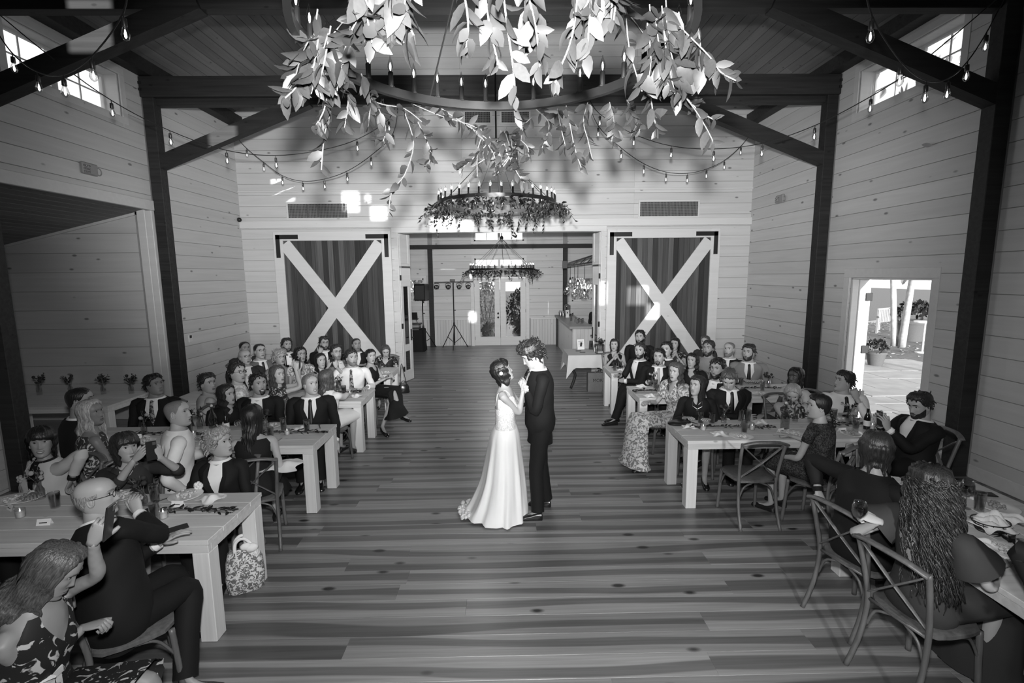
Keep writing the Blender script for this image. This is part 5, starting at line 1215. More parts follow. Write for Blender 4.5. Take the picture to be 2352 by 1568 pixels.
guest('curlyw', 'woman with curly black hair and a light top, beside the white phone', (690, 816), 7.75, PI+.7, 'L3', fem=1, hair='black', style='wavylong', hang=.05, outfit='dress', cloth='floral_light', sleeve='short', sk='skin_mid', glasses=True)
ph = aty(764, 832, 7.45); guest('phonew', 'smiling woman with long dark hair in black, holding a dark phone in both hands', (735, 831), 7.65, PI+.35, 'L3', fem=1, hair='black', style='long', hang=.14, outfit='dress', cloth='cloth_black', sleeve='none', smile=.9, fat=1.15, arms={'R': dict(w=ph+Vector((-.07, 0, -.06)), curl=1.1, n=(-.4, -1, 0), d=(.4, 0, 1)), 'L': dict(w=ph+Vector((.05, 0, -.07)), curl=1.1, n=(.5, -1, 0), d=(-.2, 0, 1))})
phone_obj('dark phone held by the smiling woman in black with long hair', ph+Vector((0, -.01, .02)), (-.2, 1, .2))
guest('tie', 'man with a moustache in a white shirt and striped tie', (806, 824), 7.62, PI+.2, 'L3', look=(1.2, 3.5, 1.5), hair='dark', style='short', outfit='shirt', cloth='cloth_shirt', tie='tie_stripe', beard=.002, arms={'R': dict(w=aty(770, 893, 7.3), curl=.4), 'L': dict(w=aty(842, 889, 7.28), curl=.5)}, smile=.1)
guest('brownw', 'brown-haired woman in a white knit, seen from behind', (752, 872), 6.28, -.3, 'L3', fem=1, look=(-1.2, 8, 1.3), hair='brown', style='long', hang=.08, outfit='dress', cloth='cloth_shirt', sleeve='long', lean=.1, arms={'R': dict(w=aty(798, 905, 6.72), curl=.4), 'L': 'table'})
# --- handbag table (L4)
guest('beard', 'bald man with a full dark beard and dark suit, beside the corner', (563, 802), 8.85, PI+.9, 'L4', hair='black', style='crop', beard=.012, cloth='cloth_charcoal', sk='skin_mid', sc=1.06)
guest('glasses', 'man with short dark hair, glasses and charcoal suit, next to the bearded man', (597, 808), 8.1, PI+.9, 'L4', hair='dark', style='crop', cloth='cloth_grey', tie='tie_dark', glasses=True)
guest('man1', 'bearded man in a black suit and tie against the barn door frame', (658, 794), 9.42, PI+.35, 'L4', hair='dark', style='short', beard=.004, tie='tie_dark')
guest('man2', 'dark-haired man with glasses, hand raised to his mouth', (744, 790), 9.42, PI+.3, 'L4', hair='dark', style='short', beard=.004, glasses=True, arms={'R': 'chin', 'L': 'lap'})
guest('man3', 'young man with glasses in a charcoal suit, turned aside', (774, 811), 8.12, PI+1.2, 'L4', hair='dark', style='short', glasses=True, cloth='cloth_grey', beard=.002)
guest('man4', 'man with short dark hair and black suit in front of the dark planks', (818, 793), 9.4, PI+.35, 'L4', hair='dark', style='crop', sk='skin_mid', beard=.002, arms={'R': 'table', 'L': 'table'})
guest('ponyw', 'woman with tied dark hair in a black sleeveless dress, sitting with crossed legs', (853, 820), 8.05, -PI/2-.25, 'L4', fem=1, look=(.5, 4.5, 1.3), hair='black', style='tied', outfit='dress', cloth='cloth_black', sleeve='none', skirt='mid', lean=.1, arms={'R': dict(w=aty(888, 868, 7.85), curl=.8), 'L': dict(w=aty(892, 862, 7.95), curl=.8)}, legs={1: (Vector((-1.85, 7.72, .62)), Vector((-1.62, 7.45, .30)), Vector((-1.50, 7.33, .24))), -1: (Vector((-1.85, 7.80, .51)), Vector((-1.95, 7.45, .10)), Vector((-1.83, 7.25, .02)))})
guest('longw', 'woman with long light brown hair in a dark floral dress, looking down', (885, 806), 9.3, PI+.1, 'L4', fem=1, look=(-2.0, 8.3, .6), hair='brown', style='long', hang=.25, outfit='dress', cloth='floral_dark', sleeve='short', neck=(.16, .5))
# --- table beside the gift table (R3)
guest('rw1', 'dark-haired woman in a sleeveless black dress, hands clasped before her chin', (1412, 794), 9.28, PI-.1, 'R3', fem=1, hair='dark', style='long', hang=.03, outfit='dress', cloth='cloth_black', sleeve='none', arms={'L': 'clasp', 'R': 'clasp'}, neck=(.14, .5))
guest('rbeard', 'tall man with a dark beard in a black suit against the dark planks', (1470, 776), 9.62, PI-.3, 'R3', hair='black', style='short', beard=.008, sc=1.08, fat=1.1)
guest('rman2', 'bearded man in a black suit, turned sideways with legs stretched out', (1468, 808), 7.98, PI/2+.45, 'R3', hair='dark', style='short', beard=.006, arms={'R': 'table', 'L': 'fold'}, legs={-1: (Vector((1.95, 7.75, .52)), Vector((1.78, 7.68, .10)), Vector((1.60, 7.66, .02))), 1: (Vector((1.98, 7.98, .54)), Vector((1.85, 7.86, .10)), Vector((1.68, 7.84, .02)))})
guest('rw2', 'woman with long dark hair, both hands raised to her chin', (1551, 792), 9.3, PI-.3, 'R3', fem=1, hair='black', style='long', hang=.12, outfit='dress', cloth='floral_dark', sleeve='short', arms={'L': 'clasp', 'R': 'clasp'})
guest('rman7', 'dark-haired man mostly hidden behind the man in a pale tie', (1529, 805), 8.0, PI/2+.4, 'R3', hair='black', style='short', cloth='cloth_charcoal')
guest('rw3', 'woman with straight brown hair, half hidden behind a bearded man in a grey shirt', (1620, 787), 9.3, PI-.4, 'R3', fem=1, hair='brown', style='long', hang=.1, outfit='dress', cloth='cloth_charcoal', sleeve='short')
guest('rman4', 'bearded man with swept dark hair in a grey shirt, in profile', (1626, 802), 8.02, PI/2+.5, 'R3', hair='dark', style='short', beard=.007, outfit='shirt', cloth='cloth_mid', sk='skin_mid')
guest('rbald', 'bald man in a black suit, looking aside in profile', (1674, 804), 8.0, PI/2+.6, 'R3', hair='dark', style='stubble', beard=.002)
# --- floral-dress table (R2)
guest('rman3', 'round-faced man with goatee, black suit and pale tie', (1514, 822), 7.66, PI-.35, 'R2', look=(.3, 4.0, 1.4), hair='black', style='short', beard=.003, tie='tie_light', arms={'R': 'table', 'L': 'lap'}, fat=1.12)
guest('rw5', 'smiling woman with long dark curly hair in a dark top', (1591, 831), 7.45, PI-.45, 'R2', fem=1, hair='black', style='wavylong', hang=.2, outfit='dress', cloth='cloth_black', sleeve='short', smile=.9, neck=(.15, .55))
guest('rgrey', 'bearded man in a grey suit with a black tie', (1721, 812), 7.68, PI-.35, 'R2', hair='dark', style='short', beard=.007, cloth='cloth_mid', tie='tie_dark', arms={'R': 'table', 'L': 'table'}, sc=1.06)
guest('rw4', 'young woman with wavy hair in a long floral dress with puffed sleeves', (1551, 856), 6.22, PI/2+.35, 'R2', fem=1, look=(-.4, 4.2, 1.3), hair='brown', style='wavylong', hang=.22, outfit='dress', cloth='floral_light', sleeve='puff', skirt='long', smile=.5, arms={'L': 'lap', 'R': 'table'}, neck=(.14, .5), legs={-1: (Vector((1.76, 6.02, .54)), Vector((1.70, 5.80, .09)), Vector((1.60, 5.76, .02))), 1: (Vector((1.78, 6.24, .54)), Vector((1.68, 6.02, .09)), Vector((1.58, 6.0, .02)))})
guest('rman5', 'smiling man with a dark beard, black suit and open pale collar', (1647, 850), 6.22, PI/2+.5, 'R2', look=(-.6, 3.5, 1.5), hair='black', style='short', beard=.005, smile=1., sk='skin_mid')
guest('blackw', 'woman with long black hair and a pale top, face in profile', (1826, 868), 6.15, PI/2+.3, 'R2', fem=1, hair='black', style='long', hang=.1, outfit='dress', cloth='cloth_light', sleeve='short', sk='skin_dark')
# --- empty-chair table (R1)
guest('rw6', 'smiling woman with long straight dark hair in a black sweater and pendant', (1603, 888), 5.74, PI-.35, 'R1', fem=1, look=(-.2, 4.2, 1.35), hair='dark', style='long', hang=.32, outfit='dress', cloth='cloth_black', sleeve='long', smile=.8, arms={'R': 'table', 'L': 'table'}, fat=1.12, cl='cross-back chair with a white coat on it, under the woman in a black sweater')
guest('rman6', 'man in a black suit and tie looking down with arms folded', (1678, 868), 5.85, PI-.1, 'R1', look=(2.4, 5.2, .7), hair='brown', style='short', tie='tie_dark', arms={'R': 'fold', 'L': 'fold'}, lean=.1)
guest('blondc', 'woman with curly blonde hair in a floral top, head bowed over the table', (1822, 908), 5.72, PI-.15, 'R1', fem=1, look=(3.0, 4.9, .5), hair='blonde', style='wavylong', hang=.14, outfit='dress', cloth='floral_mid', sleeve='none', lean=.28, fat=1.12, arms={'R': 'fold', 'L': 'table'})
guest('tiehand', 'man in a white shirt and dark tie, resting his cheek on his hand', (1940, 880), 5.82, PI-.25, 'R1', look=(-.5, 6.5, 2.0), hair='dark', style='short', outfit='shirt', cloth='cloth_shirt', tie='tie_dark', arms={'L': 'chin', 'R': 'table'}, smile=.0)
guest('braid', 'woman with a dark braid in a black lace top, seen from behind', (1880, 935), 4.48, .55, 'R1', fem=1, look=(-1.5, 5.6, 1.2), hair='black', style='tied', extra='braid', outfit='dress', cloth='lace_black', sleeve='short', lean=.08, neck=(.02, .5), arms={'L': 'lap', 'R': 'table'}, cl='cross-back chair with a pale jacket on it, under the woman in black lace')
ph = aty(2020, 965, 4.55); guest('beardphone', 'bearded man in a black suit leaning back to photograph with his phone', (2116, 932), 4.62, PI/2-.05, 'R1', look=ph, hair='dark', style='short', beard=.006, lean=-.12, arms={'L': dict(w=ph+Vector((.05, -.05, -.07)), curl=.5, n=(.2, -1, 0), d=(-.4, 0, 1), pole=(-.4, 0, -1)), 'R': dict(w=ph+Vector((.05, .06, -.05)), curl=.6, n=(.2, 1, 0), d=(-.4, 0, 1), pole=(.4, 0, -1))}, sc=1.02, cl='cross-back chair under the bearded man photographing')
phone_obj('dark phone held by the bearded man leaning back', ph+Vector((0, 0, .02)), (1, 0, .1))
# --- bread-basket table (R0)
guest('blackm', 'person with chin-length dark hair in a black suit, seen from behind', (2018, 1040), 3.16, -PI/2+.25, 'R0', look=(4, 5.5, 1.2), hair='dark', style='bob', cloth='cloth_black', shirt='cloth_black', lean=.1, fat=1.2, sc=1.0, cl='cross-back chair under the person in black with chin-length hair', arms={'L': dict(w=aty(1880, 1130, 3.5), pole=(-1, 0, -.3)), 'R': 'table'})
gl = aty(1988, 1180, 2.72); guest('curly', 'woman with long curly dark hair and a ruffle-sleeved open-back dress, holding a wine glass', (2150, 1128), 2.6, -PI/2+.2, 'R0', fem=1, look=(-.3, 4.6, 1.0), hair='dark', style='curly', hang=.42, outfit='dress', cloth='cloth_charcoal', backopen=.26, sleeve='flutter', skirt='long', lean=.0, sc=.98, neck=(.06, .5), arms={'L': dict(w=gl+Vector((.06, -.03, -.03)), curl=1.1, n=(.2, -.6, .8), d=(-.8, .3, .25), pole=(-.6, -.6, -.7)), 'R': 'table'}, cl='cross-back chair under the woman with long curly hair')
guest('blackarm', 'person in black sitting at the bread-basket table, arm over a chair back', (2150, 1128), 1.75, -PI/2+.2, 'R0', hair='dark', style='short', cloth='cloth_black', pos=(2.72, 1.72, 1.2), arms={'L': dict(l=(-.42, .0, .86), pole=(-1, -.3, .1)), 'R': 'table'}, cl='cross-back chair under the person in black with an arm over its back', look=(3, 4, 1.2))
guest('rightarm', 'person with a bare shoulder across the bread-basket table, beside the wall', (2352, 1050), 2.9, PI/2, 'R0', fem=1, hair='dark', style='tied', outfit='dress', cloth='cloth_charcoal', sleeve='none', pos=(4.12, 2.95, 1.2), sk='skin_mid', arms={'L': 'table', 'R': 'table'}, look=(1, 4, 1.3))
person('bartender', 'bartender in black behind the bar counter, leaning over it', (1366, 708), 14.2, PI, hair='dark', style='short', outfit='shirt', cloth='cloth_black', pose='stand', lean=.3, pos=(2.72, 14.1, 1.42), sc=.95, arms={'L': 'lap', 'R': 'lap'}, look=(2.2, 13, .9))
# empty chairs
chair(2.42, 4.62, 0, 'empty wooden cross-back chair pushed up to a pale table, nothing on it')
# ================================================================ tabletop things
TOP = .74
_pc = {}
def proto(key, fn):
    if key not in _pc: _pc[key] = fn()
    return _pc[key]
def put(parts, name, lab, cat, p, rz=0, group=None):
    t = thing(name, lab, cat, p, rz, group)
    for nm, me, *loc in parts: inst(nm, me, t, loc[0] if loc else None)
    return t
def _tumbler(): return [('glass', MB().lathe([(.027, .0), (.029, .003), (.036, .14), (.033, .14), (.027, .012), (.0, .012)], 14, cap=False).mesh('glass', 'drink_glass', 40)), ('drink', MB().lathe([(.026, .012), (.031, .10)], 12).mesh('drink', 'clear_bottle', 40))]
def _dark(): return [('glass', MB().lathe([(.027, .0), (.029, .003), (.036, .12), (.033, .12), (.027, .012), (.0, .012)], 14, cap=False).mesh('glass', 'drink_glass', 40)), ('drink', MB().lathe([(.026, .012), (.031, .09)], 12).mesh('drink', 'wine', 40))]
def _votive(): return [('cup', MB().lathe([(.024, 0), (.028, .004), (.032, .065), (.029, .065), (.026, .01), (0, .01)], 12, cap=False).mesh('cup', 'bulb_glass', 40)), ('candle', MB().lathe([(.025, .008), (.027, .042)], 12).mesh('candle', 'wax', 40)), ('flame', MB().lathe([(.001, .045), (.005, .052), (.001, .066)], 6).mesh('flame', 'flame', True))]
def _plate(fm):
    def f():
        r = random.Random(len(fm)); m = MB()
        for i in range(30): a = r.uniform(0, 6.3); q = r.uniform(0, .07); m.sphere((q*cos(a), q*sin(a), .018+r.uniform(0, .015)), (r.uniform(.01, .022), r.uniform(.008, .018), .009), 6, 4, mat=Euler((r.random(), r.random(), r.random()*6)).to_matrix())
        fo = m.mesh('food', fm, True)
        return [('dish', MB().lathe([(.06, 0), (.075, .004), (.115, .016), (.122, .018), (.118, .02), (.075, .008), (0, .007)], 24, cap=False).mesh('dish', 'ceramic', True)), ('food', fo)]
    return f
def _card(): return [('card', MB().add([(-.045, -.016, 0), (.045, -.016, 0), (.045, 0, .042), (-.045, 0, .042), (-.045, .016, 0), (.045, .016, 0)], [(0, 1, 2, 3), (3, 2, 5, 4)]).mesh('card', 'paper')), ('name_print', MB().box(-.025, .025, -.0135, -.0125, .016, .022).mesh('name_print', 'ink'))]
def cloth_lump(rg, w=.16, h=.05, n=16):
    m = MB(); vs = []
    for i in range(n):
        for j in range(n):
            x, y = (i/(n-1)-.5)*2, (j/(n-1)-.5)*2; r = sqrt(x*x+y*y); z = max(0, h*(1-r*r*.7)*(.55+.45*sin(x*4+rg.random()*.3)*cos(y*3.3+x*2)))
            vs.append((x*w/2*(1+.15*sin(y*5)), y*w/2*(1+.15*sin(x*4)), .002+z))
    return m.add(vs, grid_faces(n, n, False)).mesh('fold', 'cloth_white', True)
def _napkin(): return [('fold', cloth_lump(random.Random(2)))]
def _fork():
    m = MB().cbox(-.006, .006, -.09, .04, .001, .004, .001).cbox(-.011, .011, .04, .06, .001, .004, .001)
    for i in range(4): m.box(-.011+.006*i, -.008+.006*i, .06, .1, .001, .004)
    return [('fork', m.mesh('fork', 'grey_metal'))]
def _knife(): return [('handle', MB().cbox(-.007, .007, -.1, 0, .001, .006, .002).mesh('handle', 'grey_metal')), ('blade', MB().cbox(-.009, .008, 0, .11, .001, .004, .001).mesh('blade', 'grey_metal'))]
def _swing(): return [('bottle', MB().lathe([(.04, 0), (.045, .01), (.045, .15), (.035, .19), (.016, .23), (.014, .28), (.017, .285)], 16).mesh('bottle', 'clear_bottle', 40)), ('stopper', MB().lathe([(.014, .285), (.016, .295), (.008, .31)], 10).mesh('stopper', 'white_plastic', True))]
def _beer(): return [('bottle', MB().lathe([(.03, 0), (.031, .005), (.031, .13), (.025, .155), (.013, .18), (.013, .23), (.015, .235)], 14).mesh('bottle', 'wine', 40)), ('paper_label', MB().lathe([(.0316, .04), (.0316, .1)], 14, cap=False).mesh('paper_label', 'paper', 40))]
def _vase(seed, dark=True):
    def f():
        r = random.Random(seed); tr = []; st = MB(); fl_ = MB()
        for i in range(5):
            a = r.uniform(0, 6.3); l = r.uniform(.06, .13); P = smoothpath([(0, 0, .03), (.01*cos(a), .01*sin(a), .13), (.07*cos(a), .07*sin(a), .13+l)], 3); st.tube(P, .002, 5); tr += sprig(P[3:], 6, .04, r, .1)
        for i in range(3): a = 2.1*i+seed; fl_.sphere((.035*cos(a), .035*sin(a), .18+.02*i), .019, 9, 6)
        g = MB().lathe([(.026, 0), (.03, .006), (.03, .08), (.016, .11), (.017, .14), (.019, .145)], 12, cap=False).mesh('glass', 'drink_glass', 40)
        lm = MB()
        for mt, s in tr: vs, ff_ = LV['leaf_dark'][r.randrange(3)]; lm.add([mt @ v for v in vs], ff_)
        return [('glass', g), ('stem', st.mesh('stem', 'stem')), ('flower', fl_.mesh('flower', 'flower_dark' if dark else 'flower_mid', True)), ('leaves', lm.mesh('leaves', 'leaf_dark', True))]
    return f
KIND = {'t': ('tumbler', 'glass', _tumbler, 'clear glass of water'), 'd': ('tumbler', 'glass', _dark, 'glass of dark drink'), 'v': ('votive_candle', 'candle', _votive, 'lit votive candle'), 'p': ('dinner_plate', 'plate', _plate('food'), 'white plate of dark salad'), 'q': ('dinner_plate', 'plate', _plate('food_pale'), 'white plate of pale food'), 'c': ('place_card', 'place card', _card, 'folded white place card'), 'n': ('napkin', 'napkin', _napkin, 'crumpled white napkin'), 'f': ('fork', 'fork', _fork, 'metal fork'), 'k': ('knife', 'knife', _knife, 'metal table knife'), 'b': ('water_bottle', 'bottle', _swing, 'stoppered water bottle'), 'e': ('beer_bottle', 'bottle', _beer, 'dark labelled bottle'), 'o': ('bud_vase', 'vase', _vase(3), 'bud vase with a dark bloom'), 'w': ('bud_vase', 'vase', _vase(8, False), 'leafy bud vase')}
rg = random.Random(23)
STOP = {'with', 'in', 'a', 'and', 'of', 'the', 'an', 'over', 'to', 'his', 'her', 'behind', 'beside', 'mostly'}
def whose(p):
    """short name of the guest sitting nearest to a point"""
    b = min((q for k, q in PEOPLE.items() if k not in ('groom', 'bride', 'bartender')), key=lambda q: (q['loc']-Vector((p.x, p.y, 0))).length)
    w = b['o']['label'].split(',')[0].split()[:8]
    while w[-1] in STOP: w.pop()
    return ' '.join(w)
SEEN = {}
def setting(tbl, items):
    for k, x, y in items:
        nm, cat, fn, lab = KIND[k]; p = atz(x, y, TOP); a, b, c, d = TR[tbl]; r = .06
        p.x = max(a+r, min(b-r, p.x)); p.y = max(c+r, min(d-r, p.y))
        parts = proto(k, fn); lb = lab+' nearest the '+whose(p)
        t = put([(q[0], q[1]) for q in parts], nm, lb, cat, p, rg.uniform(-.6, .6) if k in 'cnfk' else rg.uniform(0, 6))
        SEEN.setdefault(lb, []).append(t)
        if len(SEEN[lb]) > 1:
            for q in SEEN[lb]: q['group'] = nm.replace('_', ' ')+'s beside one another on the '+SHORT[tbl]
def runner(tbl, p0, p1, n=26, ex=''):
    a, b = atz(*p0, TOP), atz(*p1, TOP); t = thing('greenery_runner', 'dark leafy garland '+ex+'lying on the '+SHORT[tbl], 'garland', (a+b)/2); c = (a+b)/2; tr = []; st = MB()
    for k in range(3):
        P = smoothpath([a-c+Vector((0, rg.uniform(-.03, .03), .012)), (a-c)*.4+Vector((0, rg.uniform(-.04, .04), .02)), (b-c)*.4+Vector((0, rg.uniform(-.04, .04), .02)), b-c+Vector((0, rg.uniform(-.03, .03), .012))], 5); st.tube(P, .003, 5); q = sprig(P, n, .06, rg, 0)
        for mt, s in q:
            mt[2][3] = max(mt[2][3], .015+.02*rg.random())
            for col in range(3): mt[2][col] *= .35
        tr += q
    foliage(t, tr, 'leaf_dark', rg, limit=0); st.build('stems', 'stem', t).__setitem__('kind', 'stuff')
setting('L1', [('p', 70, 1142), ('q', 20, 1152), ('v', 48, 1188), ('c', 27, 1170), ('c', 103, 1204), ('t', 357, 1152), ('t', 357, 1196), ('o', 330, 1165), ('q', 283, 1140), ('v', 376, 1190), ('q', 427, 1141), ('c', 409, 1162), ('k', 392, 1142), ('n', 488, 1145), ('w', 105, 1140), ('d', 128, 1165)])
runner('L1', (330, 1178), (540, 1176))
setting('L2', [('v', 660, 998), ('t', 652, 988), ('t', 622, 1010), ('d', 705, 988), ('n', 690, 986), ('o', 613, 988), ('q', 628, 976), ('k', 637, 1014), ('f', 734, 979), ('b', 491, 990), ('v', 445, 1003), ('p', 458, 1009), ('t', 436, 992), ('e', 521, 990), ('w', 460, 985), ('t', 502, 1003), ('q', 328, 1016), ('c', 314, 1006), ('c', 338, 1008), ('w', 332, 998)])
runner('L2', (600, 996), (752, 994)); runner('L2', (280, 1000), (480, 1000), 26, 'among place cards ')
setting('L3', [('w', 776, 900), ('d', 790, 903), ('p', 815, 898), ('v', 804, 908), ('n', 818, 910), ('t', 760, 900), ('t', 560, 905), ('o', 600, 908)])
runner('L3', (740, 903), (830, 902))
setting('L4', [('t', 872, 848), ('q', 885, 857), ('t', 800, 850), ('o', 770, 852), ('v', 850, 850)])
setting('R1', [('t', 1609, 972), ('d', 1635, 972), ('t', 1701, 967), ('t', 1717, 967), ('t', 1709, 993), ('v', 1615, 988), ('v', 1727, 987), ('o', 1662, 972), ('n', 1745, 970), ('n', 1583, 980), ('b', 1802, 985), ('w', 1826, 968), ('c', 1793, 992), ('c', 1934, 991), ('f', 1790, 999), ('k', 1806, 999), ('q', 1822, 998), ('q', 1702, 1004), ('n', 1652, 997), ('p', 1958, 998), ('t', 1965, 985), ('e', 1990, 985), ('v', 2003, 985), ('w', 1948, 972), ('q', 1925, 964), ('t', 1914, 966)])
runner('R1', (1580, 983), (1775, 983)); runner('R1', (1870, 978), (1990, 978), 20, 'by the dark bottle ')
setting('R2', [('w', 1497, 888), ('t', 1505, 892), ('n', 1472, 888), ('q', 1516, 887), ('v', 1524, 907), ('t', 1514, 905), ('n', 1492, 910), ('b', 1631, 898), ('t', 1751, 897), ('q', 1745, 906), ('d', 1702, 885), ('o', 1765, 890), ('t', 1600, 890)])
runner('R2', (1452, 900), (1540, 898)); runner('R2', (1700, 893), (1800, 893), 18, 'by the grey-suited man ')
setting('R3', [('t', 1412, 851), ('n', 1427, 850), ('v', 1433, 852), ('d', 1424, 845), ('o', 1480, 848), ('t', 1540, 848), ('v', 1580, 848)])
runner('R3', (1405, 846), (1450, 846), 14)
setting('R0', [('t', 2248, 1172), ('p', 2292, 1168), ('f', 2318, 1195), ('k', 2330, 1200), ('n', 2326, 1192), ('p', 2262, 1280), ('q', 2310, 1268), ('d', 2346, 1285), ('n', 2254, 1250)])
runner('R0', (2290, 1225), (2350, 1265), 14)
_n = proto('n', _napkin); put([_n[0]], 'napkin', 'white napkin on the corner of the napkin-only table', 'napkin', atz(40, 1552, TOP)+Vector((0, -.03, 0)), .5).scale = (1.8, 1, 1.2)
def wineglass(lab, p, stem=True):
    t = thing('wine_glass', lab, 'wine glass', p); h = .1 if stem else 0
    if stem: MB().lathe([(.033, 0), (.033, .002), (.005, .008), (.0035, .02), (.0035, .095), (.012, .105)], 14).build('stem', 'drink_glass', t, 40)
    MB().lathe([(.01, h), (.032, h+.015), (.042, h+.045), (.04, h+.08), (.032, h+.11), (.03, h+.11), (.038, h+.078), (.04, h+.046), (.03, h+.017), (.0, h+.004)], 16, cap=False).build('bowl', 'drink_glass', t, True)
    MB().lathe([(.006, h+.006), (.029, h+.018), (.039, h+.045), (.0388, h+.056)], 14).build('wine', 'wine', t, True)
wineglass('stemmed glass of red wine on the bread-basket table', atz(2217, 1166, TOP)); wineglass('stemless glass of red wine in the curly-haired woman\'s hand', gl+Vector((-.03, .01, -.035)), False)
b = thing('bread_basket', 'dark wire basket lined with a white napkin on the bread-basket table', 'basket', atz(2272, 1218, TOP))
for i in range(5): MB().tube([((.075+.008*i)*cos(a), (.06+.007*i)*sin(a), .006+.016*i) for a in np.linspace(0, 2*pi, 25)[:-1]], .0035, 6, closed=True).build('hoop', 'black_metal', b, True)
for i in range(12): a = pi*i/6; MB().tube([(.075*cos(a), .06*sin(a), .005), (.107*cos(a), .088*sin(a), .072)], .0025, 5).build('rib', 'black_metal', b)
o = inst('lining', cloth_lump(random.Random(5), .2, .09), b, (0, 0, .03)); inst('lining', cloth_lump(random.Random(9), .16, .1), b, (.02, .02, .05))
phone_obj('black phone lying on the tote-bag table', atz(403, 1216, TOP)+Vector((0, 0, .006)), (0, 0, 1), up=(.75, .65, 0)); phone_obj('black phone charging at the far end of the bread-basket table', atz(2283, 1133, TOP)+Vector((-.1, -.02, .008)), (0, 0, 1), up=(1, -.25, 0))
t = thing('phone_charger', 'small white charger block with cable near the bread-basket table end', 'charger', atz(2268, 1146, TOP)+Vector((-.1, 0, 0))); MB().cbox(-.025, .025, -.015, .015, 0, .02, .004).build('block', 'white_plastic', t); MB().tube(smoothpath([(-.02, 0, .01), (-.08, .03, .004), (-.09, .07, .004), (-.02, .08, .006)], 5), .002, 5).build('cable', 'white_plastic', t)
t = thing('clutch_bag', 'flat black clutch bag on the empty-chair table', 'bag', atz(1560, 974, TOP), .2); MB().loft([[(.14*cos(a)*s, .075*sin(a)*s, z) for a in np.linspace(0, 2*pi, 21)[:-1]] for z, s in ((0, .9), (.01, 1), (.03, 1), (.04, .85))]).build('body', 'leather', t, 40); MB().tube([(.14, 0, .02), (.19, -.03, .005), (.2, -.06, .004)], .004, 6).build('tassel', 'leather', t)
# coats and cloths hung on chairs
def draped(key, name, lab, mat, front=.14, back=.36, w=.42, cat='jacket', off=0.):
    c = PEOPLE[key]['chair']; t = thing(name, lab, cat, c.location, c.rotation_euler.z); n, k = 14, 18; vs = []
    L_ = front+back
    for i in range(k):
        s = i/(k-1)*L_-front
        for j in range(n):
            x = (j/(n-1)-.5)*w; arch = -.322+.12*(x/.2)**2*.5; fo = .012*sin(j*1.9+1)*min(1, abs(s)*6)
            if s < -.02: y, z = arch+.035+fo, .915+s
            elif s < .02: y, z = arch+.03*cos((s+.02)/.04*pi), .918
            else: y, z = arch-.035-fo-.02*s, .915-s*(1+.1*sin(j*.9))
            vs.append((x*(1-.12*abs(s)/L_)+off, y, z))
    m = MB().add(vs, grid_faces(k, n, False)); o = m.build('drape', mat, t, True)
    sd = o.modifiers.new('thick', 'SOLIDIFY'); sd.thickness = .012
    if cat == 'jacket': MB().tube(smoothpath([(-w*.42+off, -.37, .88), (-w*.5+off, -.39, .7), (-w*.46+off, -.38, .5)], 4), [.035]*5+[.03]*4, 8).build('sleeve', mat, t, True)
draped('baldman', 'draped_jacket', 'pale grey jacket hung over the balding man\'s chair', 'cloth_mid'); draped('braid', 'draped_jacket', 'pale jacket hung over the chair of the woman in black lace', 'cloth_mid', w=.3, off=.1); draped('rw6', 'draped_coat', 'white coat hung over the chair of the woman in a black sweater', 'cloth_white', back=.45); draped('baldwhite', 'draped_jacket', 'black jacket hung over the bald white-shirted man\'s chair', 'cloth_black', back=.5); draped('bald2', 'hung_napkin', 'long white napkin hung from the chair of the fair smiling man', 'cloth_white', .1, .4, .14, 'napkin', -.2)
# bags
t = thing('tote_bag', 'leaf-patterned tote bag with tied handles, standing under a table corner', 'bag', atz(556, 1362, 0)+Vector((0, .07, 0)), .5)
rings = []
for z_, w_, d_ in ((0, .12, .075), (.01, .13, .085), (.12, .14, .09), (.24, .13, .075), (.3, .115, .045), (.33, .1, .02)): rings.append([(w_*math.copysign(abs(cos(a))**.6, cos(a)), d_*math.copysign(abs(sin(a))**.6, sin(a)), z_+.015*sin(a*3)*(z_ > .2)) for a in np.linspace(0, 2*pi, 25)[:-1]])
patterned('tote_print', .12, .6, 34, .5, .03); MB().loft(rings).build('body', 'tote_print', t, 50)
for s in (-1, 1): MB().tube(smoothpath([(-.06, s*.02, .32), (-.05, s*.02, .40), (0, s*.03, .43), (.05, s*.03, .38), (.09, s*.04, .26)], 4), .014, 6, flat=.4).build('handle', 'cloth_white', t, True)
MB().sphere((.06, -.05, .35), (.05, .025, .035), 8, 6).sphere((.02, -.05, .37), (.045, .02, .03), 8, 6).build('bow', 'cloth_white', t, True)
t = thing('handbag', 'small dark handbag hanging beside the handbag table', 'bag', aty(927, 890, 8.75), .3)
MB().loft([[(w_*cos(a), d_*sin(a), z_) for a in np.linspace(0, 2*pi, 17)[:-1]] for z_, w_, d_ in ((-.1, .10, .04), (-.09, .11, .045), (.02, .095, .04), (.06, .08, .02))]).build('body', 'leather', t, 40); MB().tube(smoothpath([(-.06, 0, .05), (-.05, 0, .22), (-.02, 0, .45), (.03, 0, .2), (.06, 0, .05)], 4), .006, 6).build('strap', 'leather', t, True); MB().tube(smoothpath([(-.05, -.02, .05), (-.03, -.02, .12), (.03, -.02, .12), (.05, -.02, .05)], 4), .006, 6).build('handle', 'leather', t, True)
t = thing('lap_napkin', 'white napkin on the lap of the woman with long black hair', 'napkin', aty(652, 1072, 4.36)+Vector((0, 0, .01))); inst('fold', cloth_lump(random.Random(6), .3, .06), t)
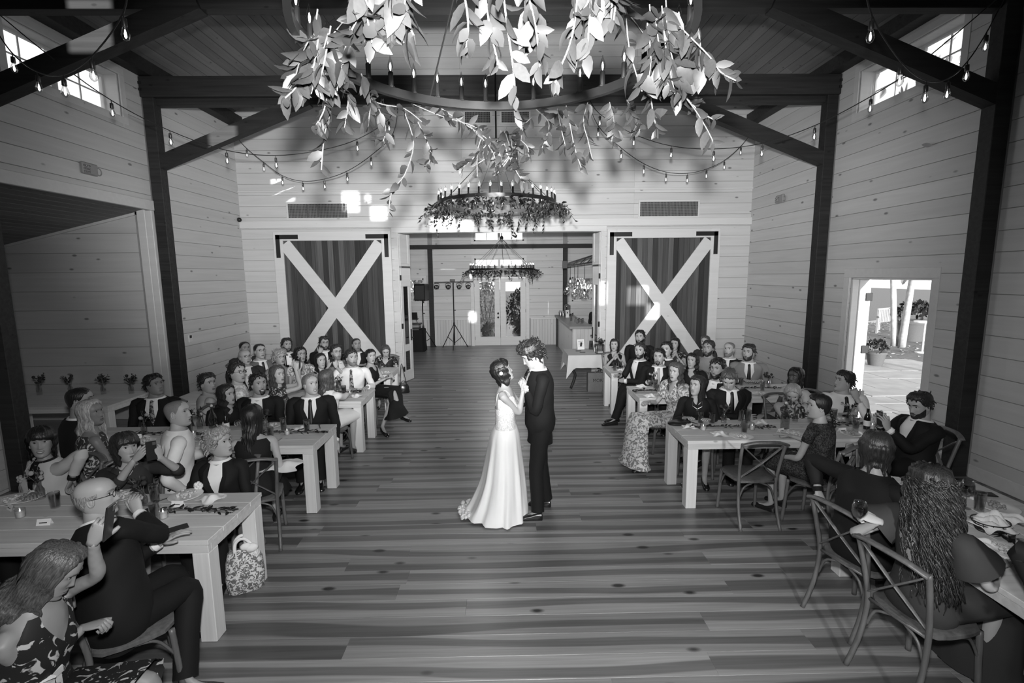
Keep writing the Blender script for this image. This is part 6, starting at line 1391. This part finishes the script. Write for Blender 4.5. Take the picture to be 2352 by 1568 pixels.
# corsages
o = pin('elder', None, 'corsage', 'cloth_white', 8, .022, True); o.location = PEOPLE['elder']['P'].surf(.40, .62, .045)
o = pin('whitejacket', None, 'corsage', 'flower_mid', 8, .02, True); o.location = PEOPLE['whitejacket']['P'].surf(.44, .65, .045)
P_ = PEOPLE['whitejacket']['P']; MB().tube([P_.surf(.60, -.9, .006), P_.surf(.54, -.45, .016), P_.surf(.50, 0, .018), P_.surf(.54, .45, .016), P_.surf(.60, .9, .006)], .003, 5).build('necklace', 'grey_metal', PEOPLE['whitejacket']['o'])
P_ = PEOPLE['phonewoman']['P']; MB().tube([P_.surf(.605, -1.1, .008), P_.surf(.58, -.5, .014), P_.surf(.565, 0, .018), P_.surf(.58, .5, .014), P_.surf(.605, 1.1, .008)], .006, 6).build('necklace', 'grey_metal', PEOPLE['phonewoman']['o'])
P_ = PEOPLE['rw6']['P']; MB().tube([P_.surf(.60, -.9, .01), P_.surf(.5, -.25, .03), P_.surf(.46, 0, .03), P_.surf(.5, .25, .03), P_.surf(.60, .9, .01)], .0025, 5).sphere(P_.surf(.45, 0, .035), .014, 8, 6).build('pendant', 'grey_metal', PEOPLE['rw6']['o'])
# ================================================================ alcove table and vases
farm_table(-7.4, -5.4, 6.5, 7.38, 'plain wooden table with bud vases standing in the alcove opening')
TR['A'] = (-7.4, -5.4, 6.5, 7.38)
for i, (x, y, k, lab) in enumerate(((90, 897, 'o', 'bud vase of dark blooms hard against the near post, on the alcove table'), (163, 900, 'w', 'bud vase with spreading foliage on the alcove table'), (238, 902, 'o', 'slim bud vase with upright leaves on the alcove table'), (302, 902, 'w', 'fuller vase of dark foliage at the alcove table end'))):
    nm, cat, fn, l_ = KIND[k]; p = aty(x, y, 7.2); p.z = TOP; put([(q[0], q[1]) for q in proto('av%d' % i, _vase(31+i*3))], nm, lab, cat, p, i).scale = (1.15, 1.15, 1.25)
# ================================================================ gift table
g = thing('gift_table', 'table under a pale cloth with hanging corners, in the wide opening', 'table', (1.74, 10.54, 0))
MB().box(-.38, .38, -.43, .43, .715, .74).build('tabletop', 'bar_wood', g)
for sx in (-1, 1): MB().tube(smoothpath([(sx*.2, -.3, .72), (sx*.16, -.3, .55), (sx*.3, -.32, .45), (sx*.24, -.3, .3), (sx*.34, -.34, .02)], 4), .03, 8).build('carved_leg', 'dark_timber', g, True)
m = MB(); seg = 80; vs = []
for t_ in (0, .25, .5, .75, 1.):
    for j in range(seg):
        u = j/seg*4; e = int(u); f_ = u-e; w, d = .41, .46; P4 = [(-w, -d), (w, -d), (w, d), (-w, d), (-w, -d)]
        x = P4[e][0]+(P4[e+1][0]-P4[e][0])*f_; y = P4[e][1]+(P4[e+1][1]-P4[e][1])*f_
        corner = max(0, 1-min(f_, 1-f_)*5.5)**1.2; dr = (.27+.23*corner)*t_; sp = 1+(.03+.10*corner)*t_+.02*sin(j*1.1)*t_
        vs.append((x*sp, y*sp, .762-dr))
m.add(vs, grid_faces(5, seg)); m.f.append(tuple(range(seg))); m.m.append(0); m.build('tablecloth', 'cloth_dim', g, 40)
def easel(name, lab, p, w, h, mat, rz=0, tilt=.25, lines=0):
    t = thing(name, lab, 'sign', p, rz); MB().cbox(-w/2, w/2, -.006, .006, 0, h, .002).build('board', mat, t, rot=(-tilt, 0, 0))
    for i in range(lines): MB().box(-w*.35, w*.35*(1-.2*(i % 2)), -.0075, -.0065, h*.8-i*h*.12, h*.83-i*h*.12).build('print_line', 'ink' if i == 0 else 'grey_plastic', t, rot=(-tilt, 0, 0))
    MB().cbox(-.02, .02, .02, .03, 0, h*.7, .002).build('prop', 'black_plastic', t, rot=(tilt, 0, 0)); return t
z0 = .764
easel('paper_sign', 'white printed sheet on a stand on the cloth-covered table', (1.72, 10.86, z0), .17, .23, 'paper', .25, .2, 5)
easel('dark_frame', 'dark backed frame on the cloth-covered table', (1.95, 10.84, z0), .12, .2, 'black_plastic', -.4)
easel('folded_card_sign', 'narrow white folded card beside the lantern box', (1.98, 10.55, z0), .06, .24, 'paper', 1.0, .15)
for i, (x, y, a) in enumerate(((1.62, 10.62, .1), (1.68, 10.42, .0))):
    t = thing('pen', ('dark pen behind the other' if i == 0 else 'dark pen in front of the other')+' on the cloth-covered table', 'pen', (x, y, z0+.006), a); MB().tube([(-.06, 0, 0), (.06, 0, 0)], .006, 8).build('barrel', 'black_plastic', t); MB().tube([(.06, 0, 0), (.075, 0, 0)], [.006, .001], 8).build('tip', 'grey_metal', t)
t = thing('lantern_box', 'glass lantern box with dark frame and flowers on the cloth-covered table', 'box', (2.03, 10.28, z0), .1)
m = MB()
for sx in (-1, 1):
    for sy in (-1, 1): m.box(sx*.075-.006, sx*.075+.006, sy*.06-.006, sy*.06+.006, 0, .2)
for z_ in (0, .19):
    for s in (-1, 1): m.box(-.08, .08, s*.06-.006, s*.06+.006, z_, z_+.012).box(s*.075-.006, s*.075+.006, -.06, .06, z_, z_+.012)
m.build('frame', 'black_metal', t); MB().box(-.072, .072, -.056, .056, .012, .188).build('glass', 'drink_glass', t); MB().box(-.06, .06, -.04, .04, .014, .05).build('cards', 'paper', t)
tr = []
for i in range(8): a = i*.8; P = smoothpath([(0, .0, .19), (.03*cos(a), .03*sin(a), .25), (.1*cos(a), .08*sin(a), .27+.03*(i % 3))], 3); tr += sprig(P, 7, .06, rg, .1)
foliage(t, tr, 'leaf_dark', rg, limit=0)
t = thing('paper_bag', 'large kraft paper bag with black lettering under the cloth-covered table', 'bag', (1.93, 10.06, 0)); MB().loft([[(x, y, z_) for x, y in ((-.2*s, -.09), (.2*s, -.09), (.2*s, .09*q), (-.2*s, .09*q))] for z_, s, q in ((0, 1, 1), (.25, .99, 1), (.40, 1.0, .7))]).build('body', 'kraft', t); MB().tube(smoothpath([(-.05, -.09, .39), (-.04, -.1, .47), (.04, -.1, .47), (.05, -.09, .39)], 4), .007, 6).build('handle', 'kraft', t, True)
fc = bpy.data.curves.new('lettering', 'FONT'); fc.body = 'MORE'; fc.size = .095; fc.align_x = 'CENTER'; fc.extrude = .0006
fo = bpy.data.objects.new('lettering', fc); COL.objects.link(fo)
me = bpy.data.meshes.new_from_object(fo.evaluated_get(bpy.context.evaluated_depsgraph_get())); bpy.data.objects.remove(fo); me.materials.clear(); me.materials.append(M['ink'])
inst('lettering', me, t, (.03, -.093, .21), (pi/2, 0, 0)); 
# ================================================================ second room: DJ corner
d = thing('dj_table', 'table under a black floor-length cloth in the far room', 'table', (-3.2, 15.95, 0)); rings = []
for z_, s in ((0, 1.04), (.3, 1.0), (.70, 1.0), (.72, .98)): rings.append([((.55*s+.012*sin(j*1.7))*(-1 if 8 <= j < 24 else 1)*1.0 if 0 else .56*s*math.copysign(abs(cos(2*pi*j/32))**.25, cos(2*pi*j/32))*(1+.015*sin(j*2.1)), .34*s*math.copysign(abs(sin(2*pi*j/32))**.25, sin(2*pi*j/32)), z_) for j in range(32)])
MB().loft(rings).build('cloth', 'cloth_black', d, 40)
d = thing('equipment_case', 'stacked black and silver mixing gear on the black-clothed table', 'audio gear', (-3.2, 15.85, .72))
for i, (h, w) in enumerate(((.08, .42), (.07, .42), (.05, .46))): MB().cbox(-w, w, -.22, .22, sum((.08, .07, .05)[:i])+.006*i, sum((.08, .07, .05)[:i])+h, .004).build('case', 'black_plastic' if i != 1 else 'grey_plastic', d)
for z_ in (.002, .083, .158): MB().box(-.42, .42, -.224, -.22, z_, z_+.012).build('edge_strip', 'grey_metal', d)
d = thing('laptop', 'open dark laptop on a raised stand over the mixing gear', 'laptop', (-3.0, 15.9, .93)); MB().cbox(-.17, .17, -.12, .12, .12, .135, .003).build('keyboard', 'black_plastic', d); MB().cbox(-.17, .17, -.006, .006, 0, .23, .003).build('screen', 'black_plastic', d, loc=(0, -.12, .13), rot=(.25, 0, 0))
for s in (-1, 1): MB().tube([(s*.12, -.1, .12), (s*.12, .05, 0), (s*.12, .12, 0)], .007, 6).build('stand_leg', 'black_metal', d)
def tripod(name, lab, cat, p, h, spread=.45, hub=.75):
    t = thing(name, lab, cat, p); MB().tube([(0, 0, .12), (0, 0, h)], .02, 8).build('pole', 'black_metal', t, True)
    for i in range(3):
        a = 2*pi*i/3-pi/2; e = (spread*cos(a), spread*sin(a), .012); MB().tube([(0, 0, hub), e], .013, 8).build('leg', 'black_metal', t, True); MB().tube([(0, 0, .2), (e[0]*.55, e[1]*.55, hub*.45)], .009, 6).build('leg_brace', 'black_metal', t, True)
    MB().lathe([(.032, hub-.05), (.032, hub+.04)], 10).build('collar', 'black_plastic', t, 40); MB().tube([(0, 0, hub+.45), (.07, 0, hub+.45)], .014, 8).build('clamp_knob', 'black_plastic', t); return t
p = aty(970, 690, 16.4); tripod('speaker_stand', 'black tripod stand under the loudspeaker beside the black-clothed table', 'stand', (p.x, 16.4, 0), p.z)
t = thing('loudspeaker', 'black loudspeaker cabinet on a tripod in front of a small window', 'speaker', (p.x, 16.4, p.z), -.3); MB().loft([[(w*x, d_*y, z_) for x, y in ((-1, -1), (1, -1), (.8, 1), (-.8, 1))] for z_, w, d_ in ((0, .18, .17), (.02, .2, .19), (.52, .2, .19), (.56, .18, .17))]).build('cabinet', 'black_plastic', t); MB().box(-.17, .17, -.20, -.19, .04, .5).build('grille', 'mesh_dark', t)
p = aty(1042, 648, 16.5); t = tripod('light_stand', 'black tripod light stand with a crossbar, beside the glass doors', 'light stand', (p.x, 16.3, 0), p.z, .5, .85)
MB().bar((-.62, 0, p.z), (.66, 0, p.z+.02), .04, .04).build('crossbar', 'black_metal', t); MB().cbox(-.1, .06, -.06, .06, p.z+.03, p.z+.1, .01).build('control_box', 'black_plastic', t)
for x in (-.55, -.16, .2, .5):
    h_ = MB().lathe([(.045, -.08), (.075, -.06), (.075, .06), (.06, .07)], 12).build('par_light', 'black_metal', t, 40, (x, -.02, p.z-.15), (pi/2, 0, .3*x)); MB().tube(smoothpath([(-.085, 0, 0), (-.085, .1, 0), (0, .13, 0), (.085, .1, 0), (.085, 0, 0)], 4), .007, 6).build('yoke', 'black_metal', h_, True)
    for k in range(3): MB().sphere((.03*cos(k*2.1), .03*sin(k*2.1), .072), .016, 8, 5).build('lens', 'white_plastic', h_, True)
# bar counter
b = thing('bar_counter', 'white panelled bar counter with a pale wooden top, through the wide opening', 'bar', (0, 0, 0))
for a_ in ((1.72, 2.36, 12.85, 16.72), (2.36, 3.6, 12.85, 13.45)): MB().cbox(a_[0], a_[1], a_[2], a_[3], 1.01, 1.075, .004).build('worktop', 'bar_wood', b)
MB().box(1.84, 2.3, 13.0, 16.6, 0, 1.01).box(2.3, 3.6, 13.0, 13.4, 0, 1.01).build('carcass', 'wall_core', b)
for i in range(36): o = inst('panel_board', board_mesh(1.0, .094, .016, 'white_board'), b, (1.84, 13.05+i*.098, .505), Matrix(((0, 0, -1), (0, -1, 0), (-1, 0, 0))).to_euler())
for i in range(17): o = inst('panel_board', board_mesh(1.0, .098, .016, 'white_board'), b, (1.89+i*.1, 13.0, .505), Matrix(((0, 1, 0), (0, 0, -1), (-1, 0, 0))).to_euler())
MB().cbox(1.76, 1.9, 16.5, 16.64, 0, 1.01, .004).build('end_post', 'dark_timber', b)
bz = 1.077
t = thing('drink_dispenser', 'glass drink dispenser on the far end of the bar', 'dispenser', (2.1, 16.2, bz)); MB().lathe([(.09, .06), (.1, .08), (.1, .34), (.09, .36)], 14).build('jar', 'drink_glass', t, 40); MB().lathe([(.1, 0), (.1, .06)], 12).build('base', 'black_metal', t, 40); MB().lathe([(.1, .36), (.03, .4)], 12).build('lid', 'grey_metal', t, 40)
for i in range(4):
    t = thing('metal_shaker', 'shiny metal shaker among others at the end of the bar', 'shaker', (1.85+.07*(i % 2), 16.3-.12*i, bz), 0, 'metal shakers on the bar'); MB().lathe([(.03, 0), (.04, .12), (.025, .15)], 10).build('cup', 'grey_metal', t, 40); MB().lathe([(.025, .15), (.015, .19)], 10).build('cap', 'grey_metal', t, 40)
easel('bar_menu', 'small white menu stand on the bar', (2.02, 15.6, bz), .12, .24, 'paper', .2, .1, 4)
nm, cat, fn, l_ = KIND['o']; put([(q[0], q[1]) for q in proto('bar_vase', _vase(77))], nm, 'dark potted flowers on the bar', cat, (1.98, 14.4, bz), 0)
for i in range(5):
    t = thing('glass_jar', 'clear jar on the bar beside the flowers', 'jar', (2.05+.08*(i % 3), 14.0-.13*i, bz), 0, 'jars on the bar'); MB().lathe([(.035, 0), (.04, .01), (.04, .1), (.03, .12)], 10).build('body', 'drink_glass', t, 40); MB().lathe([(.032, .12), (.032, .135)], 10).build('lid', 'black_metal', t, 40)
# bar pendants on a lattice arm
A0, A1 = aty(1297, 612, 14.3), aty(1420, 592, 13.4); t = thing('lattice_arm', 'black steel lattice arm carrying globe pendants over the bar', 'light fixture', A0); D_ = A1-A0
MB().bar((0, 0, 0), D_, .04, .04).build('chord', 'black_metal', t); MB().bar((0, 0, .06), D_+Vector((0, 0, .28)), .04, .04).build('chord', 'black_metal', t)
for i in range(7): MB().bar(D_*(i/7), D_*((i+1)/7)+Vector((0, 0, .06+.22*(i+1)/7)), .02, .02).build('lattice_bar', 'black_metal', t)
MB().box(-.06, .06, -.06, .06, -.05, .16).build('end_plate', 'black_metal', t)
for i, (x, y) in enumerate(((1303, 667), (1321, 672), (1311, 650), (1329, 655), (1345, 677))):
    t_ = (x-1297)/123; Q_ = A0+D_*t_; p = Vector((Q_.x, Q_.y, aty(x, y, Q_.y).z)); t = thing('globe_pendant', 'clear glass globe pendant hanging over the bar', 'pendant light', p, 0, 'globe pendants over the bar'); top = Q_.z-p.z+.01
    MB().lathe([(.03, .11), (.05, .07), (.1, -.02), (.105, -.06), (.07, -.12), (.03, -.13)], 14).build('globe', 'bulb_glass', t, True); MB().lathe([(.03, .11), (.025, .16)], 8).build('cap', 'black_metal', t, 40); MB().tube([(0, 0, .15), (0, 0, top)], .006, 6).build('cord', 'black_plastic', t); MB().sphere((0, 0, .05), (.018, .018, .035), 8, 6).build('bulb', 'pendant_glow', t, True)
# ================================================================ outdoors
struct(MB().box(-60, 60, -12, 80, -.3, -.16).build('ground', 'grass'))
# flagstones beyond the side door
m = MB(); y = 5.0; k = 0
patio = struct(MB().box(5.9, 11.5, 3.5, 13.4, -.16, -.03).build('patio', 'stone'))
rgp = random.Random(8); y = 3.6
while y < 13.3:
    h_ = rgp.choice((.55, .7, .85)); x = 5.9+rgp.uniform(-.4, 0)
    while x < 11.4:
        w_ = rgp.choice((.7, .9, 1.2, 1.5)); a, b_ = max(x, 5.9), min(x+w_, 11.5)
        if b_-a > .2: MB().cbox(a+.008, b_-.008, y+.008, min(y+h_, 13.4)-.008, -.03, rgp.uniform(-.004, .003), .006).build('flagstone', 'stone', patio)
        x += w_
    y += h_
def potted(p, lab, s=1.):
    t = thing('potted_mum', lab, 'potted plant', p); MB().lathe([(.16*s, 0), (.22*s, .3*s), (.24*s, .3*s), (.24*s, .36*s), (.2*s, .36*s)], 16).build('pot', 'pot', t, 40)
    r = random.Random(3); tr = []
    for i in range(150): a = r.uniform(0, 6.3); e = r.uniform(0, 1.4); v = Vector((cos(a)*cos(e), sin(a)*cos(e), sin(e)*.7))*.3*s; tr.append((Matrix.Translation(v+Vector((0, 0, .42*s))) @ Euler((r.uniform(0, 6), r.uniform(0, 6), r.uniform(0, 6))).to_matrix().to_4x4() @ Matrix.Scale(.1*s, 4), .1))
    foliage(t, tr, 'leaf_dark', r, limit=0); return t
potted(atz(2010, 838, 0), 'terracotta pot of dark mums at the patio edge')
def tree(p, lab, h=6., crown=2.2, nleaf=900, trunks=1, seed=1, mat='outdoor_leaf', size=.22, low=2.2):
    r = random.Random(seed); t = thing('birch_tree' if trunks > 1 else 'tree', lab, 'tree', p); tr = []
    for k in range(trunks):
        a = 2*pi*k/trunks+.4; P = smoothpath([(.12*cos(a), .12*sin(a), 0), (.3*cos(a), .3*sin(a), h*.3), (.5*cos(a), .5*sin(a), h*.6), (.4*cos(a), .4*sin(a), h)], 4); MB().tube(P, [.11*(1-.8*i/(len(P)-1)) for i in range(len(P))], 8).build('trunk', 'bark', t, True)
    for i in range(nleaf):
        v = Vector((r.gauss(0, 1), r.gauss(0, 1), r.gauss(0, .8)))*crown*.55; v.z += (h+low)/2
        if v.z < low: v.z = low+abs(v.z-low)*.4
        tr.append((Matrix.Translation(v) @ Euler((r.uniform(0, 6), r.uniform(0, 6), r.uniform(0, 6))).to_matrix().to_4x4() @ Matrix.Scale(size*r.uniform(.7, 1.3), 4), size))
    foliage(t, tr, mat, r, limit=0, joined='crown'); return t
p = atz(2065, 795, 0); tree(p, 'birch with three pale trunks on the lawn beyond the side door', 6.5, 2.6, 900, 3, 2, low=2.3)
tree((10.5, 9.0, 0), 'leafy tree close outside the side-door clerestory window', 7.5, 2.6, 1500, 1, 5, size=.2, low=3.6)
tree((20, 22, 0), 'distant leafy tree beyond the birch', 7, 3.2, 700, 1, 6, size=.4)
# leaf litter on the lawn
r = random.Random(12); m = MB()
for i in range(1500):
    x, y = r.uniform(9, 20), r.uniform(11, 26); mt = Matrix.Translation((x, y, -.15)) @ Euler((r.uniform(-.4, .4), r.uniform(-.4, .4), r.uniform(0, 6))).to_matrix().to_4x4() @ Matrix.Scale(.14, 4); vs, f_ = LV['leaf'][i % 3]; m.add([mt @ v for v in vs], f_)
o = m.build('fallen_leaves', 'bark', None, True); tag(o, 'pale fallen leaves scattered over the lawn outside', 'leaves', kind='stuff')
def slat_bench(p, rz, lab):
    t = thing('garden_bench', lab, 'bench', p, rz)
    for i in range(9): MB().cbox(-.62+.145*i, -.56+.145*i, -.02, .02, .45, 1.0, .004).build('back_slat', 'bar_wood', t)
    for i in range(4): MB().cbox(-.65, .65, .05+.12*i, .15+.12*i, .42, .45, .004).build('seat_slat', 'bar_wood', t)
    for x in (-.62, .62): MB().cbox(x-.04, x+.04, -.04, .04, 0, 1.0, .004).build('leg', 'bar_wood', t); MB().cbox(x-.04, x+.04, .44, .52, 0, .6, .004).build('leg', 'bar_wood', t)
    MB().cbox(-.68, .68, -.03, .03, .98, 1.05, .004).build('top_rail', 'bar_wood', t)
p = atz(2030, 762, -.16); slat_bench(p, .5, 'pale slatted garden bench beyond the birch')
p = atz(2118, 810, -.16); t = thing('cocktail_table', 'slim white round cocktail table on the lawn', 'table', p); MB().lathe([(.3, .98), (.3, 1.02)], 20).build('top', 'white_plastic', t, 40); MB().lathe([(.2, 0), (.2, .02), (.025, .04), (.025, .98)], 14).build('pedestal', 'white_plastic', t, 40)
p = atz(2092, 782, -.16); potted(p, 'large planter of dark shrubs behind the birch', 2.2)
t = thing('porch_lamp', 'dark bell-shaped porch lamp hanging outside the door head', 'lamp', (7.6, 9.2, 2.62)); MB().lathe([(.26, 0), (.2, .06), (.06, .16), (.04, .2)], 16, cap=False).build('shade', 'black_metal', t, True); MB().tube([(0, 0, .2), (0, 0, 1.2)], .012, 6).build('rod', 'black_metal', t)
# garden beyond the far doors and low windows
def shrub(p, lab, rx, h, n, seed, mat='outdoor_leaf', size=.13):
    r = random.Random(seed); t = thing('shrub', lab, 'shrub', p); tr = []; st = MB()
    for k in range(7): a = k*.9; st.tube([(0, 0, 0), (rx*.5*cos(a), rx*.5*sin(a), h*.7)], .015, 5)
    st.build('stems', 'stem', t).__setitem__('kind', 'stuff')
    for i in range(n):
        a = r.uniform(0, 6.3); e = r.uniform(-1.2, 1.5); q = r.uniform(.55, 1); v = Vector((rx*cos(a)*cos(e)*q, rx*sin(a)*cos(e)*q, h*.5+h*.5*sin(e)*q)); tr.append((Matrix.Translation(v) @ Euler((r.uniform(0, 6), r.uniform(0, 6), r.uniform(0, 6))).to_matrix().to_4x4() @ Matrix.Scale(size*r.uniform(.7, 1.3), 4), size))
    foliage(t, tr, mat, r, limit=0)
struct(MB().box(-8, 8, 17.1, 19.2, -.16, -.02).build('terrace', 'stone'))
shrub((-.75, 20.4, -.1), 'tall leafy shrub outside the knobbed glass door', .75, 2.4, 1100, 3); shrub((.75, 20.0, -.1), 'dark rounded shrub outside the other glass door', .75, 2.1, 1300, 4, 'leaf_dark'); shrub((-.5, 19.5, -.1), 'low broad-leaved plant before the tall shrub', .45, .6, 160, 5, 'leaf', .28); shrub((.75, 19.4, -.1), 'low broad-leaved plant before the dark shrub', .4, .6, 150, 6, 'leaf', .28)
shrub((-4.4, 22, -.1), 'leafy hedge outside the window behind the loudspeaker', 1.6, 3.2, 1300, 7, size=.2); shrub((4.0, 22, -.1), 'leafy hedge outside the window behind the bar', 1.6, 3.0, 1300, 8, size=.2)
